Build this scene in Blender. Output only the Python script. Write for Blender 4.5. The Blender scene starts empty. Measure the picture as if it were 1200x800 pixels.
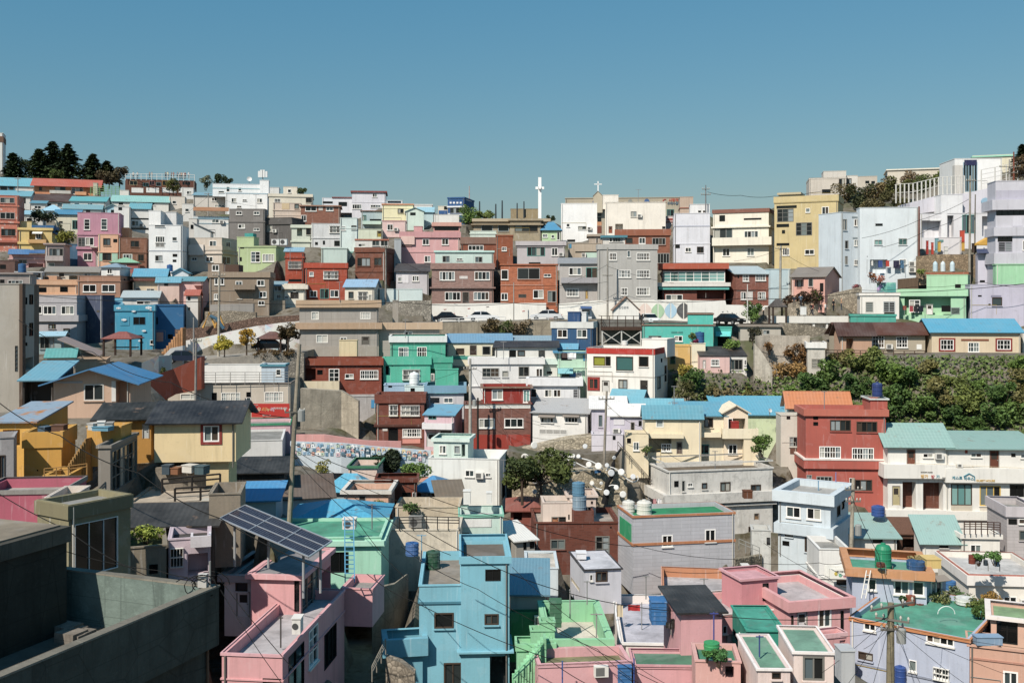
import bpy, math, random
import numpy as np
from mathutils import Vector, Matrix
RN = random.Random(11)
SC = bpy.context.scene
COL = SC.collection
F = 1200.0; YH = 350.0          # focal length and horizon row in photo pixels; the camera is the origin, looking along +Y
def un(px, py, Y): return Vector(((px-600)*Y/F, Y, (YH-py)*Y/F))
YT = [(190,275),(215,250),(235,225),(250,205),(270,188),(290,176),(310,166),(340,156),(370,148),(410,138),(440,131),(470,124),(500,117),(530,110),(560,102),(600,93),(640,84),(700,72),(800,58),(900,52)]
def Yd(y): return float(np.interp(y, [a for a,b in YT], [b for a,b in YT]))
# current crop: lengths below are read off enlargements of the photo
CR = [0,0,1.0]
def crop(ox, oy, s=6.0): CR[:] = [ox, oy, s]
def X_(x): return CR[0]+x/CR[2]
def Y_(y): return CR[1]+y/CR[2]

# ------------------------------------------------------------------ materials
def s2l(c): return c/12.92 if c <= .04045 else ((c+.055)/1.055)**2.4
KALB = .92
def lin(h, k=None):
    h = h.lstrip('#')
    if len(h) == 3: h = ''.join(c*2 for c in h)
    k = KALB if k is None else k
    c=[s2l(int(h[i:i+2],16)/255)*k for i in (0,2,4)]; g=.3*c[0]+.55*c[1]+.15*c[2]
    if c[2]>c[0]*2.4 and c[2]>=c[1]: c[2]*=.84; c[0]=c[0]*1.05+.01
    return tuple(min(.84, v+(g-v)*.15) for v in c)
MC = {}
def nd(nt, t, **kw):
    n = nt.nodes.new(t)
    for a, b in kw.items(): setattr(n, a, b)
    return n
def M(kind, h='#888888', rough=None):
    key = (kind, h, rough)
    if key in MC: return MC[key]
    m = bpy.data.materials.new(kind+'_'+h.lstrip('#')); MC[key] = m
    m.use_nodes = True; nt = m.node_tree; L = nt.links.new
    B = nt.nodes['Principled BSDF']
    c = lin(h); c4 = (*c, 1)
    def I(n, i): return n.inputs[i]
    def inp(n, name, val): n.inputs[name].default_value = val
    inp(B, 'Roughness', .85 if rough is None else rough); inp(B, 'Base Color', c4)
    B.inputs['Specular IOR Level'].default_value = .3
    if kind in ('flat','metal','glass','lite'):
        if kind == 'metal': inp(B,'Metallic',.6); inp(B,'Roughness',.4 if rough is None else rough)
        if kind == 'glass':
            inp(B,'Roughness',.08); B.inputs['Specular IOR Level'].default_value = .5
        return m
    tc = nd(nt,'ShaderNodeTexCoord'); oi = nd(nt,'ShaderNodeObjectInfo')
    mul = nd(nt,'ShaderNodeMath', operation='MULTIPLY'); L(oi.outputs['Random'], mul.inputs[0]); mul.inputs[1].default_value = 60
    def noise(scale, detail=4, vec=None, rough_=.6, w=True):
        n = nd(nt,'ShaderNodeTexNoise', noise_dimensions='4D')
        n.inputs['Scale'].default_value = scale; n.inputs['Detail'].default_value = detail; n.inputs['Roughness'].default_value = rough_
        L(vec if vec is not None else tc.outputs['Object'], n.inputs['Vector'])
        if w: L(mul.outputs[0], n.inputs['W'])
        return n.outputs['Fac']
    def ramp(fac, a, b, va=0., vb=1.):
        r = nd(nt,'ShaderNodeMapRange'); L(fac, r.inputs['Value'])
        r.inputs['From Min'].default_value=a; r.inputs['From Max'].default_value=b; r.inputs['To Min'].default_value=va; r.inputs['To Max'].default_value=vb
        return r.outputs['Result']
    def mix(fac, a, b, mode='MIX'):
        x = nd(nt,'ShaderNodeMix', data_type='RGBA', blend_type=mode)
        if isinstance(fac, (int,float)): x.inputs[0].default_value = fac
        else: L(fac, x.inputs[0])
        for i, v in ((6,a),(7,b)):
            if isinstance(v, tuple): x.inputs[i].default_value = v
            else: L(v, x.inputs[i])
        return x.outputs[2]
    def sc(k): return (*(min(.9,x*k) for x in c), 1)
    def mapping(scale, vec=None, loc=(0,0,0)):
        mp = nd(nt,'ShaderNodeMapping'); mp.inputs['Scale'].default_value = scale; mp.inputs['Location'].default_value = loc
        L(vec if vec is not None else tc.outputs['Object'], mp.inputs['Vector']); return mp.outputs['Vector']
    def bump(hgt, strength=.3, dist=.05):
        b = nd(nt,'ShaderNodeBump'); b.inputs['Strength'].default_value=strength; b.inputs['Distance'].default_value=dist
        L(hgt, b.inputs['Height']); L(b.outputs['Normal'], B.inputs['Normal'])
    def wallvec():
        sp = nd(nt,'ShaderNodeSeparateXYZ'); L(tc.outputs['Object'], sp.inputs[0])
        ad = nd(nt,'ShaderNodeMath', operation='ADD'); L(sp.outputs[0], ad.inputs[0]); L(sp.outputs[1], ad.inputs[1])
        cb = nd(nt,'ShaderNodeCombineXYZ'); L(ad.outputs[0], cb.inputs[0]); L(sp.outputs[2], cb.inputs[1]); return cb.outputs[0]
    dirt = tuple(x*.55+y for x, y in zip(c, (.035,.03,.024)))+(1,)
    def weather(col, amt=1.0):
        a = mix(ramp(noise(.45,5), .35,.75), col, mix(.5*amt, col, sc(.72)))
        st = noise(1.0, 4, mapping((2.6,2.6,.16)), .65)
        a = mix(ramp(st, .52,.74, 0, .55*amt), a, dirt)
        sp = noise(2.3, 6, None, .75)
        a = mix(ramp(sp, .58,.7, 0, .5*amt), a, dirt)
        st2 = noise(1.0, 3, mapping((5.,5.,.35),None,(7,3,1)), .6)
        a = mix(ramp(st2, .6,.7, 0, .4*amt), a, tuple(min(.85,x*.6+.3) for x in c)+(1,))
        pa = noise(.8, 3, mapping((1,1,1),None,(31,17,5)), .55)
        a = mix(ramp(pa, .585,.6, 0, .16*amt), a, (*(min(.85,x*.7+.16) for x in c),1))
        return a
    if kind == 'p':
        L(weather(c4, 1.05), B.inputs['Base Color']); bump(noise(9,3,w=False), .25, .03)
    elif kind == 'q':      # heavily stained old paint
        a = weather(c4, 1.5); L(mix(ramp(noise(1.1,7,None,.8), .5,.66,0,.75), a, (*(x*.4+.05 for x in c),1)), B.inputs['Base Color']); bump(noise(7,4,w=False), .3, .04)
    elif kind == 'patch':  # peeling, light scuffs
        a = weather(c4, .8); L(mix(ramp(noise(1.4,5,None,.7), .55,.6,0,.75), a, (.62,.55,.5,1)), B.inputs['Base Color'])
    elif kind == 'conc':
        a = mix(ramp(noise(.7,6,None,.7), .3,.7), sc(.62), sc(1.2)); a = mix(ramp(noise(1.0,5,mapping((1.6,1.6,.12)),.7), .5,.68,0,.75), a, sc(.42))
        a = mix(ramp(noise(2.0,6,None,.75), .56,.68,0,.6), a, sc(1.55))
        br = nd(nt,'ShaderNodeTexBrick'); br.offset=0; L(wallvec(), br.inputs['Vector']); br.inputs['Scale'].default_value=1; br.inputs['Brick Width'].default_value=1.83; br.inputs['Row Height'].default_value=.92; br.inputs['Mortar Size'].default_value=.012
        br.inputs['Color1'].default_value=(0,0,0,1); br.inputs['Color2'].default_value=(.12,.12,.12,1); br.inputs['Mortar'].default_value=(.55,.55,.55,1)
        a = mix(br.outputs['Color'], a, sc(.35))
        vc = nd(nt,'ShaderNodeTexVoronoi', feature='DISTANCE_TO_EDGE'); vc.inputs['Scale'].default_value=.45; L(tc.outputs['Object'], vc.inputs['Vector'])
        a = mix(ramp(vc.outputs['Distance'], 0,.012,.55,0), a, sc(.3))
        L(a, B.inputs['Base Color']); bump(noise(5,6,w=False), .5, .06)
    elif kind in ('b','g','s'):
        br = nd(nt,'ShaderNodeTexBrick'); L(wallvec(), br.inputs['Vector']); br.inputs['Scale'].default_value = 1
        if kind == 'b': br.inputs['Brick Width'].default_value=.42; br.inputs['Row Height'].default_value=.14; br.inputs['Mortar Size'].default_value=.012
        if kind == 'g': br.offset=0; br.inputs['Brick Width'].default_value=1.1; br.inputs['Row Height'].default_value=.9; br.inputs['Mortar Size'].default_value=.02
        if kind == 's': br.inputs['Brick Width'].default_value=1.6; br.inputs['Row Height'].default_value=.3; br.inputs['Mortar Size'].default_value=.02
        k1, k2, k3 = {'b':(1.12,.78,.72),'g':(1.03,.97,.6),'s':(1.05,.93,.7)}[kind]
        br.inputs['Color1'].default_value = sc(k1); br.inputs['Color2'].default_value = sc(k2)
        br.inputs['Mortar'].default_value = (*(x*k3+.03 for x in c),1)
        L(weather(br.outputs['Color'], .75), B.inputs['Base Color']); bump(br.outputs['Fac'], -.3, .02)
    elif kind in ('tile','corr','slate'):
        uv = nd(nt,'ShaderNodeUVMap'); uv.uv_map = 'UVMap'
        sp = nd(nt,'ShaderNodeSeparateXYZ'); L(uv.outputs[0], sp.inputs[0])
        def saw(out, per, op='FRACT'):
            d = nd(nt,'ShaderNodeMath', operation='DIVIDE'); L(out, d.inputs[0]); d.inputs[1].default_value = per
            f = nd(nt,'ShaderNodeMath', operation='FRACT'); L(d.outputs[0], f.inputs[0]); return f.outputs[0]
        pu, pv = {'tile':(.36,.5),'corr':(.22,4.),'slate':(.3,.34)}[kind]
        u = saw(sp.outputs[0], pu); v = saw(sp.outputs[1], pv)
        su = nd(nt,'ShaderNodeMath', operation='PINGPONG'); L(u, su.inputs[0]); su.inputs[1].default_value=.5
        ad = nd(nt,'ShaderNodeMath', operation='MULTIPLY_ADD'); L(v, ad.inputs[0]); ad.inputs[1].default_value=(.5 if kind!='corr' else .05); L(su.outputs[0], ad.inputs[2])
        groove = mix(ramp(u, 0,.14,.32 if kind!='corr' else .15,0), c4, sc(.55))
        if kind != 'corr': groove = mix(ramp(v,0,.13,.28,0), groove, sc(.6))
        a = mix(ramp(noise(.5,5), .4,.72,0,.5), groove, (*(x*.75+.09 for x in c),1))
        a = mix(ramp(noise(1.6,6,None,.75), .55,.68,0,.65), a, (*(x*.5+.05 for x in c),1)); a = mix(ramp(noise(.9,5,mapping((1,1,1),None,(9,4,2)),.7), .6,.66,0,.55), a, (.2,.13,.09,1))
        L(a, B.inputs['Base Color']); bump(ad.outputs[0], .55, .06)
        inp(B,'Roughness',.55)
    elif kind == 'rust':
        a = mix(ramp(noise(.55,5,None,.65), .5,.6), c4, (.36,.15,.035,1)); a = mix(ramp(noise(3,5),.55,.7,0,.6), a, sc(.5))
        L(a, B.inputs['Base Color'])
    elif kind == 'floor':
        a = mix(ramp(noise(.6,6,None,.7), .35,.65), sc(.62), sc(1.12)); a = mix(ramp(noise(1.7,6,None,.75), .52,.66,0,.75), a, (*(x*.4+.06 for x in c),1)); a = mix(ramp(noise(.35,4,None,.6), .56,.62,0,.5), a, (*(x*.6+.12 for x in c),1))
        L(a, B.inputs['Base Color']); bump(noise(8,3,w=False), .2, .02)
    elif kind in ('stone','cobble'):
        vo = nd(nt,'ShaderNodeTexVoronoi'); vo.inputs['Scale'].default_value = 3.4 if kind=='stone' else 3.0; L(tc.outputs['Object'], vo.inputs['Vector'])
        ve = nd(nt,'ShaderNodeTexVoronoi', feature='DISTANCE_TO_EDGE'); ve.inputs['Scale'].default_value = 3.4 if kind=='stone' else 3.0; L(tc.outputs['Object'], ve.inputs['Vector'])
        hs = nd(nt,'ShaderNodeSeparateColor'); L(vo.outputs['Color'], hs.inputs[0])
        a = mix(hs.outputs[0], sc(.7), sc(1.35)); a = mix(ramp(ve.outputs['Distance'], 0,.12,1,0), a, sc(.42))
        a = mix(ramp(noise(1.2,5), .45,.7,0,.5), a, sc(.6))
        L(a, B.inputs['Base Color']); bump(ve.outputs['Distance'], .6, .12)
    elif kind == 'earth':
        a = mix(ramp(noise(.25,6,None,.7,False), .35,.65), (.10,.085,.066,1), (.2,.18,.15,1)); a = mix(ramp(noise(.9,6,None,.7,False), .5,.62), a, (.075,.06,.035,1))
        a = mix(ramp(noise(.11,4,None,.6,False), .55,.66,0,.8), a, (.06,.07,.025,1))
        L(a, B.inputs['Base Color']); bump(noise(2.5,6,w=False), .6, .15)
    elif kind == 'leaf':
        ge = nd(nt,'ShaderNodeNewGeometry')
        a = mix(ge.outputs['Random Per Island'], sc(.55), sc(1.5)); a = mix(ramp(noise(.8,3), .4,.65,0,.6), a, (c[0]*1.35,c[1]*1.3,c[2]*.8,1))
        L(a, B.inputs['Base Color']); inp(B,'Roughness',.7)
    elif kind == 'wood':
        a = mix(ramp(noise(1,5,mapping((9,9,.6))), .3,.7), sc(.7), sc(1.25)); L(a, B.inputs['Base Color'])
    elif kind == 'solar':
        br = nd(nt,'ShaderNodeTexBrick'); br.offset = 0; uv = nd(nt,'ShaderNodeUVMap'); uv.uv_map='UVMap'; L(uv.outputs[0], br.inputs['Vector']); br.inputs['Scale'].default_value=1
        br.inputs['Brick Width'].default_value=.166; br.inputs['Row Height'].default_value=.166; br.inputs['Mortar Size'].default_value=.006
        br.inputs['Color1'].default_value=c4; br.inputs['Color2'].default_value=sc(1.25); br.inputs['Mortar'].default_value=(.16,.18,.22,1)
        L(br.outputs['Color'], B.inputs['Base Color']); inp(B,'Roughness',.25)
    elif kind == 'mural':
        n1 = nd(nt,'ShaderNodeTexVoronoi'); n1.inputs['Scale'].default_value=.9; L(tc.outputs['Object'], n1.inputs['Vector'])
        hs = nd(nt,'ShaderNodeHueSaturation'); L(n1.outputs['Color'], hs.inputs['Color']); hs.inputs['Saturation'].default_value=.55; hs.inputs['Value'].default_value=.8
        a = mix(ramp(noise(.5,4), .5,.6,0,.75), c4, hs.outputs[0]); L(a, B.inputs['Base Color'])
    return m
GL = lambda: RN.choice([M('glass','#1a1d1e')]*4+[M('glass','#2c3334')]*3+[M('glass','#55646a'),M('glass','#8d9698',None),M('glass','#3d4a4c'),M('glass','#a8a69c'),M('glass','#6f7a78'),M('glass','#4a3f36')])

# ------------------------------------------------------------------ mesh builder
class MB:
    def __init__(s): s.v=[]; s.f=[]; s.m=[]; s.uv=[]
    def face(s, pts, mi=0, uv=None):
        n=len(s.v); s.v += [tuple(p) for p in pts]; s.f.append(tuple(range(n,n+len(pts)))); s.m.append(mi)
        s.uv.append(uv or [(0,0)]*len(pts))
    def box(s, a, b, mi=0):
        x0,y0,z0=a; x1,y1,z1=b
        s.hexa([(x0,y0,z0),(x1,y0,z0),(x1,y1,z0),(x0,y1,z0),(x0,y0,z1),(x1,y0,z1),(x1,y1,z1),(x0,y1,z1)], mi)
    def hexa(s, c, mi=0):
        n=len(s.v); s.v += [tuple(p) for p in c]
        for f in ((3,2,1,0),(4,5,6,7),(0,1,5,4),(1,2,6,5),(2,3,7,6),(3,0,4,7)):
            s.f.append(tuple(n+i for i in f)); s.m.append(mi); s.uv.append([(0,0)]*4)
    def fbox(s, O, U, N, a0, a1, z0, z1, d0, d1, mi=0):   # box in face coordinates
        c=[]
        for z in (z0,z1):
            for a, d in ((a0,d1),(a1,d1),(a1,d0),(a0,d0)):
                p = O+U*a+N*d; c.append((p.x,p.y,p.z+z))
        s.hexa(c, mi)
    def bar(s, p, q, w, h=None, mi=0):
        p=Vector(p); q=Vector(q); h=h or w; d=(q-p).normalized()
        up=Vector((0,0,1)) if abs(d.z)<.9 else Vector((0,1,0))
        a=d.cross(up).normalized()*w/2; b=a.cross(d).normalized()*h/2
        s.hexa([p-a-b,p+a-b,q+a-b,q-a-b,p-a+b,p+a+b,q+a+b,q-a+b], mi)
    def tube(s, pts, r, n=6, mi=0, cap=True):
        pts=[Vector(p) for p in pts]; rs = r if isinstance(r,(list,tuple)) else [r]*len(pts); base=len(s.v)
        for i,p in enumerate(pts):
            d=(pts[min(i+1,len(pts)-1)]-pts[max(i-1,0)]).normalized()
            up=Vector((0,0,1)) if abs(d.z)<.9 else Vector((1,0,0))
            a=d.cross(up).normalized(); b=a.cross(d).normalized()
            for k in range(n):
                t=2*math.pi*k/n; s.v.append(tuple(p+(a*math.cos(t)+b*math.sin(t))*rs[i]))
        for i in range(len(pts)-1):
            for k in range(n):
                a=base+i*n+k; b=base+i*n+(k+1)%n; s.f.append((a,b,b+n,a+n)); s.m.append(mi); s.uv.append([(0,0)]*4)
        if cap:
            s.f.append(tuple(base+k for k in range(n))); s.m.append(mi); s.uv.append([(0,0)]*n)
            s.f.append(tuple(base+(len(pts)-1)*n+k for k in range(n))); s.m.append(mi); s.uv.append([(0,0)]*n)
    def lathe(s, prof, n=16, c=(0,0,0), mi=0, sx=1, sy=1):
        base=len(s.v)
        for r,z in prof:
            for k in range(n):
                t=2*math.pi*k/n; s.v.append((c[0]+r*math.cos(t)*sx,c[1]+r*math.sin(t)*sy,c[2]+z))
        for i in range(len(prof)-1):
            for k in range(n):
                a=base+i*n+k; b=base+i*n+(k+1)%n; s.f.append((a,b,b+n,a+n)); s.m.append(mi); s.uv.append([(0,0)]*4)
        for i in (0,len(prof)-1):
            s.f.append(tuple(base+i*n+k for k in range(n))); s.m.append(mi); s.uv.append([(0,0)]*n)
    def build(s, name, mats, parent=None, smooth=False, loc=None):
        me=bpy.data.meshes.new(name); me.from_pydata(s.v,[],s.f)
        if not isinstance(mats,(list,tuple)): mats=[mats]
        for m in mats: me.materials.append(m)
        if len(mats)>1: me.polygons.foreach_set('material_index', s.m)
        if any(any(p!=(0,0) for p in u) for u in s.uv[:8]+s.uv[-4:]):
            ul=me.uv_layers.new(name='UVMap'); ul.data.foreach_set('uv',[c for u in s.uv for p in u for c in p])
        if smooth: me.polygons.foreach_set('use_smooth',[True]*len(s.f))
        me.update()
        o=bpy.data.objects.new(name, me); COL.objects.link(o)
        if parent is not None: o.parent=parent
        if loc is not None: o.location=loc
        return o
def tag(o, label, cat, group=None, kind=None):
    if label: o['label']=label
    if cat: o['category']=cat
    if group: o['group']=group
    if kind: o['kind']=kind
    return o
def thing(name, label, cat, loc, rz=0, group=None):
    o=bpy.data.objects.new(name,None); COL.objects.link(o); o.location=loc; o.rotation_euler=(0,0,rz); o.empty_display_size=.3
    return tag(o,label,cat,group)

# ------------------------------------------------------------------ houses
HS=[]
def h(label, col, x0, x1, yt, yb, w='', Y=None, D=7., xr=None, xl=None, yaw=None, k='p', roof='f', yr=None, rc=None, rk=None, b='', ph=.45, par=None, sw='', lw='', name='house', cat='house', oh=.3, fl='', cap=True, deep=2.5):
    s=dict(label=label,col=col,k=k,roof=roof,rc=rc,rk=rk,ph=ph,par=par,name=name,cat=cat,oh=oh,cap=cap,deep=deep)
    px0,px1,pt,pb=X_(x0),X_(x1),Y_(yt),Y_(yb)
    if par is not None:
        if Y is None: Y=par['Y']+1.2
        if yaw is None and xr is None and xl is None: yaw=math.degrees(par['yaw'])
        if deep==2.5: s['deep']=.8
    if Y is None: Y=Yd(pb)
    P0=un(px0,pb,Y); az=math.atan2(((px0+px1)/2-600),F)
    if yaw is None: yaw=-.75*az
    else: yaw=math.radians(yaw)
    def solve(yaw):
        kx=(px1-600)/F; d=Vector((math.cos(yaw),math.sin(yaw),0)); W=(kx*P0.y-P0.x)/(d.x-kx*d.y); return d,W
    def pxof(p): return 600+F*p.x/p.y
    if xr is not None or xl is not None:
        tgt=X_(xr if xr is not None else xl); lo,hi=-1.2,1.2
        def g(a):
            d,W=solve(a); n=Vector((-d.y,d.x,0)); p=P0+(d*W if xr is not None else Vector())+n*D; return pxof(p)-tgt
        best=min((abs(g(a)),abs(a-(-.5*az)),a) for a in [lo+(hi-lo)*i/240 for i in range(241)])[2]; yaw=best
    d,W=solve(yaw)
    s.update(Y=Y,yaw=yaw,d=d,W=W,D=D,P0=P0,base=P0.z,H=(YH-pt)*Y/F-P0.z)
    s['w']=[ww.split() for ww in w.split(';') if ww.strip()]; s['sw']=[ww.split() for ww in sw.split(';') if ww.strip()]; s['lw']=[ww.split() for ww in lw.split(';') if ww.strip()]
    s['b']=[ww.split() for ww in b.split(';') if ww.strip()]; s['cr']=list(CR); s['yr']=None if yr is None else Y_(yr); s['fl']=fl
    HS.append(s); return s
def corners(s, m=0.):
    d=s['d']; n=Vector((-d.y,d.x,0)); p=s['P0']
    return [p-d*m-n*m, p+d*(s['W']+m)-n*m, p+d*(s['W']+m)+n*(s['D']+m), p-d*m+n*(s['D']+m)]
def overlap(a, b, m=.05):
    A=[(p.x,p.y) for p in corners(a)]; B=[(p.x,p.y) for p in corners(b)]
    for q in (a,b):
        d=q['d']
        for ax in ((d.x,d.y),(-d.y,d.x)):
            pa=[x*ax[0]+y*ax[1] for x,y in A]; pb=[x*ax[0]+y*ax[1] for x,y in B]
            if max(pa)-m<min(pb) or max(pb)-m<min(pa): return False
    return True
LOGO=[]
def resolve():
    top=[s for s in HS if s['par'] is None]
    for i,a in enumerate(top):
        for b in top[i+1:]:
            if abs(a['P0'].x-b['P0'].x)>60: continue
            f,r=(a,b) if (corners(a)[0]+corners(a)[1]).y<(corners(b)[0]+corners(b)[1]).y else (b,a)
            while overlap(f,r) and f['D']>2.6: f['D']-=.3
            if overlap(f,r): LOGO.append((f['label'],r['label']))
WHITE='#eeeae4'; DK='#2a2522'
def ring(mb, W, D, z0, z1, pr, mi=0, ins=.02):
    for (a0,b0,a1,b1) in (((-pr),(-pr),(W+pr),(D+pr)),):
        o=[(a0,b0),(a1,b0),(a1,b1),(a0,b1)]; i=[(ins,ins),(W-ins,ins),(W-ins,D-ins),(ins,D-ins)]
        for q in range(4):
            A,Bq=o[q],o[(q+1)%4]; C,Dq=i[q],i[(q+1)%4]
            mb.face([(*A,z0),(*Bq,z0),(*Bq,z1),(*A,z1)],mi); mb.face([(*A,z1),(*Bq,z1),(*Dq,z1),(*C,z1)],mi); mb.face([(*C,z0),(*Dq,z0),(*Bq,z0),(*A,z0)],mi)
def slab(mb, q, th, mi=0, uv=None):
    q=[Vector(p) for p in q]; n=(q[1]-q[0]).cross(q[-1]-q[0]).normalized()
    if n.z<0: n=-n
    lo=[p-n*th for p in q]
    mb.face(q,mi,uv); mb.face(lo[::-1],mi,uv[::-1] if uv else None)
    for i in range(len(q)):
        j=(i+1)%len(q); mb.face([q[i],lo[i],lo[j],q[j]],mi)
def build_house(s):
    W,D,H=s['W'],s['D'],s['H']; d=s['d']; n=Vector((-d.y,d.x,0)); z=Vector((0,0,1)); deep=s['deep']
    cen=s['P0']+d*(W/2)+n*(D/2)
    if s['par'] is None:
        root=thing(s['name'],s['label'],s['cat'],cen,s['yaw']); s['root']=root
        off=Vector((W/2,D/2,0))
    else:
        pr=s['par']; root=pr['root']; s['root']=root
        off=None
    if off is not None:
        def loc(p): return p-off
        Mx=Matrix.Translation(-off)
    else:
        pm=s['par']['root']; A=Matrix.Translation(s['P0'])@Matrix.Rotation(s['yaw'],4,'Z'); Bm=Matrix.Translation(pm.location)@Matrix.Rotation(pm.rotation_euler[2],4,'Z')
        Mx=Bm.inverted()@A
    wm=M(s['k'],s['col'])
    # faces: front,right,left,back in house coords (origin front left)
    FC={'w':(Vector((0,0,0)),Vector((1,0,0)),W),'sw':(Vector((W,0,0)),Vector((0,1,0)),D),'lw':(Vector((0,D,0)),Vector((0,-1,0)),D),'bk':(Vector((W,D,0)),Vector((-1,0,0)),W)}
    rot=Matrix.Rotation(s['yaw'],3,'Z')
    items=[]; holes={k:[] for k in FC}
    ox,oy,sc_=s['cr']
    for key in ('w','sw','lw'):
        O,U,L_=FC[key]; N=Vector((U.y,-U.x,0)); Ow=s['P0']+rot@O; Uw=rot@U; Nw=rot@N
        for it in s[key]:
            v=[float(t) for t in it[:4]]; st=it[4] if len(it)>4 else 'W'
            r=[]
            ok=True
            for (x,y) in ((v[0],v[1]),(v[2],v[3])):
                ray=Vector(((ox+x/sc_-600)/F,1,(YH-oy-y/sc_)/F)); den=ray.dot(Nw)
                if abs(den)<1e-5: ok=False; break
                t=Ow.dot(Nw)/den; p=ray*t; r.append(((p-Ow).dot(Uw),p.z-s['base']))
            if not ok: continue
            if max(abs(q[0]-L_/2) for q in r)>L_/2+3: continue
            a0,a1=sorted((r[0][0],r[1][0])); z0,z1=sorted((r[0][1],r[1][1]))
            if st[0] not in 'EH': a0=max(a0,.06); a1=min(a1,L_-.06); z1=min(z1,H-.02)
            if a1-a0<.08 or z1-z0<.08: continue
            items.append((key,a0,a1,z0,z1,st))
            if st[0] in 'WBSKRTGPCODV': holes[key].append((a0,a1,z0,z1,1.2 if st[0]=='O' else .1))
    mb=MB()
    def lf(p):  # house coords -> object coords
        return tuple(Mx@Vector(p))
    for key,(O,U,L_) in FC.items():
        hl=holes[key]; N=Vector((U.y,-U.x,0))
        us=sorted({0.,round(L_,4)}|{round(q,4) for t in hl for q in t[:2]}); zs=sorted({-deep,round(H,4)}|{round(q,4) for t in hl for q in t[2:4]})
        for i in range(len(us)-1):
            for j in range(len(zs)-1):
                if us[i+1]-us[i]<1e-4 or zs[j+1]-zs[j]<1e-4: continue
                uc,zc=(us[i]+us[i+1])/2,(zs[j]+zs[j+1])/2
                if any(t[0]<uc<t[1] and t[2]<zc<t[3] for t in hl): continue
                q=[O+U*us[i]+z*zs[j],O+U*us[i+1]+z*zs[j],O+U*us[i+1]+z*zs[j+1],O+U*us[i]+z*zs[j+1]]
                mb.face([lf(p) for p in q])
        for (a0,a1,z0,z1,dp) in hl:
            c=[O+U*a0+z*z0,O+U*a1+z*z0,O+U*a1+z*z1,O+U*a0+z*z1]; e=[p-N*dp for p in c]
            for i in range(4): mb.face([lf(c[i]),lf(c[(i+1)%4]),lf(e[(i+1)%4]),lf(e[i])])
            if dp>1: mb.face([lf(p) for p in e])
    roof=s['roof']; oh=s['oh']; rcol=s['rc'] or '#8f8d88'
    rb=MB(); rkind=s['rk'] or ('floor' if roof=='f' else 'tile')
    if s['yr'] is not None:
        yd={'gx':D/2,'gy':0,'hip':D/2,'sh':D,'sl':0,'sr':0,'sd':0}.get(roof,D/2); pc=s['P0']+d*(W/2)+n*yd; rise=max(.12,(YH-s['yr'])*pc.y/F-s['base']-H)
    else: rise=1.0
    if roof=='f':
        t=min(.16,W*.1,D*.1); ph=min(s['ph'],H-.3)
        o=[(0,0),(W,0),(W,D),(0,D)]; i_=[(t,t),(W-t,t),(W-t,D-t),(t,D-t)]
        for q in range(4):
            a,b_=o[q],o[(q+1)%4]; c,e=i_[q],i_[(q+1)%4]
            mb.face([lf((*a,H)),lf((*b_,H)),lf((*e,H)),lf((*c,H))]); mb.face([lf((*c,H)),lf((*e,H)),lf((*e,H-ph)),lf((*c,H-ph))])
        rb.face([lf((*p,H-ph)) for p in i_])
    else:
        def uvq(q):
            q=[Vector(p) for p in q]; e=(q[1]-q[0]); e=e.normalized(); g=(q[-1]-q[0]); g=(g-e*g.dot(e)).normalized()
            return [((p-q[0]).dot(e)+.01,(p-q[0]).dot(g)+.01) for p in q]
        def rs(q):
            slab(rb,[lf(p) for p in q],.1,0,uvq(q))
        if roof=='gx':
            k_=rise/(D/2); e=oh*k_
            rs([(-oh,-oh,H-e+.06),(W+oh,-oh,H-e+.06),(W+oh,D/2,H+rise+.06),(-oh,D/2,H+rise+.06)]); rs([(W+oh,D+oh,H-e+.06),(-oh,D+oh,H-e+.06),(-oh,D/2,H+rise+.06),(W+oh,D/2,H+rise+.06)])
            for u in (0,W): mb.face([lf((u,0,H)),lf((u,D,H)),lf((u,D/2,H+rise))])
        elif roof=='gy':
            k_=rise/(W/2); e=oh*k_
            rs([(-oh,D+oh,H-e+.06),(-oh,-oh,H-e+.06),(W/2,-oh,H+rise+.06),(W/2,D+oh,H+rise+.06)]); rs([(W+oh,-oh,H-e+.06),(W+oh,D+oh,H-e+.06),(W/2,D+oh,H+rise+.06),(W/2,-oh,H+rise+.06)])
            for v in (0,D): mb.face([lf((0,v,H)),lf((W,v,H)),lf((W/2,v,H+rise))])
        elif roof=='hip':
            r=min(D/2,W*.45); a=(r,D/2,H+rise); b_=(W-r,D/2,H+rise); c=[(-oh,-oh,H-.05),(W+oh,-oh,H-.05),(W+oh,D+oh,H-.05),(-oh,D+oh,H-.05)]
            rs([c[0],c[1],b_,a]); rs([c[2],c[3],a,b_]); rs([c[1],c[2],b_]); rs([c[3],c[0],a])
        elif roof in ('sh','sd'):
            k_=rise/D; e=oh*k_
            if roof=='sh':
                rs([(-oh,-oh,H-e+.06),(W+oh,-oh,H-e+.06),(W+oh,D+oh,H+rise+e+.06),(-oh,D+oh,H+rise+e+.06)])
                for u in (0,W): mb.face([lf((u,0,H)),lf((u,D,H)),lf((u,D,H+rise))])
                mb.face([lf((0,D,H)),lf((W,D,H)),lf((W,D,H+rise)),lf((0,D,H+rise))])
            else:
                rs([(W+oh,D+oh,H-e+.06),(-oh,D+oh,H-e+.06),(-oh,-oh,H+rise+e+.06),(W+oh,-oh,H+rise+e+.06)])
                for u in (0,W): mb.face([lf((u,0,H)),lf((u,D,H)),lf((u,0,H+rise))])
                mb.face([lf((0,0,H)),lf((W,0,H)),lf((W,0,H+rise)),lf((0,0,H+rise))])
        elif roof in ('sl','sr'):
            zl,zr=(H+rise,H) if roof=='sl' else (H,H+rise); k_=(zr-zl)/W
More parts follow.
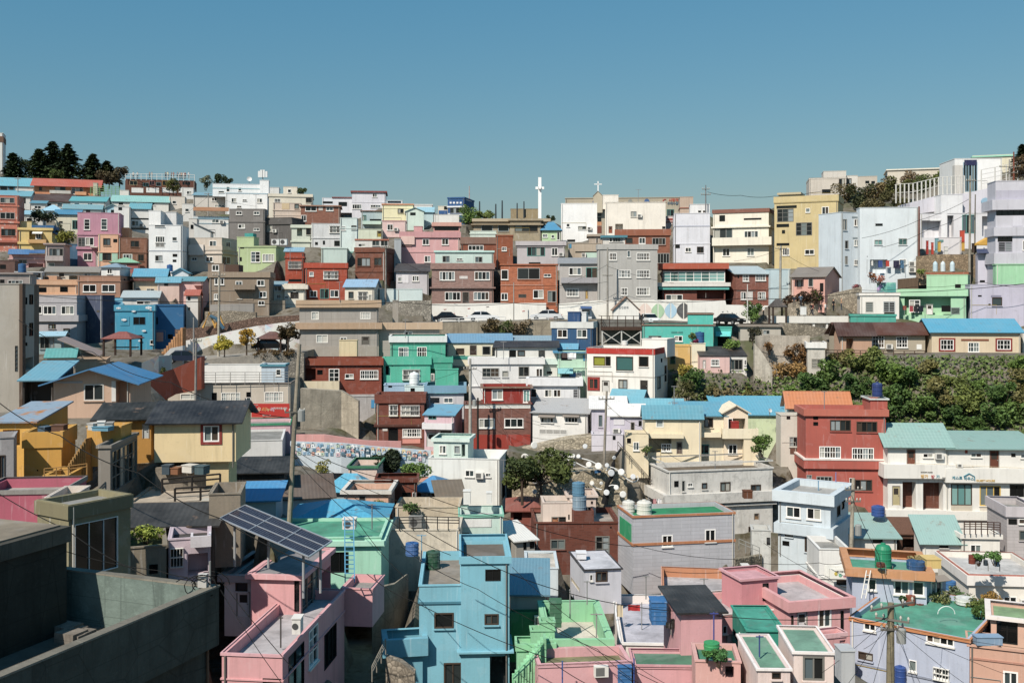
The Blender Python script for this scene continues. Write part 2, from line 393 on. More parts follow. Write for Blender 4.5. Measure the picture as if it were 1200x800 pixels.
            rs([(-oh,-oh,zl-k_*oh+.06),(W+oh,-oh,zr+k_*oh+.06),(W+oh,D+oh,zr+k_*oh+.06),(-oh,D+oh,zl-k_*oh+.06)])
            for v in (0,D): mb.face([lf((0,v,H)),lf((W,v,H)),lf((W,v,zr)),lf((0,v,zl))])
            u=W if roof=='sr' else 0; mb.face([lf((u,0,H)),lf((u,D,H)),lf((u,D,H+rise)),lf((u,0,H+rise))])
    mb.build('wall' if s['par'] is None else s['name'], wm, root)
    if s['par'] is not None:
        pass
    rb.build('roof', M(rkind,rcol), root)
    bands=[]
    if roof=='f' and s['cap'] and H>1.2: bands.append((H-.001,.07,.05,None))
    for it in s['b']:
        yb_=float(it[0]); th=float(it[1]); pr_=float(it[2]); cc=it[3] if len(it)>3 else None
        ztop=(YH-oy-yb_/sc_)*s['Y']/F-s['base']; thm=th/sc_*s['Y']/F; bands.append((ztop,thm,pr_,cc))
    for zt,th,pr_,cc in bands:
        lb=MB(); ring(lb,W,D,zt-th,zt+.012,pr_); lb.v=[lf(p) for p in lb.v]
        lb.build('ledge', M('p',cc) if cc else wm, root)
    for key,a0,a1,z0,z1,st in items:
        O,U,L_=FC[key]; N=Vector((U.y,-U.x,0)); window(root,lf,O,U,N,a0,a1,z0,z1,st,s)
    # downpipe and small fittings
    if s['par'] is None and H>2.2 and W>2.5:
        pb=MB(); ux=RN.choice([.18,W-.18]); pb.tube([lf((ux,-.07,H-.1)),lf((ux,-.07,-.5))],.045,6)
        pb.build('downpipe', M('flat',RN.choice(['#8d8b86','#d8d4cc','#6e6a64','#b8b4aa'])), root)
        r=random.Random(int(W*977+H*131+s['P0'].x*7)); ft=[i for i in items if i[0]=='w' and i[5][0] in 'WBS']
        if ft and r.random()<.3:
            it=r.choice(ft); a0=it[2]+.15
            if a0+.8<W-.1 and not any(q[0]=='w' and q[1]<a0+.9 and q[2]>a0-.1 and q[3]<it[3]+.6 and q[4]>it[3]-.2 for q in items if q is not it): window(root,lf,FC['w'][0],FC['w'][1],Vector((0,-1,0)),a0,a0+.78,it[3]-.1,it[3]+.48,'X',s)
        if H>4 and r.random()<.6:
            pb=MB(); zz=H*r.uniform(.4,.62); ux=r.uniform(.2,.8)*W; pb.tube([lf((.1,-.04,zz)),lf((ux,-.04,zz)),lf((ux,-.04,zz-1.2))],.022,5); pb.build('gas_pipe', M('flat',r.choice(['#b9a04a','#8d8b86','#c9c4ba'])), root)
    return root
def window(root, lf, O, U, N, a0, a1, z0, z1, st, s):
    hexc=None
    if '#' in st: st,hexc=st.split('#'); hexc='#'+hexc
    c=st[0]; dg=''.join(t for t in st if t.isdigit()); fl=st[1:]
    w_=a1-a0; h_=z1-z0
    def fb(mb,*a): 
        t=MB(); t.fbox(O,U,N,*a[:6],0); b=len(mb.v); mb.v+= [lf(p) for p in t.v]; mb.f+=[tuple(b+i for i in f) for f in t.f]; mb.m+=[a[6] if len(a)>6 else 0]*len(t.f); mb.uv+=t.uv
    if c=='O':
        if hexc: mb=MB(); fb(mb,a0+.01,a1-.01,z0+.01,z1-.01,-1.19,-1.14); mb.build('recess_wall_or_shade', M('b' if hexc=='#6a3a28' else 'p',hexc), root)  # back panel: brick at the guest house, elsewhere near black for the inner shade
        return
    if c=='Q':
        mb=MB(); fb(mb,a0,a1,z0,z1,-.02,.045); mb.build('wall_panel', M('p',hexc or WHITE), root); return
    if c=='E':
        dp=1.0; mb=MB(); fb(mb,a0,a1,z0,z1,dp-.12,dp); fb(mb,a0,a0+.12,z0,z1,-.02,dp-.12); fb(mb,a1-.12,a1,z0,z1,-.02,dp-.12); fb(mb,a0+.12,a1-.12,z0,z0+.15,-.02,dp-.12)
        mb.build('balcony', M(s['k'] if not hexc else 'p',hexc or s['col']), root); return
    if c=='H':
        dp=.9; mb=MB(); q=[O+U*a0+N*0,O+U*a1+N*0,O+U*a1+N*dp,O+U*a0+N*dp]
        pts=[Vector((q[0].x,q[0].y,z1)),Vector((q[1].x,q[1].y,z1)),Vector((q[2].x,q[2].y,z0)),Vector((q[3].x,q[3].y,z0))]
        slab(mb,[lf(p) for p in pts],.05,0,[(.01,.01),(w_,.01),(w_,1),(.01,1)]); mb.build('awning', M('corr',hexc or '#7fa0a8'), root); return
    if c=='X':
        mb=MB(); fb(mb,a0,a1,z0,z1,.06,.36,0); fb(mb,a0+.1*w_,a0+.72*w_,z0+.12*h_,z1-.12*h_,.3,.37,1); fb(mb,a0+.1*w_,a1-.1*w_,z0-.06,z0,0,.3,1)
        mb.build('air_conditioner',[M('flat','#dcd9d2'),M('flat','#6a6a68')],root); return
    if c=='D':
        mb=MB(); fb(mb,a0,a1,z0,z1,-.08,-.04,0); fb(mb,a0,a0+.06,z0,z1,-.04,.03,1); fb(mb,a1-.06,a1,z0,z1,-.04,.03,1); fb(mb,a0+.06,a1-.06,z1-.06,z1,-.04,.03,1)
        if w_>.5: fb(mb,a0+.22*w_,a1-.22*w_,z0+.55*h_,z0+.86*h_,-.04,-.025,2)
        o=mb.build('door',[M('p',hexc or '#6b3a22'),M('flat','#9a938a'),M('flat','#3a342e')],root)
        kb=MB(); fb(kb,a1-.2,a1-.13,z0+.48*h_,z0+.52*h_,-.04,.02); kb.build('handle',M('metal','#b0aca4'),o); return
    npn=int(dg) if dg else max(1,round(w_/.75))
    fcol=hexc or {'W':'#ece9e4','B':'#4a3b30','S':'#9c9c98','K':'#1e1e1e','R':'#ece9e4','T':'#4f8f88','G':'#e4e2dc','P':'#77756f','C':'#e8e4dc','V':'#5a5650'}.get(c,'#ddd')
    mb=MB(); fw=min(.09,w_*.12,h_*.12)
    if c=='K': fw*=.4
    pr_=.03
    fb(mb,a0,a1,z0,z0+fw,-.09,pr_); fb(mb,a0,a1,z1-fw,z1,-.09,pr_); fb(mb,a0,a0+fw,z0+fw,z1-fw,-.09,pr_); fb(mb,a1-fw,a1,z0+fw,z1-fw,-.09,pr_)
    for i in range(1,npn):
        x=a0+w_*i/npn; fb(mb,x-fw*.4,x+fw*.4,z0+fw,z1-fw,-.088,pr_-.02-.006*(i%2))
    if 'g' in fl or (h_>1.5 and c in 'WP'):
        for q in ((.5,) if h_<1.4 else (.36,.7)): fb(mb,a0+fw,a1-fw,z0+h_*q-fw*.3,z0+h_*q+fw*.3,-.086,-.02)
        if 'g' in fl:
            for i in range(npn):
                x=a0+w_*(i+.5)/npn; fb(mb,x-fw*.25,x+fw*.25,z0+fw,z1-fw,-.085,-.025)
    if c=='V':
        for i in range(1,6): fb(mb,a0+fw,a1-fw,z0+h_*i/6-.02,z0+h_*i/6+.02,-.06,.02)
    o=mb.build('window' if c!='V' else 'vent', M('flat',fcol), root)
    pm=MB(); mats=[]
    for i in range(npn):
        g=GL() if c!='C' else M('glass',RN.choice(['#b9bdb8','#9fa8a6','#c9c6bc']))
        if c=='K': g=M('glass','#141617')
        if 'y' in fl: g=M('glass','#8d8f22')
        if 't' in fl: g=M('glass',RN.choice(['#5d8f8c','#3c6663','#7aa5a0']))
        mats.append(g); x0=a0+fw*.7+(w_-1.4*fw)*i/npn; x1=a0+fw*.7+(w_-1.4*fw)*(i+1)/npn; zz=-.06+.012*(i%2)
        pm.face([lf(O+U*x0+N*zz+Vector((0,0,z0+fw*.7))),lf(O+U*x1+N*zz+Vector((0,0,z0+fw*.7))),lf(O+U*x1+N*zz+Vector((0,0,z1-fw*.7))),lf(O+U*x0+N*zz+Vector((0,0,z1-fw*.7)))],i)
    pm.build('pane',mats,o)
    if c in 'WSPBG' and h_<2 and 'n' not in fl:
        sb=MB(); fb(sb,a0-.05,a1+.05,z0-.08,z0-.003,-.02,.12); sb.build('sill', M('p',s['col']) if c!='W' else M('flat','#d8d5ce'), o)
    if c=='R':
        sb=MB(); t=.18
        for q in ((a0-t,a1+t,z0-t,z0),(a0-t,a1+t,z1,z1+t),(a0-t,a0,z0,z1),(a1,a1+t,z0,z1)): fb(sb,*q,-.02,.05)
        sb.build('surround', M('p','#8c2f28'), o)
    if c=='G' or 'G' in fl:
        sb=MB(); nb=max(4,int(w_/.16))
        for i in range(nb+1): x=a0+w_*i/nb; fb(sb,x-.012,x+.012,z0-.05,z1+.02,.16,.184)
        for q in (z0-.05,(z0+z1)/2,z1): fb(sb,a0-.02,a1+.02,q,q+.03,.04,.2)
        sb.build('grille', M('flat','#d9d6cf'), o)
    if 'a' in fl:
        sb=MB(); q=[O+U*(a0-.2),O+U*(a1+.2),O+U*(a1+.2)+N*.6,O+U*(a0-.2)+N*.6]
        slab(sb,[lf((p.x,p.y,z1+.32-(.22 if i>1 else 0))) for i,p in enumerate(q)],.05); sb.build('awning', M('flat',RN.choice(['#8b8178','#7d8d90','#a59a8d'])), o)
# ================================================================== the hillside, read row by row from the photo
# ---- upper left
crop(0,150)
h('white tower block cut by the left edge above the pines','#e9e7e2',-80,22,30,330,Y=285,D=6,b='55 40 .1 #7a5a48')
h('low grey concrete box beside the pines at the left edge','#8f8a80',-60,76,320,420,Y=262,D=5)
h('low white house with long sky blue roof and blue posts under the pines','#dcdfdc',-40,240,402,470,'0 408 50 445 K; 52 405 108 470 D#4c94b4',Y=243,D=8,roof='gx',yr=352,rc='#5aa6c6')
h('orange veranda house with long red roof and glazed doors below the pines','#dd8d5c',240,690,398,500,'275 415 295 440 K; 385 405 460 442 T2; 352 440 500 466 E#cfc9c0; 503 405 585 468 W3; 530 450 610 475 E#e0a070',Y=240,D=8,roof='gx',yr=362,rc='#b5553f',oh=.8)
h('cream gate pillar block at the end of the orange veranda house','#cfc7ae',655,684,385,480,Y=237,D=2.5)
vp=h('brown steel viewing pavilion with coloured square frames and roof terrace','#6b4436',880,1370,358,500,'912 372 965 402 K#e0cf9a; 1006 386 1044 412 K#5fb0c4; 1050 372 1086 402 K#d98f8f; 1098 382 1132 408 K#7fb0b8; 1142 372 1192 405 K#d8b050; 1212 380 1260 406 K#c9c9c9; 1280 374 1340 404 K#c08070; 925 420 1008 456 Q#e8e6e2; 1028 420 1118 456 Q#e8e6e2; 1140 420 1240 456 Q#e8e6e2; 1255 420 1350 456 Q#e8e6e2',Y=243,D=8,ph=.25,k='wood',name='viewing_pavilion',cat='pavilion')
h('small white plastered hut at the left foot of the pavilion','#e9e5dc',842,905,436,500,Y=238,D=3)
h('white house with brown gable end under the upper left sky blue roof','#d8d6d2',-30,212,474,570,'150 490 180 530 K; 0 480 60 520 W2',Y=226,D=8,roof='gx',yr=442,rc='#5c9fbe',xr=250)
h('small house with dark brown tiled roof and white chimney','#bdb6ac',240,515,512,590,'300 530 360 560 K; 400 525 440 560 W1',Y=224,D=8,roof='gx',yr=468,rc='#4f3a33')
h('tiny white shed with blue lean-to roof below the brown tiled roof','#dad6cf',218,318,528,600,'240 545 290 570 W2',Y=216,D=4,roof='sh',yr=514,rc='#4f8fb0')
h('white house with turquoise ridge roof and brown gable beside hut','#e5e2da',495,742,512,600,'520 525 560 550 W1; 615 528 650 548 W2',Y=216,D=7,roof='gx',yr=484,rc='#4aa2b6',xr=778)
h('long white house with striped pale turquoise roof below the pavilion','#e6e2d8',785,1185,514,600,'830 520 870 545 W1; 930 520 960 545 W2; 1040 518 1090 545 W2',Y=224,D=7,roof='gx',yr=478,rc='#7fb9c2')
h('pale hut with light blue hipped roof among the upper left houses','#cfd4d4',290,438,578,650,'',Y=208,D=6,roof='hip',yr=540,rc='#93c3d8')
h('white house with long grey blue roof left of the white gable','#dcdad4',445,712,566,640,'470 575 520 600 W2; 600 572 640 598 W1',Y=210,D=6,roof='gx',yr=538,rc='#6a9db5')
h('pale blue gabled hut behind the flat pink house','#a9cfdc',742,845,560,640,'780 575 810 600 K',Y=206,D=5,roof='gy',yr=536,rc='#79b3cb')
h('white cube with one small window behind the pink house','#ebe9e5',802,915,552,720,'832 558 858 578 K',Y=198,D=5,xr=925)
h('white two storey house with blue roof and dark balcony bands','#e3e1dc',915,1052,566,800,'915 632 1050 645 K; 925 650 975 690 W2; 915 700 1050 716 K; 930 740 1040 790 O',Y=201,D=6,roof='gx',yr=530,rc='#57a0bb')
h('cream house with bright blue roof and tall window','#e8dfc4',385,560,604,760,'415 655 440 672 K; 508 648 548 712 T2',Y=188,D=6,roof='gx',yr=576,rc='#2f83b4')
h('white cottage behind dark pine with faded blue roof','#dedad4',172,300,606,720,'185 630 225 660 W1; 190 665 215 700 W1',Y=194,D=6,roof='gx',yr=582,rc='#86b4c6')
sal=h('salmon red house with peeling patches and two rows of grey windows','#cf7a62',-60,132,470,880,'0 488 102 530 S3; 0 593 40 640 S1; 40 593 104 642 S2; 8 708 108 760 B4',Y=176,k='patch',xr=170,b='540 10 .1; 655 12 .15; 790 14 .35 #b86a58')
yel=h('yellow house with white awning and blue roof slab at upper left','#e5c678',133,365,706,858,'205 725 300 790 O; 250 738 290 780 W2; 205 785 330 812 E#d9a96a; 230 728 300 745 H#e8e4da',Y=177,xr=405,b='700 16 .2; 800 16 .2')
h('',  '#e3c987',133,222,655,710,par=yel); h('','#2a6aa8',222,380,682,706,par=yel,roof='f',rc='#2a7ac0')
pk=h('pink mauve two storey house with white framed windows at upper left','#c58b9f',545,842,592,985,'590 640 633 716 W1; 710 638 754 716 W1; 600 768 660 826 W2; 640 835 690 842 E#d8d2cc; 545 768 600 835 V#8d8a88; 585 878 648 932 W2; 672 870 694 970 D#cfcac4',Y=168,D=6,xr=870,b='738 14 .12; 836 16 .2')
crop(0,270)
h('narrow peach house with pale green shutters beside the brown brick house','#e8b490',690,830,26,255,'725 55 776 106 B2; 796 60 824 84 K; 722 158 782 212 B2; 694 158 720 215 Q#a9d3bd; 786 158 828 215 Q#a9d3bd',Y=165.5,D=2.6,b='150 6 .12')
h('',  '#d99a6c',832,905,-20,60,Y=172,par=HS[-1])
h('brown brick house with dark framed windows left of the tall white block','#8c5c46',832,1030,50,258,'918 72 978 118 B2; 864 166 930 206 W3; 970 168 1012 216 B2',Y=165,D=6,xr=1046,k='b',b='150 6 .1')
wt=h('tall plain white three storey block with slit windows at upper left','#eeecea',1046,1282,-40,330,'1090 -88 1158 -24 B1; 1092 40 1158 86 W4; 1092 84 1158 120 V#d8d4cf; 1090 174 1142 216 S2; 1212 -70 1242 -38 S1; 1212 48 1242 72 S1; 1214 165 1246 185 K; 1214 205 1240 222 K',Y=163,D=7,xr=1328,b='140 5 .06 #b9bcc4')
h('',  '#eeecea',1046,1130,-140,-30,par=wt,Y=163.3)
h('',  '#e2e0de',1150,1240,-130,-35,par=wt,Y=167)
h('pink house under a bright blue tarpaulin awning','#d7a5a2',65,312,165,262,'130 205 190 235 S2; 60 130 210 170 H#2f6fb0; 210 135 318 162 H#2a62a2; 200 232 305 262 O',Y=160,D=5,b='196 8 .2 #dcb4ae')
h('small house with enclosed grey balcony and dark red side wall','#b9a09a',320,448,95,258,'345 125 448 180 P4; 325 180 450 216 E#b8aaa6; 335 228 385 255 W1',Y=160,D=6,xr=490,b='90 10 .3 #b09a94')
h('narrow blue alley house squeezed between grey balcony and pink house','#3f6f9a',492,548,95,250,Y=168,D=5)
h('long low cottage with patchy grey sheet roof','#d9cdbb',325,690,290,345,'415 300 450 325 B1; 485 318 545 345 O; 590 300 640 325 W2',Y=153,D=6,roof='gx',yr=256,rc='#8d877e',rk='corr')
h('small red walled cottage with pale green hipped roof','#b0645c',780,970,222,300,'850 240 890 275 W2',Y=160.5,D=4,roof='hip',yr=190,rc='#7fb494')
h('peach flat roofed house with open balustrade and two dark windows','#e6b48c',235,545,345,470,'275 400 326 434 K; 422 396 476 432 K',Y=147,D=6,b='352 30 .18; 445 10 .15')
h('',  '#d9a27c',250,400,318,350,'275 325 306 347 K; 314 328 342 347 K',par=HS[-1])
br=h('brown house with two wide white windows and dark red side','#a87c64',545,846,318,470,'583 380 676 433 W2; 715 380 810 433 W2',Y=146,D=6,xr=935,b='352 8 .12; 462 8 .15',sw='870 340 880 350 K')
h('',  '#e4e2df',712,842,256,318,'752 268 790 306 W2',par=br,roof='hip',yr=230,rc='#7f97a8',D=5)
h('tall blue grey block in shade beside the lavender house','#4d556c',532,720,455,800,Y=142,D=6,yaw=-20,lw='',w='680 560 700 575 V')  # the dark blue grey paints in the shadow on this side wall
lav=h('lavender grey two storey house with white triple windows','#b4b0b4',236,540,455,800,'246 530 296 586 W1; 304 530 396 590 W3; 430 530 522 590 W3; 445 688 490 750 B1; 340 658 392 692 B2',Y=137,D=4.5,yaw=6,b='500 8 .05; 596 44 .3')
h('pink narrow house with red tile hood and blue roof next to shade coloured block','#dcaeb0',722,842,520,740,'772 545 790 556 K; 772 600 790 612 K; 745 640 800 655 H#7a4038',Y=142.5,D=5,roof='gx',yr=478,rc='#4a93bd',oh=.5)
h('small cream house with sky blue tiled roof under the white block','#e3cfae',940,1165,322,430,'950 405 985 430 W1; 1030 408 1085 428 W2',Y=150,D=7,roof='gx',yr=270,rc='#4f9fcb',b='340 14 .5 #7a4a40')
h('pale pink cottage with blue gable roof above the blue mural house','#e0c0b2',1105,1260,362,470,'1155 368 1182 390 K',Y=148,D=6,roof='gx',yr=330,rc='#5ba0c4')
h('small white hut with pale sheet lean-to roof above the blue mural house','#dedbd6',862,1110,470,560,'960 495 1060 520 W2; 1015 500 1050 520 W1',Y=143.5,D=4,roof='sh',yr=428,rc='#a9b7bb',rk='corr')
bl=h('bright blue house painted with white clouds and one dark window','#2f9fd0',808,1086,525,860,'936 608 1022 662 K#2a7aa8; 845 605 910 668 Q#2b98c8; 945 735 1000 760 K; 1055 770 1078 800 W1',Y=135,D=6,xr=1110,b='524 42 .12')
h('deep blue house with outside stair beside the cloud painted house','#1f6fae',1086,1290,520,900,'1090 610 1110 660 K; 1180 730 1215 760 K; 1100 715 1148 780 Q#d99a8a; 1230 770 1260 830 O',Y=139,D=5,b='520 10 .1')
crop(200,290)
h('narrow white gabled house with red tile roof above the stone ramp','#e4dcd4',108,192,335,580,'120 345 138 370 K; 124 420 136 440 K',Y=143,D=6,roof='gx',yr=298,rc='#b2573f')
h('pale pink house with long teal blue roof left of the brown house','#e2b6b0',-40,225,235,400,'165 262 225 268 E#dcb0aa',Y=149,D=6,roof='gx',yr=206,rc='#4f93ad',xr=268)
h('white cottage with small bright blue gable behind the pink house','#dde2e6',10,125,175,260,'',Y=156,D=5,roof='gy',yr=145,rc='#4ea6d4')
tan=h('taupe two storey house with projecting balcony over the stone wall','#94826f',272,692,172,480,'308 216 376 262 W3; 456 236 504 278 W2; 606 228 660 270 W2; 304 326 344 366 W2; 470 320 502 360 W2; 622 308 674 352 W2; 448 262 600 296 E#8d7c6a; 448 308 582 376 Q#94826f; 615 375 660 405 W2',Y=143,D=7,b='172 38 .2 #a08d78',xr=738)
h('',  '#8f7c6c',262,372,112,175,'290 122 340 165 W2',par=tan,D=5)
h('',  '#5c4438',372,478,120,175,par=tan,D=4,cap=True)
h('cream cottage with blue grey sheet roof left of the orange brick house','#ece4d2',700,800,268,420,'726 272 780 308 W2; 745 330 775 360 W2',Y=149,D=6,roof='sh',yr=240,rc='#7fa0ac',rk='corr')
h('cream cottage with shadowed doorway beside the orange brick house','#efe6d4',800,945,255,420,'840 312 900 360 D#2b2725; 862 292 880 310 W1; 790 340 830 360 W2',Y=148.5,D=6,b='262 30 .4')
ob=h('orange brick house with lit white enclosed porch windows','#b0482a',945,1240,108,400,'1074 166 1178 222 W4G; 975 172 1005 202 W1; 978 302 1030 348 W2; 1050 290 1112 360 T2; 1120 298 1182 350 W2; 944 42 1084 105 W4; 1085 45 1200 105 Q#8a3a24',Y=153,D=6,k='b',b='108 36 .15 #b84a30')
h('orange red brick house with barred window beside the green house','#b04a2c',806,935,35,330,'826 98 918 150 S4G; 830 222 920 240 K',Y=157,D=6,k='b',b='62 12 .12 #a84a34')
crop(200,180)
h('small white house below the pavilion with paired dark windows','#e2dfda',78,160,238,320,'112 262 148 288 W2',Y=236,D=6)
h('grey beige house with slim blue roof behind the white long house','#cfc8bf',160,385,292,385,'288 308 325 336 W2; 310 358 380 380 W3',Y=222,D=7,roof='sh',yr=276,rc='#6a9cba')
lw_=h('long white two storey house with pale blue upper block and antenna tower','#eeeeee',386,680,272,430,'426 312 462 344 W2; 505 322 535 334 W2; 606 314 644 346 W2; 465 366 498 382 W2',Y=216,D=8,b='275 5 .06 #a9c8d8')
h('',  '#e6eaec',295,640,210,275,'390 232 416 270 W1; 474 238 498 264 W1; 335 262 376 276 W1',par=lw_,Y=220,D=5,b='240 5 .05 #8fc0d8')
h('',  '#ebecec',626,690,186,275,par=lw_,Y=218,D=4)
h('small white rooftop house with one round vent at the crest','#e9e6e0',692,762,236,320,'',Y=226,D=5)
cr_=h('cream stepped house with grilled window beside the antenna tower','#e2d8c4',690,995,282,470,'728 316 772 360 W2g; 950 312 1000 345 B2',Y=210,D=7,b='282 20 .15')
h('',  '#e4dac8',792,890,232,285,'822 250 848 276 W1',par=cr_,D=4)
h('pale beige house with stained wall and dark square window','#d6c3b2',720,915,345,600,'870 354 902 388 B1; 782 348 835 392 Q#d8bf96',Y=196,D=7,b='395 6 .1; 430 6 .05')
h('brown brick house with white boxed bay window near the crest','#94604c',915,1190,362,560,'946 352 1026 406 W2; 1092 372 1144 404 W2; 916 432 954 476 W2; 1040 370 1070 400 Q#c9c4bc',Y=193,D=7,k='b',b='362 8 .3 #a37a66')
h('white lean-to house with green edged sloping sheet roof','#dcdcd8',165,290,545,700,'',Y=178,D=4,roof='sl',yr=490,rc='#8e9296',rk='corr')
h('white cottage hung with rusty awning under the long white house','#e6e4e0',160,415,440,640,'290 462 340 488 W2; 160 375 410 408 H#9a6a44; 165 412 408 446 O',Y=192,D=6,b='452 6 .1 #8fb4c4; 488 4 .06 #8fb4c4')
gy=h('dark grey house with small white windows and deep shaded right side','#807a76',412,660,388,640,'460 406 502 430 W2; 584 406 624 430 W2; 474 496 522 526 W2; 584 524 624 544 W2',Y=186,D=7,xr=716,b='474 8 .1')
h('charcoal extension of the dark grey house with patched side window','#5e5a58',657,850,452,660,'676 502 716 552 S1',Y=187.5,D=5,yaw=-14,b='470 30 .2')  # darker grey puts the shade of the right side into the colour
h('beige house with paired windows and brown stained side','#cfc0b0',125,360,592,830,'272 612 322 672 W2; 148 728 186 752 W2; 246 724 298 762 W2',Y=169,D=7,xr=470,sw='388 616 420 668 W2; 362 720 420 780 W2',b='650 30 .1; 700 6 .2')
h('',  '#d9cfc6',125,230,640,680,par=HS[-1],Y=168.6,D=2)
gr=h('pale green house with white bay windows and air conditioners on its terrace','#b3c490',475,740,650,840,'564 688 630 764 W2; 645 706 728 760 W4; 480 728 500 756 K; 490 642 516 668 K',Y=167,D=7,xr=815,b='650 8 .12')
h('',  '#b3c490',466,585,585,655,par=gr,D=3); h('','#2f9d94',520,580,560,590,par=gr,D=2,Y=170)
lg=h('light green and grey terraced house with white barred windows','#cdd3c2',850,990,500,660,'952 526 990 572 B1; 888 515 925 580 O',Y=181,D=6,b='502 20 .2; 612 10 .2')
h('grey white house with railed windows beside the light green house','#d3d3d4',990,1250,490,660,'1116 508 1190 558 W3G; 1015 622 1035 642 K; 1070 612 1085 640 K; 1150 612 1190 650 K',Y=180,D=6,b='590 6 .1')
h('blue roofed low shed between green house and orange brick house','#b9c6cc',806,925,688,740,'',Y=164,D=4,roof='sh',yr=662,rc='#86adc0')
h('pale aqua house with plants on its wall behind the orange brick house','#c5d8d0',1060,1240,660,800,'1120 612 1150 650 Q#3f8fb4',Y=166,D=6,b='660 8 .1')
h('white building with blue roofline at the crest right of the cream steps','#dde0e6',1065,1250,310,420,'1068 336 1190 352 K',Y=238,D=6)
crop(400,190)
wl=h('white lilac three storey building with thin red roof edge at the crest','#dcd9e0',75,312,205,430,'218 218 252 248 W2; 76 296 142 330 W4; 205 300 276 320 W4; 202 352 228 378 K; 248 376 285 396 W2',Y=224,D=8,b='202 10 .3 #8f4a48; 278 5 .05')
h('',  '#dadae0',-60,80,248,330,'-20 280 40 310 K',par=wl,Y=226,b='245 6 .2 #8f4a48')
h('cream yellow house with orange edge and dark window','#eae0b4',288,505,294,470,'396 326 438 360 B2',Y=200,D=7,b='292 8 .15 #d9946a; 322 4 .05')
h('pale blue green gabled house attached to the cream yellow house','#cfe0d4',455,580,345,480,'484 354 522 374 K',Y=197,D=6,roof='gy',yr=320,rc='#7fb4c4',oh=.2)
h('blue and white hut with pale blue roof beside the gabled house','#bcd4d8',540,645,350,470,'570 318 600 330 K',Y=202,D=6,roof='gx',yr=318,rc='#8fbccb')
h('white house with blue strip window under the skyline','#dfe3e4',318,430,268,320,'325 274 420 288 K#2f6fae',Y=222,D=5)
h('white flat house with blue shadowed roof near the skyline','#e4e4e0',505,640,296,360,'560 318 600 330 K',Y=218,D=6,b='296 6 .1')
nv=h('vivid blue three storey building with row of white square holes','#1f5a9a',748,865,252,460,'762 280 776 292 Q#e8e8ea; 785 280 799 292 Q#e8e8ea; 809 280 823 292 Q#e8e8ea; 833 280 847 292 Q#e8e8ea; 766 318 850 360 B4; 750 360 860 374 Q#d9dde0',Y=208,D=8,xr=932,sw='875 260 915 280 Q#dfe3e6',b='248 10 .1; 310 10 .15 #e4e6e8')
h('cream house with blue painted base beside the vivid blue building','#e4d8c0',680,748,308,420,'722 312 746 334 K; 684 340 745 366 Q#2a62a6',Y=210,D=5)
h('low white wall house below the vivid blue building','#e3e1dc',650,828,368,440,'',Y=200,D=4)
h('pale pink house with paired window left of the pink terrace house','#e2bfba',288,455,412,530,'322 436 364 480 W2',Y=188,D=6,b='410 5 .08 #c98f92; 520 8 .12')
pt=h('pink two storey house with balcony opening and dark pink roof edge','#dba6a6',418,830,520,720,'420 542 494 598 O; 422 540 492 590 B3; 570 540 618 582 W2; 706 536 754 582 W2; 584 658 628 704 W2',Y=169,D=7,b='490 40 .25 #cf9698; 628 6 .08')
h('',  '#e2bdb2',418,515,520,545,par=pt,Y=168.7,D=1)
h('',  '#d79a94',648,832,424,510,'655 452 825 480 K',par=pt,Y=172,D=4,b='424 26 .3 #d3a090')
h('',  '#d89c9c',510,570,450,505,par=pt,Y=171,D=3)
h('stacked blue window house with brown beams near the skyline','#a8bcc4',140,290,340,470,'146 372 176 412 T2; 150 415 280 440 E#bcd6cc; 200 400 280 415 K',Y=204,D=5,b='340 6 .2 #7a5a50')
h('pale green low house with olive door below the lilac building','#d9dfc6',108,288,470,560,'250 482 286 526 D#a08a24',Y=186,D=6)
h('aqua white wall house in front of the blue window house','#d2e0dc',-10,110,390,640,'70 445 106 475 B1; 0 450 30 480 W1',Y=172,D=6,b='460 8 .05; 628 10 .2 #7fb0a4')
h('white rooftop terrace house with glazed sunroom boxes','#dcd8d2',98,330,545,620,'118 572 170 596 W2; 216 540 268 588 S2; 276 540 328 590 S2',Y=171,D=5,b='540 10 .1 #b06a50')
bb=h('dark brown brick house with two black framed windows','#7f4a36',98,305,600,830,'112 672 204 732 B3; 230 672 284 726 B2',Y=160,D=7,k='b',xr=372,b='600 34 .15; 765 8 .1')
h('grey blue narrow house with dark shed roof behind the brick house','#aab0b4',372,420,540,740,'',Y=166,D=5)
gb=h('white grey cottage with black sheet roof beside the taupe terrace','#c9c5ca',385,612,768,940,'398 808 426 840 W2; 428 792 474 850 Q#e3dfe2; 498 798 546 838 W3',Y=157,D=6,roof='sh',yr=718,rc='#3d3b3c',rk='corr')
pb_=h('dusty mauve brick two storey house with white wide windows','#9c7a70',636,1070,710,1000,'690 768 798 830 W5; 936 768 1044 828 W4; 728 912 838 972 W4; 930 912 1038 970 W4; 850 912 898 990 D#3a3430; 830 800 888 820 Q#d8cfca',Y=151,D=5,k='b',b='712 40 .2; 878 10 .3 #8d7068')
h('mint white house with two grey windows above the mauve brick house','#c4d8d0',660,1068,622,760,'710 658 762 706 S2; 940 664 992 706 S2; 810 676 852 690 W2; 865 655 930 715 Q#c4d8d0',Y=157.5,D=5,b='622 12 .2 #b9dcd4')
h('rust brown brick house with white window row under the tan house','#8f4f36',842,1090,528,700,'892 584 1000 622 W4',Y=166,D=6,k='b',b='530 45 .15 #8a6a5c')
h('large rust brick house with single small window above the orange house','#96502f',1088,1206,512,740,'1128 596 1162 624 W2',Y=164,D=7,k='b',b='512 8 .1')
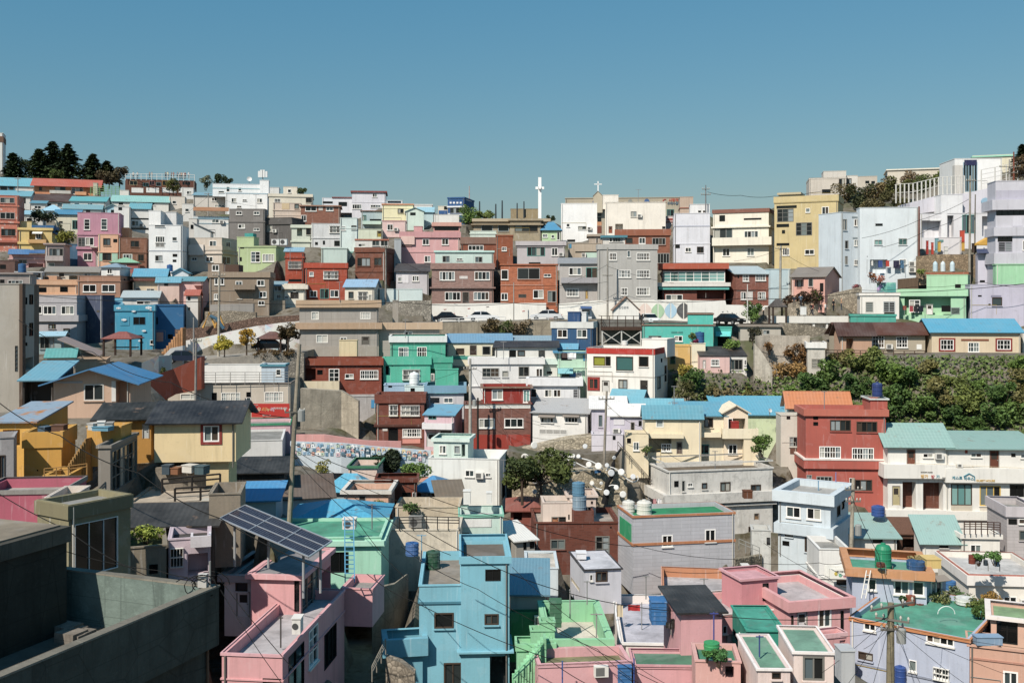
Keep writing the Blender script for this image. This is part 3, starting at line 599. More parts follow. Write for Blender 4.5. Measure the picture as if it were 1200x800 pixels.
h('tan concrete hall with two large dark blue windows near the cross tower','#ab9a80',930,1460,398,520,'984 442 1064 486 B1#8fa0a8; 1102 440 1178 488 B1#8fa0a8; 1330 448 1386 490 B2',Y=188,D=9,k='q',b='398 20 .3 #b9a88c; 435 8 .5 #9a886c')
h('mint terrace block in front of the tan concrete hall','#cfdcd0',905,1088,482,560,'',Y=174,D=4,b='500 6 .1')
crop(600,190)
h('aged concrete hall wing with long dark blue window','#a8987c',-15,205,398,560,'18 442 180 488 B3',Y=186,D=8,k='q',b='398 14 .3; 436 8 .4')
h('pale green small house under the blue roofed hut by the cross tower','#b6d2a2',210,340,478,570,'215 505 250 530 W2; 276 512 298 535 W1; 316 490 340 548 W1',Y=186,D=6,roof='hip',yr=420,rc='#2f86bc',oh=.4)
h('tan weathered water tower block on the crest behind the hall','#a08c68',-10,190,328,420,'84 332 98 390 K',Y=205,D=6,k='q')
wc=h('plain white cube shaped house with slit window below the church','#f0efee',345,598,292,600,'382 432 406 456 W1; 464 450 524 474 S2; 388 544 444 560 K',Y=190,D=8,b='290 5 .04')
cc=h('large cream white flat building right of the white cube house','#ece3d6',655,1080,282,520,'834 346 876 386 S2; 678 450 706 500 D#9a5238; 726 434 780 500 O; 1056 452 1110 468 K',Y=186,D=9,b='282 6 .05')
h('',  '#eae2d6',638,748,230,300,par=cc,Y=188,D=5)
ch=h('tan stone church with pointed gable and blue emblem at the crest','#b0a590',375,1240,252,520,'598 336 628 382 K#8d8a80; 600 388 628 420 K#2a2e38; 598 420 630 446 Q#c98a5a; 1088 332 1140 382 T2; 598 450 630 500 Q#7a4030',Y=226,D=9,k='g',name='church',cat='church',b='252 5 .1')
h('',  '#c0b49c',572,636,235,330,par=ch,Y=224.5,D=3,roof='gy',yr=204,rc='#9a9284',oh=.1)
h('pink white narrow house stack right of the cream building','#e0d0cc',1084,1160,380,650,'1090 395 1140 410 Q#a04a44; 1084 470 1140 490 H#8a4a44; 1110 560 1145 590 W1',Y=194,D=6,b='418 6 .1 #8f4a44; 520 8 .1 #8f4a44')
bw=h('brown brick house behind grey apartment with glazed balcony end','#93583f',732,1110,476,720,'800 532 848 572 B1; 892 530 938 574 W2; 985 532 1080 582 S4; 1022 640 1110 712 S4; 732 520 735 525 K',Y=160,D=7,k='b',b='474 44 .2 #9a5c42')
h('small pavilion roofed rooftop room with blue eaves on grey apartment','#d6d0c8',640,795,530,620,'684 524 706 562 W1; 708 524 780 562 S4',Y=151,D=5,b='516 16 .35 #3f86a2')
h('taupe concrete house with roof overhang left of grey apartment','#b0a08f',540,640,508,700,'590 534 606 582 W1',Y=165,D=6,b='508 14 .3')
h('bare beige plastered house below the white cube','#b6a692',395,620,570,740,'445 628 600 636 K; 515 636 615 676 Q#bcd8c8; 490 640 520 670 X; 388 575 418 604 Q#2f8fc4',Y=165,D=6)
gl=h('grey lilac house with wide teal glazed window','#beb6b8',36,370,580,760,'106 590 232 660 T4; 278 602 322 658 W2; 118 704 200 716 K',Y=160,D=6,b='556 30 .25; 588 10 .1 #a9a0a2')
ga=h('pale grey three storey apartment with white mullioned windows','#b4b1ac',606,1022,612,972,'682 638 736 690 W2g; 810 622 832 668 W1; 876 638 970 690 W4g; 748 758 836 812 W4g; 876 758 970 812 W4g; 766 882 814 936 W2g; 874 880 970 936 W4g',Y=147,D=7,yaw=0,xr=None,b='578 36 .12; 972 6 .1')
gh=h('grey two storey house with sloping sheet roof edge and glass doors','#b2aba6',334,640,712,980,'400 740 488 794 W3; 520 740 602 816 T2; 384 888 470 944 W4g; 514 900 536 960 D#b58f3c; 345 812 648 850 E#a5a2a6',Y=149,D=6,roof='sh',yr=676,rc='#8f9194',rk='corr')
og=h('orange brick house with white framed picture window','#b4653f',-80,320,718,990,'38 744 196 824 S2; 224 786 274 806 W2; 148 898 222 958 W2; 250 904 312 985 S2; -80 756 -26 826 W1; -80 920 -30 970 W2; 45 928 100 952 V',Y=150,D=5,k='b',b='716 8 .15; 862 6 .05')
crop(800,170)
lt=h('tall white lilac house with two small windows below the church sign','#dcdce4',-60,192,480,830,'18 720 60 752 W2; 100 714 148 758 B2; -54 700 -20 725 K',Y=172,D=8,b='568 6 .05 #b4b8c8; 692 6 .06')
h('',  '#e6e4e4',52,190,416,482,'106 458 132 478 W1; 140 458 170 478 W1',par=lt,D=4)
h('beige box house on the crest left of the tall lilac house','#c0a894',-20,74,364,480,'',Y=186,D=5,b='440 6 .1 #9a5a48')
dc=h('cream house with diagonal stair wall and white balcony','#eae2d0',214,605,480,830,'258 494 298 536 K; 216 580 350 656 S3; 432 604 532 660 W4; 430 515 554 524 K; 280 726 332 780 W2; 452 724 504 778 W2; 214 655 630 702 E#eae2d0',Y=171,D=7,xr=645,b='456 26 .15 #8a5a4c; 576 10 .3; 700 8 .1')
h('',  '#ece6da',540,645,480,560,par=dc,Y=173,D=4)
yo=h('khaki yellow four storey house with dark enclosed balcony','#cdb882',645,1092,366,870,'664 450 780 538 P3; 864 444 896 474 W1; 978 434 1028 488 W2; 660 428 802 442 K; 796 546 910 634 P3; 976 576 1032 634 B1; 660 556 748 576 K; 698 598 720 622 K; 702 726 750 776 W3; 660 690 750 706 K; 858 734 926 770 W2; 980 714 1096 766 Q#35695c',Y=164,D=8,xr=1128,b='366 40 .12; 404 8 .1 #b8a470')
h('',  '#c0b290',680,820,338,370,par=yo,D=4,b='338 14 .3')
h('grey white apartment block high on the hill at upper right','#cdc3b6',890,1150,232,420,'1098 234 1140 290 B2; 1146 234 1190 292 B2; 980 312 1040 340 K',Y=225,D=9,xl=870,b='232 10 .05')
h('',  '#cdc6bc',990,1150,184,240,par=HS[-1],D=5)
h('',  '#d6d0c6',1152,1230,215,300,'1150 236 1188 290 B2',par=HS[-1],D=6)
crop(1000,150)
h('low beige block on the far ridge right of the apartment block','#c2b7a8',-20,168,342,430,'84 372 112 390 K; 126 374 152 392 K',Y=240,D=6)
h('long cream hall with rounded end on the far ridge','#d0c6b4',240,650,296,410,'',Y=250,D=10,b='292 8 .3 #e2dccc')
# ---- upper right
crop(1000,150)
sch=h('white modern hall with tall blue glazed front on the terrace at upper right','#e9e8e6',712,1045,215,480,'772 240 872 448 T5#8fb0c0; 780 225 868 262 Q#1d2f5c',Y=165,D=7,yaw=-4,ph=.3)
h('',  '#c9c4bc',712,770,262,480,par=sch,Y=164.6,D=1,cap=False)
h('cream hall with domed green netted roof behind the blue glazed hall','#d9cfb4',840,1120,196,330,'',Y=178,D=8,b='200 10 .2 #8fd0b8')
ice=h('ice blue three storey house with laundry balcony at upper right','#d5dde2',45,458,560,1160,'155 672 206 688 K; 148 786 204 822 S2t; 318 776 378 822 S2t; 118 925 240 1020 O; 322 922 374 960 W2; 388 938 436 975 X; 388 980 436 1015 X; 95 900 100 905 K',Y=150,D=7,yaw=-8)
h('curved pale blue end of the ice blue house with grilled windows','#cbd6de',-88,45,590,1200,'-75 640 -45 720 S2; -10 622 50 635 Q#8c979c; 5 640 45 690 W2; -60 790 -35 850 S1; -5 768 50 780 Q#8c979c; 5 785 48 830 W2; -60 900 -40 960 S2; 5 925 35 965 W2',Y=150.5,D=5,yaw=22)
h('white workshop wall under the fence with open dark shopfront bays','#dcdade',470,1000,600,850,'475 650 615 770 O; 660 615 705 770 O; 765 610 860 740 T3; 905 620 995 760 O; 540 640 620 652 Q#e6e6e6; 620 585 660 780 Q#e9e8ea',Y=157,D=6,yaw=-6)
h('white workshop flat roofed storey beneath the terrace rail and hung with red cloths','#cfccd0',600,760,770,900,'',Y=151,D=3)
lr=h('large lilac white building with dark recessed band at the right edge','#c6c4ce',1000,1300,372,1420,'1005 582 1300 612 K; 1015 765 1118 800 K; 1018 800 1118 870 V#a5a2ac; 1120 620 1190 690 Q#cfcdd8; 1190 790 1230 860 W1; 1000 440 1300 505 Q#b5b2c2',Y=139,D=8,b='508 70 .6; 700 60 .3; 880 75 .3',yaw=-8)
crop(1000,270)
h('mint green painted lower storey at the right edge','#9cd3a6',1002,1300,240,640,'',Y=137.4,D=1.2,b='236 6 .1',yaw=-8,cap=False)
h('lilac plastered wall house with one square hood vent and stair side','#bdb8ca',820,1300,380,640,'968 455 1040 470 Q#8c889c; 975 470 1046 530 B1; 876 455 902 465 K; 950 515 965 525 K',Y=134,D=3,yaw=-10)
h('narrow lilac gap house with dark doorway behind the lilac wall','#c5c2d2',875,1000,160,400,'890 350 925 365 K; 950 165 1000 360 O; 865 130 1000 160 H#2c3f66',Y=143,D=3)
mg=h('mint green house with balcony and hanging laundry at upper right','#a2d0a8',322,790,420,650,'360 470 685 595 O; 392 488 470 575 W2; 620 528 685 572 K; 685 540 750 590 V#8a9a90; 512 518 560 590 D#e2ded6',Y=137,D=6,yaw=-5,b='412 50 .3',xr=815)
h('',  '#a2d0a8',515,805,312,420,'715 378 756 404 K',par=mg,Y=139,D=4,b='296 12 .1 #9a5a3c')
h('white flat house with two grey shuttered windows left of the mint house','#e6e0d8',48,322,440,620,'84 500 142 576 V#c0bcb4; 210 498 294 574 V#b8bcbc; 215 572 292 588 S1',Y=136,D=6,b='436 22 .15')
h('turquoise shed roof block below the white shuttered house','#3fa594',-20,300,590,660,'',Y=132,D=2.4,b='588 14 .1')
h('long grey cottage with dark brown ridged roof and railed yard','#b3a690',-90,505,722,860,'-60 740 30 820 D#4a342a; 55 738 218 826 W4g; 302 744 382 824 W2g; 445 800 480 835 Q#e9e7e2',Y=126,D=6,yaw=0,roof='gx',yr=648,rc='#5a372b',xr=None,oh=.5)
h('beige cottage with red trimmed windows and sky blue metal roof','#d9c4a4',552,1175,708,856,'612 766 706 840 R2g; 806 785 886 855 W2g; 1010 768 1106 838 R2g; 758 762 952 776 Q#8a5038',Y=125,D=6,roof='gx',yr=622,rc='#3f98c6',yaw=-6,oh=.4)
h('pale house corner cut by the right edge beside the beige cottage','#d4cfc6',1190,1300,700,870,'',Y=126,D=5,yaw=-6)
crop(800,290)
tb=h('brick house with teal glazed balcony and red tile canopy','#7c4436',-145,300,150,400,'-140 168 340 240 W8t; -120 330 0 370 W3; 100 300 290 362 O; 300 310 372 395 O; -60 180 -30 235 K',Y=149,D=6,k='b',b='112 40 .5 #b2543a; 248 26 .7 #d9d3cc; 270 26 .5 #4fb8bc')
h('old brick house with plain pale blue side wall and white windows','#8e5646',375,618,185,420,'422 188 466 238 W2g; 512 180 584 234 W3g; 408 312 448 366 W2; 452 310 492 370 Q#d8d4cf; 528 312 584 362 W2g; 386 195 396 215 K',Y=147,D=6,k='b',roof='sh',yr=135,rc='#a9b8bd',xr=None,yaw=6,b='288 10 .08')
h('plain pale blue block joined to the old brick house','#bed2d8',618,755,150,420,'',Y=146.6,D=5,yaw=4,b='284 4 .05 #9ab0b8')
h('salmon pink cottage with grey tiled roof above the stepped terrace','#d9a192',768,1000,205,330,'804 222 838 280 B1; 884 218 918 276 S1; 965 250 990 310 K; 788 216 852 226 H#4a3a34',Y=144,D=6,roof='gx',yr=140,rc='#7d746c',xr=1100,oh=.3)
tq=h('bright turquoise flat building with awning and small blue vent','#3fbcbc',-282,215,546,720,'-240 620 -150 640 P4; -80 588 0 602 Q#2a8f90; -58 620 0 660 W2',Y=133,D=7,yaw=-9,b='540 8 .12 #8a6a58')
h('',  '#3fbcbc',38,215,470,600,par=tq,Y=132.6,D=5.5,b='462 8 .12 #8a6a58')
h('turquoise side lean-to with dark doorway and scalloped awning','#37b2b2',217,345,560,720,'245 625 325 705 O#1e2a2a; 232 588 338 622 H#55c8c6',Y=135,D=4,yaw=-12)  # doorway back is near black, its shade put into the colour
h('mustard plant terrace house beside the turquoise building','#d8ac5c',-110,65,690,860,'-90 760 -50 820 D#2f5a3c',Y=126,D=5)
h('',  '#e6dcc0',62,160,672,820,par=HS[-1],Y=125.5,D=3)
h('pink cottage with black sheet roof and glazed grey porch','#dcb4ae',122,330,762,880,'140 790 162 850 D#e6ddd8; 198 784 258 832 W2g',Y=123,D=5,roof='sh',yr=698,rc='#38322f',rk='corr',yaw=-4,oh=.1)
h('white porch cottage end with wide glazed opening beside pink cottage','#dcd6cf',330,450,762,880,'338 785 422 860 P3; 434 790 446 825 W1',Y=123.2,D=5,roof='sh',yr=698,rc='#322d2b',rk='corr',yaw=-4,oh=.1)
h('small concrete shed with black doorway under the stone terrace','#b5ada0',405,690,550,650,'470 568 530 650 O; 565 580 612 610 S2',Y=132,D=5,b='540 16 .3 #8f857a')
h('long white parapet terrace with pillared lower storey','#e4dfd6',640,1155,484,660,'806 530 915 600 O; 930 534 1010 600 O; 1022 534 1072 600 O; 1080 534 1112 600 O',Y=138,D=6,yaw=-2,b='482 48 .15')
h('small tan cottage with brown roof and open railed porch','#c49a7e',1110,1330,598,770,'1150 640 1200 740 O',Y=124,D=4,yaw=0,roof='gx',yr=528,rc='#4a2f28',oh=.5)
h('weathered white block between the ruin and the green slope','#c9c2b6',878,1000,670,900,'905 780 985 850 V#a39c90',Y=121,D=4,k='q',b='666 40 .2 #e2dfda')
# ---- middle left
crop(0,390)
lg2=h('pale grey rendered block with brick corner strip at the left edge','#b0a89c',-120,135,-348,600,'105 90 125 270 V#5a5650',Y=92,D=5,yaw=2,xr=238,sw='165 -250 190 -200 K; 205 -270 232 -200 K; 165 70 190 90 K; 160 -60 185 20 K; 205 -70 232 20 K; 168 180 232 250 O')
h('',  '#5e4a3c',136,158,-346,560,par=lg2,Y=91.9,D=1,cap=False)
h('brown rough block standing behind the pale grey block','#6d5d4c',135,238,-342,600,'160 0 186 80 K; 204 -40 230 70 K; 200 90 232 240 B1',Y=97.5,D=3,k='q',yaw=16)
crop(0,390)
crop(0,270)
h('grey mauve flat roof house above the pale grey block','#a3958f',-60,222,300,760,'0 345 30 372 K; 55 350 160 374 W4',Y=125,D=6,b='296 10 .2')
h('brick dark maroon house behind grey flat roof at the left','#7b5a50',-60,105,210,330,'0 240 40 270 K',Y=146,D=6,k='b')
h('white bodied house under the blue drum tank left of peach house','#cfd0d2',105,300,290,400,'200 300 300 330 K; 125 300 180 325 W2',Y=147,D=5,b='288 6 .1')
crop(200,180)
h('small white cottage stepping below the viewing pavilion','#dfdcd6',80,160,352,480,'100 385 130 410 W1',Y=205,D=6)
h('white shed with flat brown roof beside the tall white block','#d8d2ca',128,185,455,600,'140 500 160 530 K',Y=186,D=5)
h('cream sliver house between white long house and awning cottage','#d9cfc2',-10,100,300,420,'10 330 40 355 W1',Y=228,D=5)
crop(0,390)
h('pale blue sheet roof shed with aviary panels at the left','#9fb2b4',240,430,20,150,'280 20 380 110 P3',Y=118,D=5,roof='gx',yr=-8,rc='#9cc4d4',rk='corr',oh=.5)
h('green roofed shed beside the striped sheet roof','#cfc4b8',330,520,170,250,'',Y=108,D=5,roof='gx',yr=110,rc='#4a9fa8',xr=None,oh=.3)
h('lean-to with long brown and white striped corrugated roof','#8f8478',450,660,150,250,'',Y=112,D=7,roof='sl',yr=60,rc='#a58f86',rk='corr',oh=.6)
h('tan block house with flat roof below the red gazebo','#c2a284',530,745,190,300,'640 150 690 175 X',Y=103,D=5,b='186 6 .1',xr=None)
bh=h('beige house under wide bright blue overhanging roof','#caa68c',375,915,340,600,'380 302 580 352 Q#a7a9ae; 590 360 730 475 B2#c9c4bc; 785 330 815 480 Q#d8d4ce; 815 330 915 500 O',Y=82,D=8,yaw=8,roof='gy',yr=252,rc='#2a7fc0',oh=.9)
h('open carport with faded blue roof left of the beige house','#453f3b',165,370,330,560,'170 335 360 500 O',Y=84,D=6,yaw=8,roof='sh',yr=205,rc='#5a9cc0',oh=.4)
ru=h('mustard yellow house under rusty blue sheet roof','#dda83e',-20,240,625,1200,'20 680 140 800 O',Y=66,D=6,yaw=4,roof='sh',yr=490,rc='#8296a8',rk='rust',oh=.3)
h('mustard yellow wing with low parapet terrace and blue tarp','#d29b34',168,432,700,1200,'260 960 270 970 K',Y=63.5,D=5,yaw=2,xr=560,b='700 110 .1',ph=1.0)
h('dark roofed yellow house with rubble on its terrace','#b8842f',700,1062,600,900,'1000 640 1050 740 D#b8bcbc; 870 650 900 700 K',Y=69,D=6,roof='gx',yr=492,rc='#26241f',oh=.5,yaw=8)
h('',  '#d09a38',610,850,655,850,par=HS[-1],Y=64.8,D=2,yaw=2,k='p',ph=.6)
h('grey concrete cabin with dark glazed side between the yellow houses','#8a8278',690,775,790,1100,'',Y=62,D=6,xr=968,sw='785 830 960 1020 P6',b='790 20 .1')
h('mustard yellow lower wall with rusty stain and narrow stair','#cf9a38',312,480,1000,1220,'330 1040 350 1190 Q#b5701f; 355 852 460 1000 D#8a5a2a',Y=61,D=4,yaw=4,xr=620,b='1000 10 .08')
h('lilac grey house corner with one window at the left edge','#a5a0a0',-80,96,735,1100,'-20 860 38 1020 B2',Y=60,D=2.6,yaw=22,k='q')
cw=h('cream house with black tiled roof and red framed window','#e6cc98',1085,1658,620,900,'1430 650 1542 764 R2',Y=68,D=6,yaw=5,roof='gx',yr=480,rc='#23252a',rk='slate',oh=.5,b='',deep=.1)
h('',  '#d9bf8c',1400,1608,905,1050,par=cw,Y=68.7,D=3)
rs_=h('beige community building with red hangul signboard','#c3b8a8',1180,2040,358,680,'1268 426 1410 470 C2; 1555 418 1690 482 C4g; 1860 414 1992 484 C4g; 1490 420 1524 492 K; 1732 416 1764 452 K; 1732 452 1764 480 W1; 1734 600 1766 640 W1; 1790 600 1910 650 K; 1490 420 1524 485 K',Y=113,D=8,yaw=4,b='352 8 .12 #8a8078',cap=False)
h('',  '#e4e1dc',1430,1838,218,345,par=rs_,Y=118,D=4,ph=.2); h('','#b9c8d4',1838,2000,222,345,'1940 255 1975 300 W1',par=rs_,Y=117,D=3,ph=.2,b='222 14 .15 #3f8aa8')
h('low pink house with green edged roof terrace below the red sign','#d6aeb4',1660,2040,646,790,'1660 710 1690 750 K; 1850 700 1960 730 V#b08a8c',Y=104,D=5,b='640 14 .1 #2f8a62',ph=.3)
h('white flat slab roof house with blue tank on its corner','#d9d7d4',1660,1985,756,960,'',Y=96,D=8,ph=.2)
crop(200,400)
h('dark red brick house with cream balcony and glazed door','#8a3f2a',925,1482,122,430,'1030 200 1068 232 K; 1112 192 1186 284 W2; 1226 228 1286 260 W2; 1332 202 1460 264 W4g; 920 275 1190 345 E#dfcfae; 920 190 1020 270 O',Y=123,D=4,k='b',b='120 48 .25 #8f452e',yaw=4)
tg=h('large grey tiled building with tan slab bands on stepped terraces','#a59e96',905,1460,-290,140,'990 -210 1042 -152 C2g; 1024 -48 1106 10 C2; 1332 -206 1406 -156 C4g; 1340 -36 1400 22 D#6a655e; 1190 -30 1240 10 W2',Y=131,D=7,k='g',yaw=6,b='-290 52 .4 #c0a282; -130 44 .5 #b99a7c; 36 100 .06 #aaa196')
h('lower grey tiled wing with tan parapet beside the teal house','#a8a199',1300,1890,-130,60,'1310 -20 1342 24 D#5a564f; 1640 -70 1700 -40 W2',Y=132.5,D=5,k='g',yaw=4,b='-132 48 .4 #c4a88a')
h('',  '#a39a8e',1560,1600,-290,-120,par=tg,Y=134,D=2); 
h('cream wall strip at the foot of the grey tiled building','#d9c69c',1185,1310,-10,130,'',Y=127.5,D=1.5,yaw=4)
h('cream cottage with sky blue hipped roof on the stone wall','#e2dac8',1225,1430,-385,-250,'1250 -350 1286 -302 B1; 1316 -350 1382 -285 W2G; 1390 -330 1416 -285 W1',Y=145,D=5,roof='gx',yr=-435,rc='#86a9c6',xr=1470)
h('low aqua wall house behind the stone terrace wall','#cfdedd',1470,1770,-370,-270,'1300 -300 1310 -290 K',Y=148.5,D=3)
# ---- middle
crop(400,400)
th=h('teal green house with white parapet and white framed windows','#45b397',345,732,-30,320,'402 40 472 110 W2g; 532 38 600 110 W2g; 312 172 332 232 K',Y=126.5,D=6,yaw=4,b='-38 44 .2 #dfe4e2; 8 10 .1 #2a7f6c')
h('',  '#48b89b',296,626,112,330,'312 172 334 232 K; 430 198 552 270 G3; 355 170 360 175 K',par=th,Y=124.4,D=2,b='112 52 .15')
h('',  '#40aa8f',626,780,118,330,'610 190 700 300 O; 605 225 655 275 X',par=th,Y=125,D=2,b='110 40 .1')
h('',  '#48b89b',660,822,195,330,par=th,Y=122.6,D=1.4)
h('reddish brown brick house with barred double windows below the teal house','#7c4030',246,582,372,730,'336 446 396 522 W2G; 418 450 550 522 W4G; 330 608 398 704 K; 430 612 562 672 W4g; 290 610 325 628 Q#d8d0c8; 430 672 555 715 Q#d98f80',Y=115,D=4.5,k='b',b='372 60 .2; 584 14 .25 #5a342a',yaw=2)
h('pale blue rooftop shed row between the teal and brick houses','#9fbcd4',300,590,305,430,'330 310 356 322 K',Y=120.8,D=3,b='360 6 .1')
h('pale aqua hut carrying a white tank in front of the teal house','#c9dfe0',445,585,312,400,'486 328 516 350 K',Y=118.5,D=2.2)
h('rough retaining house wall of grey cement with one blue vent','#b3aeac',-20,246,385,580,'210 410 246 466 Q#2f8fd0; 20 420 60 520 V',Y=121,D=3,k='q',yaw=4)
h('small pink and white house with sky blue sheet roof and balcony','#dcb8c0',584,792,515,770,'612 516 668 548 T2; 582 565 790 612 E#e6e2e4; 598 640 675 740 D#d0d0ce; 690 620 780 680 W1',Y=113,D=4.5,roof='sh',yr=446,rc='#5a9fcc',xr=850,rk='corr',oh=.2)
h('white house with scuffed blue flat roof behind the pink balcony house','#c4c2c6',600,862,366,560,'720 396 786 432 W2; 625 395 690 435 O',Y=118.6,D=5,b='310 52 .3 #6f9fc6')
wh_=h('white two storey building with dark windows above the red house','#e3e1df',900,1420,112,480,'990 186 1110 250 S2g; 1130 206 1174 250 S1; 1246 176 1320 246 P2; 1368 188 1422 252 W2; 1430 208 1480 228 K',Y=123,D=6,yaw=2,b='118 42 .2; 310 8 .12')
rd=h('red brick house with white balustrade strip and red base','#93291f',996,1330,318,800,'1058 336 1136 410 W2; 1278 340 1326 430 W2t; 964 540 1078 608 W3; 1146 540 1280 604 W3; 1000 448 1330 466 Q#e8e4de; 1004 310 1330 320 K',Y=115.5,D=4,yaw=2,b='318 10 .3 #8a6a58; 434 10 .2',k='p')
h('',  '#7f5246',865,1332,438,800,'966 540 1078 608 W3; 1146 540 1280 604 W3; 868 444 1330 468 V#efece6; 915 655 1332 790 Q#a03526',par=rd,Y=112.6,D=3,k='b',b='436 6 .1')
crop(600,400)
w2=h('white flat house with railed terrace and lilac windows below black roof','#e2e1e2',120,478,262,560,'228 336 282 392 W2; 290 336 344 392 W2; 428 332 466 400 V#c8c8cc; 130 330 175 395 W1',Y=119,D=3.4,yaw=-2,b='258 52 .35')
h('white old house with long ridged black roof and washing frame','#dfdcd6',-120,318,40,330,'-20 62 28 120 K; 38 62 92 106 B1; 186 62 232 120 O; 22 195 124 258 K; 166 188 222 256 S2; 246 210 282 228 K; 120 140 240 160 E#dfe2e0',Y=124.5,D=5,roof='sh',yr=0,rc='#2b2c31',yaw=-2,b='120 40 .3 #cfe0da; 168 8 .1')
h('mint green house with lilac panel and light blue awning','#b5d9c0',322,528,80,400,'345 88 420 132 K; 392 90 450 124 Q#e9e8ea; 500 95 526 135 Q#2f8fc4; 322 184 428 222 H#6fb4cc; 350 215 410 256 O; 405 220 448 252 Q#2a70b8; 440 220 490 260 V#cfd4d4',Y=121.5,D=5,yaw=-2,b='72 8 .6 #3f8fc0; 180 6 .1')
rw=h('white cubic house with red roof band and wide dark windows','#ebe4da',527,1003,42,430,'572 104 656 172 B1y; 658 104 694 172 B1; 732 104 852 208 B1t; 892 104 960 178 B1; 541 258 608 336 R2#b5382c; 632 272 686 356 D#c9c5be; 748 266 812 334 B2; 900 270 956 356 D#2c2624; 560 320 570 325 K',Y=119,D=6,xr=1092,sw='1022 250 1044 330 B1; 1046 120 1056 145 K; 1072 170 1086 280 B1',b='42 42 .05 #b82a1c; 236 6 .03 #b8b0a6')
h('',  '#e9e4dc',914,1090,-20,60,par=rw,Y=121,D=4)
h('grey roofed white house with hooded windows above the stone slope','#e2dfda',145,530,495,720,'202 532 292 572 W4a; 372 530 462 572 W4a; 190 612 388 656 V#dcd9d4',Y=113,D=5,roof='sh',yr=405,rc='#a9a9aa',rk='corr',xr=568,oh=.3,yaw=None)
h('lilac cottage with sky blue tile roof below the red band house','#cdc6d2',690,900,420,560,'',Y=114.5,D=6,roof='gx',yr=338,rc='#5aa2c4',xr=1000,oh=.3)
h('lilac house with white sheet roof and grey side door','#c9c2d2',560,800,470,640,'608 516 636 600 S1; 615 440 650 470 K',Y=110,D=5,roof='sh',yr=390,rc='#dedcda',rk='corr',xr=None,oh=.3)
h('small lilac block with one square window at the stair foot','#d6d0da',560,780,650,790,'708 662 728 690 K; 640 600 760 640 Q#cdc8d0',Y=105.6,D=3)
h('lilac terrace house with broad white roof and black doorway','#c6bfcf',690,930,520,690,'715 540 790 586 Q#dcd8de; 834 566 862 640 D#23221f; 890 556 912 592 K; 708 610 760 640 X',Y=107,D=5,roof='sh',yr=446,rc='#e2dfda',rk='corr',oh=.3)
h('cream house with twin blue tile roofs and arched porch','#ead9b6',935,1330,530,930,'1012 536 1066 604 C1; 808 680 834 712 K; 852 706 894 766 W2; 965 672 1120 780 O; 1050 716 1120 772 W2g; 1156 704 1198 790 D#6a5a50; 1034 862 1074 890 B1; 1080 870 1110 890 W1; 1070 500 1075 505 K; 940 640 1200 672 E#ead9b6',Y=103,D=6,roof='gx',yr=450,rc='#4a93b4',yaw=-3,oh=.3)
h('',  '#e8d6b2',800,960,640,900,'808 680 836 714 K; 852 706 894 766 W2',par=HS[-1],Y=101.6,D=2)
h('cottage with sky blue ridge roof behind the twin roofed cream house','#e2d6c0',850,1200,470,560,'',Y=111,D=5,roof='gx',yr=402,rc='#5aa4c6',xr=None,oh=.2)
crop(800,390)
yc=h('pale yellow house with sky blue roof and red chest on its balcony','#ecdcbc',-20,300,580,940,'14 594 66 648 W2; 152 598 214 664 B2; 0 768 36 850 S2; 112 782 188 850 T2; 70 690 260 725 E#ecdcbc',Y=104.5,D=5,roof='sh',yr=488,rc='#4f9cc4',yaw=-3,oh=.3)
h('',  '#e8d4b8',290,460,555,940,'320 600 440 680 O; 318 600 352 678 W1; 320 782 384 852 W2; 270 664 520 735 E#ecdcbc',par=yc,Y=104,D=4,roof='gy',yr=508,rc='#e9d9bb')
h('',  '#ead7b4',430,540,740,960,'',par=yc,Y=103,D=2.5)
h('pale green house with long sky blue sheet roof and satellite dish','#cddbae',240,865,572,900,'',Y=112,D=6,yaw=-3,roof='sh',yr=450,rc='#4aa2ce',oh=.3,xl=None,k='q')
h('grey white block with barred grey shutters under the pale green house','#cfc8bc',690,866,575,940,'730 585 756 606 K; 810 590 834 612 K; 750 728 862 800 S4; 755 800 860 850 Q#6a4638',Y=107.5,D=2.5,yaw=-3)
rh=h('large brick red three storey house with orange tile rooftop and stair room','#b5584a',866,1428,535,1200,'918 585 952 608 K; 918 625 952 650 K; 1036 610 1182 690 B4; 1222 622 1368 698 B4; 960 796 1112 882 W4g; 1190 806 1344 896 W4g; 868 996 908 1025 S2; 940 1006 1052 1052 S4; 1172 1018 1196 1070 W1; 1210 1030 1332 1110 B3',Y=103,D=6,yaw=-4,xr=None,b='535 46 .25 #bf6652; 888 62 .25; 880 10 .3 #e6d8d0')
h('',  '#b5584a',1320,1440,470,540,par=rh,Y=104,D=3,b='460 10 .15 #c9d0cc')
h('orange tiled roof house behind the brick red house','#d9d0c2',745,1170,505,600,'780 540 825 565 K',Y=110.5,D=6,yaw=-4,roof='gx',yr=412,rc='#c07444',oh=.4)
crop(1000,510)
gu=h('long white guest house with painted hangul letters and sea green roof','#e6e2da',242,670,62,640,'374 96 438 230 D#7a4630; 490 126 560 156 W2; 272 352 330 490 D#b8aa7c; 346 326 440 520 O#6a3a28; 490 330 632 530 O#6a3a28; 470 70 620 92 K; 235 130 240 135 K',Y=101,D=6,yaw=-3,roof='sh',yr=-60,rc='#86aaa3',oh=.5,b='200 95 .5; 520 60 .25')
gu2=h('',  '#e6e2da',672,1330,88,640,'826 124 902 154 W2; 956 104 1026 244 D#6a3826; 686 340 834 492 B3t; 888 352 1036 496 B3#d8b048; 686 490 834 542 Q#c8bca8; 890 500 1036 590 Q#d8cdbc; 1100 345 1200 430 K; 1110 126 1140 150 K; 1176 134 1260 160 W2; 724 196 760 220 X; 785 95 803 125 Q#a04030',par=gu,Y=100.64,D=6,roof='sh',yr=-22,rc='#86aaa3',oh=.5,b='225 100 .5; 530 60 .25')
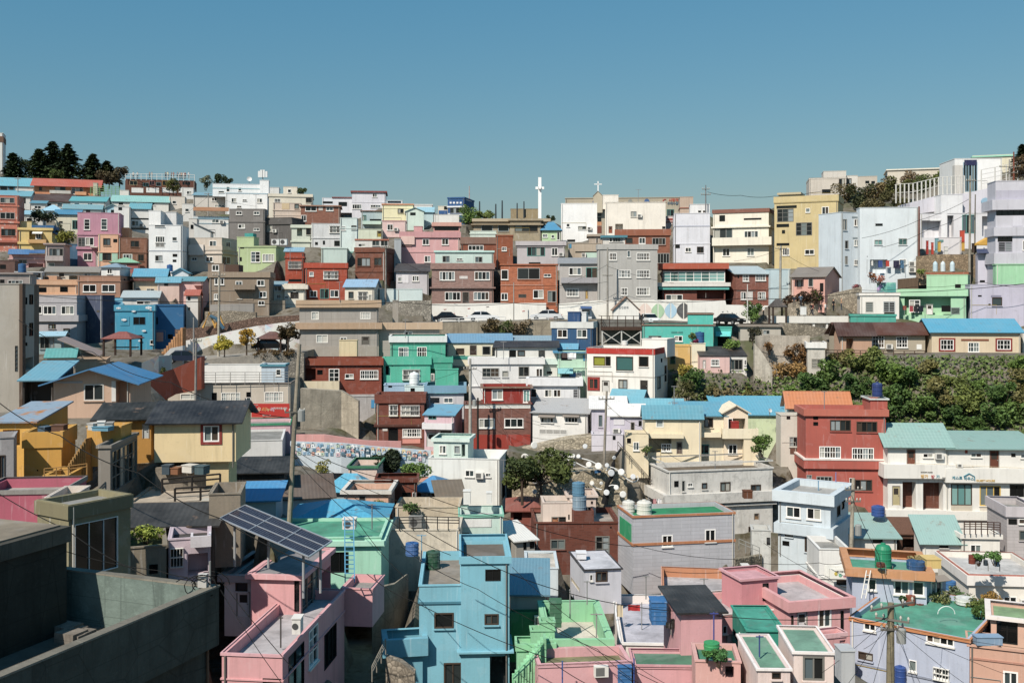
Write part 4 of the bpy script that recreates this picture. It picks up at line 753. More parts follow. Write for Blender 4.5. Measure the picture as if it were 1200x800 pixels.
h('grey white stair block with railing at the right edge below guest house','#b8b0b0',1080,1300,520,900,'1090 585 1150 625 K; 1162 585 1300 625 W3; 1165 665 1300 740 P2',Y=92,D=5,yaw=-6,k='s',b='500 70 .15 #c4bcc0')
h('low white shed with sea green sheet roof and blue tank behind','#dfdad2',10,305,712,920,'136 720 206 756 K; 10 830 40 860 B1',Y=92,D=5,yaw=-3,roof='sh',yr=556,rc='#8aaca6',rk='corr',oh=.4)
h('low white shed with sea green sheet roof beside the timber deck','#dfdad2',488,760,742,960,'604 745 668 790 B2; 660 855 700 890 W2; 560 840 605 865 B2',Y=91.5,D=5,yaw=-3,roof='sh',yr=586,rc='#8aaca6',rk='corr',oh=.4)
h('white flat house with one window under the timber deck','#e8e2d8',762,1030,700,960,'820 764 900 840 W2',Y=91,D=5,yaw=-4,b='692 30 .2')
h('brown timber stair shelter between two sea green roofs','#4f3528',320,480,690,900,'345 725 470 800 O',Y=94,D=4,yaw=-3,roof='sh',yr=580,rc='#6a4a3a',rk='wood',oh=.2)
crop(800,510)
st=h('long old white two storey building with black stained parapet roof','#d4d0c9',-105,632,250,720,'-6 318 16 392 S1; 36 334 70 360 W2; 134 334 172 376 B1; 264 328 336 392 B2; 478 346 550 412 B2; 500 546 538 590 D#8a6a48; 462 640 510 700 B1; -60 320 -30 360 K; 420 500 424 505 K',Y=97,D=8,yaw=12,xr=None,k='q',rc='#6e6152',b='200 8 .05; 250 10 .1; 415 70 .5; 500 12 .3',sw='775 278 792 320 K; 690 355 710 380 K')
pbh=h('pale ice blue cube house with deep parapet and white window frames','#c4cfd6',672,1040,380,800,'728 494 830 584 W2; 872 504 974 598 W2; 720 675 776 716 B1; 702 738 750 776 K; 858 715 970 830 B2',Y=86.5,D=6,yaw=6,xr=1165,b='380 75 .4 #ccd6dc; 610 70 .3 #c4cfd6',ph=.55,rc='#b0aca6',sw='1085 502 1108 556 B2; 1120 420 1140 465 K; 1118 480 1136 510 K')
h('small white annex shed with black container at the ice blue house','#c9c9c4',485,620,660,800,'590 716 680 770 Q#1c1d1e',Y=86,D=2,k='q')
gg=h('grey block walled house with emerald roof terrace and terracotta edging','#b4b4ba',-350,365,565,900,'156 660 232 746 W2; -146 700 -70 780 W2',Y=82,D=10,yaw=10,k='s',rc='#1f8a5a',ph=.35,b='565 14 .08 #b8764a; 760 16 .08 #b8764a',lw='-440 565 -360 760 Q#17945f')

crop(400,290)
h('cream cottage with long sky blue metal roof left of the navy house','#e9dfc2',745,1200,668,830,'806 708 864 752 B1; 902 686 952 756 D#40302a; 990 692 1050 756 S1; 1060 700 1150 780 K; 740 762 1030 785 Q#3fa08f',Y=131,D=6,roof='gx',yr=606,rc='#5f93c0',yaw=3,oh=.2)
h('pale blue sheet roof strip house right of the cream cottage','#c9cdd0',1200,1490,660,760,'',Y=132,D=5,roof='sh',yr=622,rc='#7fa4c4',yaw=0,oh=.2)
crop(600,290)
nh=h('navy blue house with white roof slab and two white windows','#1f5688',278,566,524,830,'318 574 390 634 W2; 456 574 528 634 W2; 320 672 470 735 H#3f94c4',Y=130,D=5,yaw=-2,xr=592,b='522 44 .12 #d9d9d4')
h('',  '#1f4f86',392,480,452,530,par=nh,Y=132,D=2.5); h('','#d9dcdc',486,522,452,530,par=nh,Y=132,D=2.5)
# ---- foreground
crop(400,510)
ww=h('white plain house with aqua rooftop hut and small lilac windows','#e6e6e0',612,1110,155,560,'870 242 934 292 W2; 1014 264 1050 292 W2',Y=99,D=6,yaw=6,xr=1165,ph=.9,rc='#c9d8cc',sw='1130 330 1150 420 K')
h('',  '#cfe0d6',648,890,40,200,'688 68 738 130 W2; 794 72 832 126 S1; 845 62 870 150 O',par=ww,Y=100.5,D=3.5,b='18 24 .2 #d6e6dc',rc='#2f9f80',ph=.15)
h('terracotta sloped house with green flat roof and dark glazed corner','#dcbfae',50,250,232,460,'245 240 360 330 P4',Y=93,D=5,yaw=0,b='214 16 .15 #3f7a58')
h('rust brown house under dark green roof beside the blue hipped roof','#7c3f2c',250,530,330,520,'430 400 490 450 K; 500 400 540 450 W1',Y=90,D=5,yaw=4,b='300 30 .2 #6a3424',rc='#3f8f64')
h('small dark house with bright blue hipped roof among the terraces','#6b7076',520,690,385,500,'530 395 560 440 K; 600 385 630 445 S1; 640 390 670 440 B1',Y=92.5,D=5,yaw=-8,roof='hip',yr=280,rc='#3f8ccc',oh=.4)
h('low house with brown slate roof against the white plain house','#8a8478',690,850,430,530,'700 435 840 470 K',Y=91,D=5,roof='sh',yr=330,rc='#6f6252',yaw=12,oh=.4)
h('peach cottage with grey flat roof edge and planted yard','#d4a78e',20,330,410,620,'122 422 172 530 D#332c28; 60 400 65 405 K',Y=85,D=5,yaw=0,b='385 24 .3 #d9d2c8',rc='#8d857a')
h('crumbling beige terrace wall house with wire fence','#cbb99e',380,830,500,700,'480 560 560 650 K; 470 590 478 640 K',Y=84,D=4,k='q',yaw=0,ph=1.)
h('old aqua painted terrace with white boiler boxes and flower wall','#c0d8cc',830,1135,560,800,'838 590 1055 642 Q#e6e4e0; 838 684 900 704 V',Y=81,D=6,yaw=3,ph=.5,rc='#b9b7b9',b='556 20 .1 #7fc4ac')
h('long crumbling cream yard wall house behind the blue cube house','#d9cdb8',330,830,660,900,'',Y=76.5,D=5,k='q',yaw=0,ph=1.)
crop(600,510)
bk=h('brown brick foreground house with pale pink stair room','#6f3a2a',160,755,610,980,'270 730 374 800 P2; 586 706 686 850 P2; 690 640 700 650 K',Y=86,D=7,yaw=2,k='b',b='608 12 .08',rc='#a99f94')
h('',  '#dcc8ba',218,430,470,620,'276 570 330 612 D#a5653a; 326 572 378 612 K; 395 555 404 590 K',par=bk,Y=88,D=3)
h('',  '#d8c2b4',395,590,430,620,'555 462 568 480 K',par=bk,Y=90,D=3,b='420 14 .2')
h('',  '#6f3a2a',430,575,530,615,par=bk,k='b',Y=86.8,D=1.6)
h('low red tiled roof pavilion hut under the big tree','#8a4a3c',-10,205,520,640,'10 520 70 600 O; 180 515 215 570 W1',Y=92,D=5,yaw=0,roof='hip',yr=425,rc='#8d4a3c',oh=.5)
h('white sheet roofed lean-to beside the brown brick foreground house','#9a948c',30,160,740,900,'80 750 100 800 K; 125 745 160 790 K',Y=81,D=4.5,yaw=20,roof='sh',yr=610,rc='#dcdad4',rk='corr',oh=.3)
# bottom row
crop(430,620,4.444)
bc=h('sky blue three storey cube house with scuffed plaster','#72bade',490,742,175,900,'616 208 696 266 K2; 612 440 686 496 B2; 640 660 730 860 O#16181a; 690 860 700 870 K',Y=60,D=5.6,yaw=3,b='142 36 .12; 634 8 .25',rc='#6d6359',ph=.22,xr=None)  # the lowest opening has a near-black back, painting in its inner shade
h('',  '#72bade',272,500,290,900,'350 434 452 514 B1; 400 694 516 840 B2; ',par=bc,Y=60.2,D=8,yaw=3,b='378 10 .08 #3a7f9f',ph=.55,rc='#8d8276')
h('',  '#66aed2',108,290,660,900,'',par=bc,Y=59.5,D=1.5,yaw=10,cap=False,b='570 90 .3')
h('cottage with corrugated grey and bright blue roof right of the blue cube','#ddcdb8',745,930,335,560,'',Y=65,D=6,roof='sh',yr=160,rc='#5a8fb0',rk='corr',yaw=-2,oh=.3)
crop(590,640,5)
gn=h('apple green house with open roof terrace and zigzag stair','#8ccb9b',270,622,545,900,'318 645 556 690 P6; 275 720 420 790 O',Y=57,D=7,yaw=2,b='540 70 .25; 620 8 .1',ph=1.2,rc='#cfc4b6')
h('',  '#8ccb9b',80,300,600,900,'100 700 150 800 O',par=gn,Y=56.5,D=1.2,b='570 40 .1',ph=.3)
h('',  '#8ccb9b',215,300,440,620,par=gn,Y=57.6,D=.8); h('','#8ccb9b',160,300,490,620,par=gn,Y=57.4,D=.8)
h('',  '#2d7a50',40,270,385,600,'180 400 240 450 X',par=gn,Y=63,D=.6,cap=False)
wv=h('white lavender house with flat rooftop room and laundry terrace','#e8dcd4',690,1130,565,800,'',Y=62,D=10,yaw=-3,ph=.5,rc='#b7b5bf',b='560 14 .1 #eceae8')
h('',  '#c6c5cc',475,690,135,330,'540 146 610 206 B2; 506 165 522 200 W1',par=wv,Y=70,D=5,yaw=8,xr=None,cap=True,ph=.05,rc='#c9c8ce',b='135 6 .12 #3c3a3c',lw='398 178 446 270 D#d8c8a8')
h('white low roof block with pale blue edge behind rooftop room','#c9d4da',130,320,125,260,'',Y=74,D=5,yaw=0,ph=.15,rc='#c4bcb0')
p1=h('pink low house with olive roof strip and wall air conditioner','#dba2a6',205,745,690,900,'526 690 608 750 X',Y=54,D=4,yaw=6,ph=.5,rc='#7d7d58',b='690 20 .05 #dba6ac')
h('pink house with dull green flat roof near bottom centre','#d99ea3',765,1180,705,900,'',Y=55,D=5.5,yaw=-2,ph=.08,rc='#4f7f64',b='690 10 .1 #cf949a')
crop(760,640,5)
tr=h('terracotta walled flat roof house with grey floor and boiler box','#c07f58',80,555,290,460,'',Y=74,D=8,yaw=-8,ph=.7,rc='#b5b0b2',xl=None,b='285 14 .06 #cf9a84')
h('pink flat roof house with stair room and white coping','#e0a0a0',420,830,405,800,'435 465 460 510 W1; 455 515 495 600 D#e0d8d4',Y=62,D=4.5,yaw=16,ph=.4,rc='#bdb0b0',b='395 7 .08 #e8dcd8')
pp=HS[-1]
h('',  '#e0a0a0',830,1180,345,800,'812 405 848 490 B1; 870 380 930 520 D#dcd6d4; 992 366 1070 472 W2; 1125 376 1142 485 K; 940 320 945 325 K',par=pp,Y=61,D=6,yaw=14,b='320 60 .25; 345 7 .1 #e8dcd8',rc='#bdb0b0',ph=.38)
h('',  '#d4888e',545,755,205,340,'668 216 702 314 K',par=pp,Y=63.5,D=2.6,b='190 12 .15 #d9a0a6',rc='#d9a0a6',ph=.05)
h('',  '#e0a0a0',980,1160,540,900,'1085 600 1115 655 K; 1120 550 1160 605 O',par=pp,Y=58.5,D=1.,yaw=16,cap=True,b='520 24 .06 #e2b4b6')
tl=h('teal green rooftop cabin with pale end wall among pink roofs','#24907c',580,795,495,620,'768 510 795 610 O',Y=56.5,D=4.5,yaw=-8,ph=.05,rc='#3f9f8a',xl=490,lw='500 480 525 560 K; 532 500 558 580 W1',b='488 8 .1 #2a9c86')
h('pale pink stair hut with green roof near the bottom edge','#e4cdc6',640,830,715,900,'722 735 774 775 B1',Y=49.5,D=5,yaw=6,ph=.05,rc='#6a9a80',xl=525,b='712 12 .1 #efe6e2')
h('cream pink hut with wide brown shutter door by green terrace','#e6d2ca',850,1085,625,900,'904 640 1030 785 P2',Y=51,D=4,yaw=-4,ph=.05,rc='#74a08a',b='612 14 .1 #efe6e2')
h('low pink terrace house with green painted yard and plants','#d9a49c',275,540,665,900,'450 700 500 770 O',Y=52,D=6,yaw=-6,ph=.3,rc='#3f8566')
h('pink walled block under black tarpaulin roof','#dca0a4',190,430,385,640,'430 470 462 510 W1',Y=57,D=4.4,yaw=4,roof='sh',yr=288,rc='#2d2d2e',rk='corr',oh=.3)
crop(960,620,4.446)
lv=h('big lavender blue house with orange edged green roof garden','#b0b8cc',160,782,455,1000,'232 464 296 534 W2; 558 522 704 614 W4; 204 632 280 688 B2; 468 676 508 744 W1; 598 714 678 790 W2G; 130 700 135 705 K',Y=62,D=8.5,yaw=-14,xr=960,ph=.3,rc='#4f9d84',b='455 16 .1 #c9814a; 685 8 .06 #8d94a6',sw='800 510 860 570 W3')
h('',  '#b0b8cc',172,560,240,470,'256 256 298 318 W1; 388 262 470 342 W2a; 486 268 548 348 W1',par=lv,Y=66.5,D=5,yaw=-14,b='196 40 .45 #c98c5c',ph=.1,rc='#4a9c82')
h('',  '#b0b8cc',556,660,270,440,'580 265 640 345 W2a',par=lv,Y=66,D=4,yaw=20,cap=False)
h('peach house with green rooftop terrace at the lower right corner','#cf9f88',778,1200,600,1000,'958 734 1036 830 W2',Y=58,D=4.5,yaw=-22,ph=.6,rc='#58997a',b='596 10 .1; 664 8 .06 #b5806c')
h('',  '#d4a58e',895,1150,460,640,'924 468 1034 600 K2',par=HS[-1],Y=59.2,D=3.2,yaw=-24,b='446 16 .3 #e8dcd4',rc='#8aa878',ph=.1)
h('white long house with rooftop planters right of the roof garden','#e6ded2',780,1200,235,460,'960 348 1030 392 W2; 980 200 985 205 K',Y=76,D=7,yaw=-5,ph=.4,rc='#c4c0bc',b='232 10 .1 #b56a58; 238 50 .2 #ece6e0')
h('white shopfront house with round coloured logo board','#e4e2de',0,160,100,460,'112 92 150 150 B1; 205 96 210 99 K; 30 185 156 245 Q#ecebe4; 90 262 142 290 B1; 38 60 46 90 K',Y=80,D=5,yaw=-4,b='245 10 .1')
# ---- lower left
crop(0,600,4)
oc=h('old olive concrete house with big white framed window','#8d8462',322,612,-32,1000,'350 58 552 258 K3#dcdad4',Y=46,D=2.4,yaw=57,k='q',b='-28 62 .1 #7d7558',lw='',ph=.3)
h('pale pinkish low wall block left of the olive concrete house','#d6c6b8',212,330,-70,300,'',Y=49,D=3,yaw=6,k='q')
h('crimson pink metal clad house with block parapet at the left edge','#b5586c',-120,292,-90,300,'',Y=52,D=4,yaw=6,b='-100 20 .06 #8f8a84',k='p',roof='f',rc='#a8a29a')
h('rough stone walled roof garden with pale blue sheet roof','#8b7f6c',590,780,165,320,'700 245 740 285 K',Y=52,D=4,yaw=20,k='q',ph=.5,rc='#5c6a30')
h('pale lilac shack with white railing and blue tarp on its roof','#c4b2bc',790,985,125,330,'800 170 858 250 B2G; 880 195 975 290 O; 895 95 990 140 E#d4ccd0',Y=54,D=3,yaw=16,ph=.4,rc='#4a4644')
h('black slate roofed house in the lower left alley','#5a544c',600,1000,62,250,'',Y=57,D=4.6,yaw=6,roof='sh',yr=-30,rc='#2b2a29',rk='slate',oh=.4)
h('grey beige terrace house with pipe frame trellis and concrete stairs','#a89884',600,1050,-45,100,'',Y=62,D=5.6,yaw=6,ph=.12,rc='#b9a994',k='q')
crop(200,520)
h('white walled house with weathered brown slate roof by the blue roofs','#e0e0e2',700,1130,380,600,'895 410 900 415 K',Y=83.5,D=4,yaw=-6,roof='sh',yr=240,rc='#5f5046',rk='slate',oh=.4,xl=690)
h('dark shed with black tarred roof behind the utility pole','#3f3a36',440,800,200,380,'',Y=84,D=7,yaw=6,roof='gx',yr=90,rc='#20201f',rk='slate',oh=.4)
h('low house with bright cobalt blue roof corner','#d0cfce',500,740,400,560,'',Y=76,D=6,yaw=8,roof='sh',yr=270,rc='#3592d8',oh=.4)
h('grey concrete yard block with rubble and open top','#8f8270',270,490,350,560,'',Y=58,D=3.6,yaw=10,ph=1.0,k='q',rc='#6a6055')
tb2=h('mint trimmed green house with wide blue roof behind solar panel','#9fd8bc',460,1480,660,1000,'1060 760 1250 900 K3',Y=68,D=6,yaw=2,roof='f',ph=.2,rc='#4a9c80',b='684 34 .3 #a9dcc4',xr=None)
h('bright blue hipped roof house with grey ridge strip','#a9b4b4',810,1480,560,700,'',Y=74.4,D=7,yaw=2,roof='hip',yr=385,rc='#35a2d6',oh=.4)
h('small blue roofed house uphill of the grey ridge strip roof','#9aa8ac',1080,1400,330,450,'',Y=90,D=5,yaw=-4,roof='hip',yr=205,rc='#3aa0d0',oh=.4)
crop(220,640,5)
pf=h('pink foreground house with railed roof terrace and white door','#dd9fa2',200,555,625,1100,'440 770 560 830 K; 500 780 505 785 K',Y=49,D=11,yaw=-6,xr=None,ph=.55,rc='#b9b3b6',b='620 16 .06 #dfa9b0; 770 8 .06',sw='590 650 680 820 K2; 708 500 762 660 W2; 800 520 870 640 K')
h('',  '#dd9fa2',370,660,160,480,'625 190 665 380 K',par=pf,Y=57,D=6,yaw=-6,b='158 26 .25 #dfa6aa',ph=.06,rc='#8a8688',sw='668 150 765 385 P3; 770 170 850 300 O')
h('',  '#e2dedb',215,372,200,440,'280 212 350 262 B1; 285 262 368 410 D#eceae8',par=pf,Y=58,D=5,yaw=-6,b='160 40 .3 #a9a6a8',ph=.06,rc='#8a8688')
h('',  '#dd9fa2',900,1082,242,385,par=pf,Y=60,D=3,yaw=-6)
# concrete building with the roof terrace in the lower left corner, measured from its parapet top
def near_building():
    d1=Vector((.357,.934,0)); d2=Vector((.934,-.357,0)); C=Vector((-10.3,36,0)); zp=-10.05
    root=thing('concrete_house','dark concrete house with bare parapet terrace and stained teal inner wall','house',(C-d1*6-d2*4)+Vector((0,0,-22)),0)
    o=root.location
    def W(a,b,z): p=C-d1*a-d2*b; return Vector((p.x,p.y,z))-o
    def bx(mb,a0,a1,b0,b1,z0,z1): mb.hexa([W(a0,b1,z0),W(a0,b0,z0),W(a1,b0,z0),W(a1,b1,z0),W(a0,b1,z1),W(a0,b0,z1),W(a1,b0,z1),W(a1,b1,z1)])
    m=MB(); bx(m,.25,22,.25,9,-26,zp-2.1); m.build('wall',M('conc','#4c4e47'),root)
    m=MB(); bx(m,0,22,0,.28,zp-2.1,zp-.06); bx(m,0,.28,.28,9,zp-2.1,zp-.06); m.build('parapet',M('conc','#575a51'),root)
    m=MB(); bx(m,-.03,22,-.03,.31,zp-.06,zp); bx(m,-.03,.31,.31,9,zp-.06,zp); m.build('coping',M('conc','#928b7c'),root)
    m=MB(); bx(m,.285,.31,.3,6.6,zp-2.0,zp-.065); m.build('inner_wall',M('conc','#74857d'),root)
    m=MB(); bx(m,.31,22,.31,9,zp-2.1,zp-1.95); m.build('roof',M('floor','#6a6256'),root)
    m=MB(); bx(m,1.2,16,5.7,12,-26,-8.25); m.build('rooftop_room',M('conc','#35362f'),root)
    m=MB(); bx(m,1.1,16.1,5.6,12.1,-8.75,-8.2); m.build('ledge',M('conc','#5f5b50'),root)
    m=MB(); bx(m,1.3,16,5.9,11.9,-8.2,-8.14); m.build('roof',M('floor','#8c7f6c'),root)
    m=MB(); bx(m,.24,.27,.6,.75,-26,zp-2.1); m.tube([W(.4,.18,-26),W(.4,.18,zp-2)],.05); m.build('downpipe',M('flat','#7a5a44'),root)
    t=MB(); 
    r=RN
    for i in range(9):
        a=1.0+r.random()*1.2; b=3.5+r.random()*1.6; s=.12+r.random()*.25; bx(t,a,a+s*2,b,b+s*2.4,zp-1.95,zp-1.95+s)
    tag(t.build('rubble_pile',M('conc','#8a8176'),loc=o),'small heap of broken concrete on the bare roof terrace','rubble')
near_building()

def parapet_details():
    C=Vector((-10.3,36,-10.05)); d1=Vector((.357,.934,0)); d2=Vector((.934,-.357,0))
    rn=random.Random(4)
    t=thing('cable_bundle','tangled black cable loops and a white junction box on the corner of the concrete parapet','cable',C-d1*.3-d2*.2)
    for i in range(6):
        m=MB(); r=rn.uniform(.25,.7); q=Vector((rn.uniform(-.9,.2),rn.uniform(-.4,.3),rn.uniform(0,.2))); m.tube([q+Vector((r*math.cos(a)*1.1,rn.uniform(-.05,.05),r*math.sin(a)*.8)) for a in [k*.5 for k in range(rn.randint(6,12))]],.018,5); m.build('cable_loop',M('flat','#151515'),t)
    m=MB(); m.box((-.35,-.15,.0),(-.05,.1,.45)); m.build('junction_box',M('flat','#b9b6b0'),t)
    m=MB(); m.tube([(.05,-.05,-.3),(.05,-.05,.9)],.035,6); m.build('post',M('flat','#8a8a86'),t)
parapet_details()
for s in HS:
    if s['par'] is not None and s['name']=='house': s['name']='annex'
resolve()
for s in HS: build_house(s)
# ---- ground: one sheet that steps with the house plots and runs far beyond the crest
CTRL=[]   # extra (x,y,z) ground points
def ctl(px,py,Y): CTRL.append(tuple(un(px,py,Y)))
for px,py,Y in ((-300,240,300),(-300,330,160),(-300,480,90),(600,262,262),(300,236,262),(900,262,240),(60,226,275),(1100,225,235),(1250,195,230),(1500,190,200),(1500,420,120),(1500,640,80),(1500,800,52),(600,920,48),(200,1100,36),(900,920,47),(1250,900,46),(-200,900,40)): ctl(px,py,Y)
CTRL += [(x,30,-24) for x in range(-60,80,20)]+[(x,12,-14) for x in range(-60,80,20)]+[(x,-5,-2.2) for x in range(-80,90,20)]+[(x,-60,6) for x in range(-160,170,40)]
CTRL += [(x,330,-5 if abs(x)<200 else 0) for x in range(-300,310,60)]+[(x,420,-30) for x in range(-400,410,80)]
def ground_z():
    pts=[]
    for s in HS:
        if s['par'] is not None: continue
        c=corners(s)
        zb=s['base']
        for a in (c[0],c[1],(c[0]+c[1])/2,(c[2]+c[3])/2): pts.append((a.x,a.y,zb))
    pts+=CTRL
    return np.array(pts)
GP=ground_z()
FOOT=[]
for s in HS:
    if s['par'] is None:
        FOOT.append((np.array([s['P0'].x,s['P0'].y]),np.array([s['d'].x,s['d'].y]),s['W'],s['D'],s['base']))
def zmap(xs, ys):
    X=np.asarray(xs,float).ravel(); Y=np.asarray(ys,float).ravel(); out=np.zeros(len(X))
    for a in range(0,len(X),4000):
        d2=(X[a:a+4000,None]-GP[None,:,0])**2+(Y[a:a+4000,None]-GP[None,:,1])**2+.3
        w=d2**-2.0; out[a:a+4000]=(w*GP[None,:,2]).sum(1)/w.sum(1)
    for P,d,W,D,b in FOOT:
        rx=X-P[0]; ry=Y-P[1]; u=rx*d[0]+ry*d[1]; v=-rx*d[1]+ry*d[0]
        m=(u>-.9)&(u<W+.9)&(v>-.6)&(v<D+.9)
        out[m]=np.minimum(out[m],b)
    for a,b,Ya,pa,Yb,pb in CLAMPS:
        px=600+F*X/np.maximum(Y,1); f=np.clip((Y-Ya)/(Yb-Ya),0,1); zc=(YH-pa)*Ya/F*(1-f)+(YH-pb)*Yb/F*f
        m=(px>a)&(px<b)&(Y>Ya-.7)&(Y<Yb+.7); out[m]=np.minimum(out[m],zc[m]-.25)
    return out
def hit(px,py,Y0=60,Y1=290,st=.4):
    ys=np.arange(Y0,Y1,st); z=zmap((px-600)*ys/F,ys); r=(YH-py)*ys/F; k=np.nonzero(z>=r)[0]
    return float(ys[k[0]]) if len(k) else None
CLAMPS=[(852,965,75,740,93,690),(655,778,63.5,765,85,722),(776,905,72.5,745,82.5,705),(222,300,40,930,64,765),(388,484,50,880,76,712),(694,765,133,420,142.5,409),(500,885,142.2,380.5,149.4,379),(503,702,133,408,142,397),(588,788,90,598,96.8,595),(588,788,96.8,576,102.8,558),(592,785,102.8,557,109,547),(188,358,118,428,131.5,419),(200,352,131.5,404,139.5,386),(878,952,117,446,124.2,442),(912,1012,134.6,404,141,371),(1072,1172,147.2,301,151.5,300)]
def gz(x,y): return float(zmap([x],[y])[0])
def ground():
    xs=np.concatenate([[-2500,-1200,-600,-350,-240],np.arange(-170,171,1.25),[240,350,600,1200,2500]])
    ys=np.concatenate([[-1500,-500,-150,-60,-20,0,15],np.arange(26,291,1.25),[310,350,420,600,1000,3000]])
    XX,YY=np.meshgrid(xs,ys); Z=zmap(XX,YY).reshape(XX.shape)
    far=np.hypot(XX,YY-150); Z=np.where(far>700,-60,Z)
    nx=len(xs); ny=len(ys)
    v=np.stack([XX.ravel(),YY.ravel(),Z.ravel()],1)
    i=np.arange(nx*ny).reshape(ny,nx); f=np.stack([i[:-1,:-1].ravel(),i[:-1,1:].ravel(),i[1:,1:].ravel(),i[1:,:-1].ravel()],1)
    me=bpy.data.meshes.new('ground'); me.from_pydata(v.tolist(),[],f.tolist()); me.materials.append(M('earth'))
    o=bpy.data.objects.new('ground',me); COL.objects.link(o); o['kind']='structure'
ground()
# ------------------------------------------------------------------ kit for plants, poles, cables, cars, people, tanks
def evalmesh(o):
    if o.type=='FONT': me=bpy.data.meshes.new_from_object(o)
    else:
        COL.objects.link(o); dg=bpy.context.evaluated_depsgraph_get(); me=bpy.data.meshes.new_from_object(o.evaluated_get(dg))
    bpy.data.objects.remove(o); return me
def leafmesh(centers, n, size, squash=1., rn=RN):
    mb=MB()
    for i in range(n):
        c,r=rn.choice(centers)
        while True:
            p=Vector((rn.uniform(-1,1),rn.uniform(-1,1),rn.uniform(-1,1)))
            if .12<p.length<1: break
        if rn.random()<.6: p=p.normalized()*rn.uniform(.75,1.08)
        q=Vector(c)+Vector((p.x*r,p.y*r,p.z*r*squash))
        a=Vector((rn.gauss(0,1),rn.gauss(0,1),rn.gauss(0,.7))).normalized(); b=a.orthogonal().normalized(); b=(b*math.cos(rn.random()*6.3)+a.cross(b)*math.sin(rn.random()*6.3)).normalized()
        s=size*rn.uniform(.6,1.4); mb.face([q-a*s,q-b*s*.55,q+a*s,q+b*s*.55])
    return mb
def tree(label, px, yb, yt, wpx, Y, col, kind='round', n=900, trunk=True, name=None, group=None, cat=None):
    base=un(px,yb,Y); H=(yb-yt)*Y/F; R_=wpx*Y/F/2*(1.5 if kind=='conifer' else 1.15); dk=max(1.,Y/130)
    t=thing(name or ('tree' if trunk else 'shrub'),label,cat or ('tree' if trunk else 'shrub'),base,RN.random()*6,group)
    rn=random.Random(int(px*7+yt*13))
    tb=MB()
    if kind=='conifer':
        tb.tube([(0,0,-.5),(0,0,H*.5),(.05,0,H*.98)],[H*.03,H*.018,.02],7)
        mb=MB(); lev=int(9+H*1.1)
        for i in range(lev):
            f=i/lev; z=H*(.12+.86*f); rr=R_*(1-f)**.8*rn.uniform(.75,1.15)+.12; nb=int(7+6*(1-f))
            for k in range(nb):
                th=rn.random()*6.283; L_=rr*rn.uniform(.65,1.1); dr=Vector((math.cos(th),math.sin(th),0)); sd=Vector((-dr.y,dr.x,0))
                if k%2==0: tb.tube([(0,0,z),tuple(dr*L_*.9+Vector((0,0,z-L_*.12)))],[.05,.015],4,cap=False)
                for j in range(int(9+n/lev/nb)):
                    s=rn.uniform(.12,1)
                    p=dr*L_*s+sd*rn.gauss(0,.16)*L_*(1.1-s)+Vector((0,0,z-L_*.22*s*s+rn.gauss(0,.09)))
                    a=(dr+sd*rn.gauss(0,.6)+Vector((0,0,rn.gauss(-.15,.3)))).normalized()*rn.uniform(.22,.42)*dk; b=Vector((-a.y,a.x,rn.gauss(0,.2))).normalized()*.14*dk
                    mb.face([p-a,p-b,p+a,p+b])
        mb.build('crown',M('leaf',col),t)
    else:
        cs=[]; ch=H if not trunk else H*.72; z0=H-ch
        for i in range(13 if trunk else 9):
            a=rn.random()*6.28; rr=rn.random()**.5*R_*.82; z=z0+ch*rn.uniform(.2,.82)
            cs.append(((math.cos(a)*rr,math.sin(a)*rr*.8,z),R_*rn.uniform(.26,.46)))
        if trunk:
            tb.tube([(0,0,-.5),(0.03,0,z0+.2*ch)],[max(.07,H*.035),max(.05,H*.024)],7)
            for c,r in cs: tb.tube([(0.03,0,z0+.1*ch),((c[0]*.5),(c[1]*.5),c[2]*.75),c],[.05,.035,.012],5,cap=False)
        else:
            for c,r in cs[:6]: tb.tube([(c[0]*.2,c[1]*.2,-.3),c],[.04,.012],5,cap=False)
        leafmesh(cs,int(n*(1.5 if R_<2 else 2.4)),max(.1,R_*.1) if R_<2 else max(.17,R_*.068),.85,rn).build('crown',M('leaf',col),t)
    tb.build('trunk' if trunk else 'stem',M('wood','#4a3c30'),t)
    return t
def pole(label, pt, pb, Y, r=.14, arms=(), col='#9a958c', Y2=None, box=None, kind='utility_pole', cat='utility pole'):
    b=un(pb[0],pb[1],Y); tp=un(pt[0],pt[1],Y2 or Y)
    t=thing(kind,label,cat,b); d=tp-b; m=MB(); m.tube([Vector((0,0,-1.5)),d*.5,d],[r*1.15,r,r*.8],10); m.build('shaft',M('conc' if r>.08 else 'flat',col),t)
    for f,w,ang in arms:
        c=d*f; u=Vector((math.cos(math.radians(ang)),math.sin(math.radians(ang)),0))*w/2; a=MB(); a.bar(c-u+Vector((0,-r,0)),c+u+Vector((0,-r,0)),.09)
        ar=a.build('crossarm',M('flat','#6f6a62'),t)
        i_=MB()
        for q in (-.95,-.5,.5,.95): p=c+u*q+Vector((0,-r,.05)); i_.tube([p,p+Vector((0,0,.12)),p+Vector((0,0,.22))],[.03,.07,.03],6)
        i_.build('insulator',M('flat','#b9b4a8'),ar)
    if box:
        for f,s in box:
            c=d*f+Vector((r+.3,-.1,0)); m=MB(); m.lathe([(.05,-s*.7),(.25*s+.1,-s*.65),(.25*s+.1,s*.6),(.12,s*.72)],10,c); m.build('transformer',M('flat','#8f918e'),t)
    return t
def cable(label, pts, sag=.6, r=.022, group='overhead power cables'):
    P=[un(*p) for p in pts]; m=MB(); path=[]
    for i in range(len(P)-1):
        for k in range(13 if i==len(P)-2 else 12):
            f=k/12; p=P[i].lerp(P[i+1],f); p.z-=4*sag*f*(1-f); path.append(p)
    o=path[0].copy(); m.tube([p-o for p in path],r,5)
    return tag(m.build('power_cable',M('flat','#171717'),loc=o),label,'cable',group)
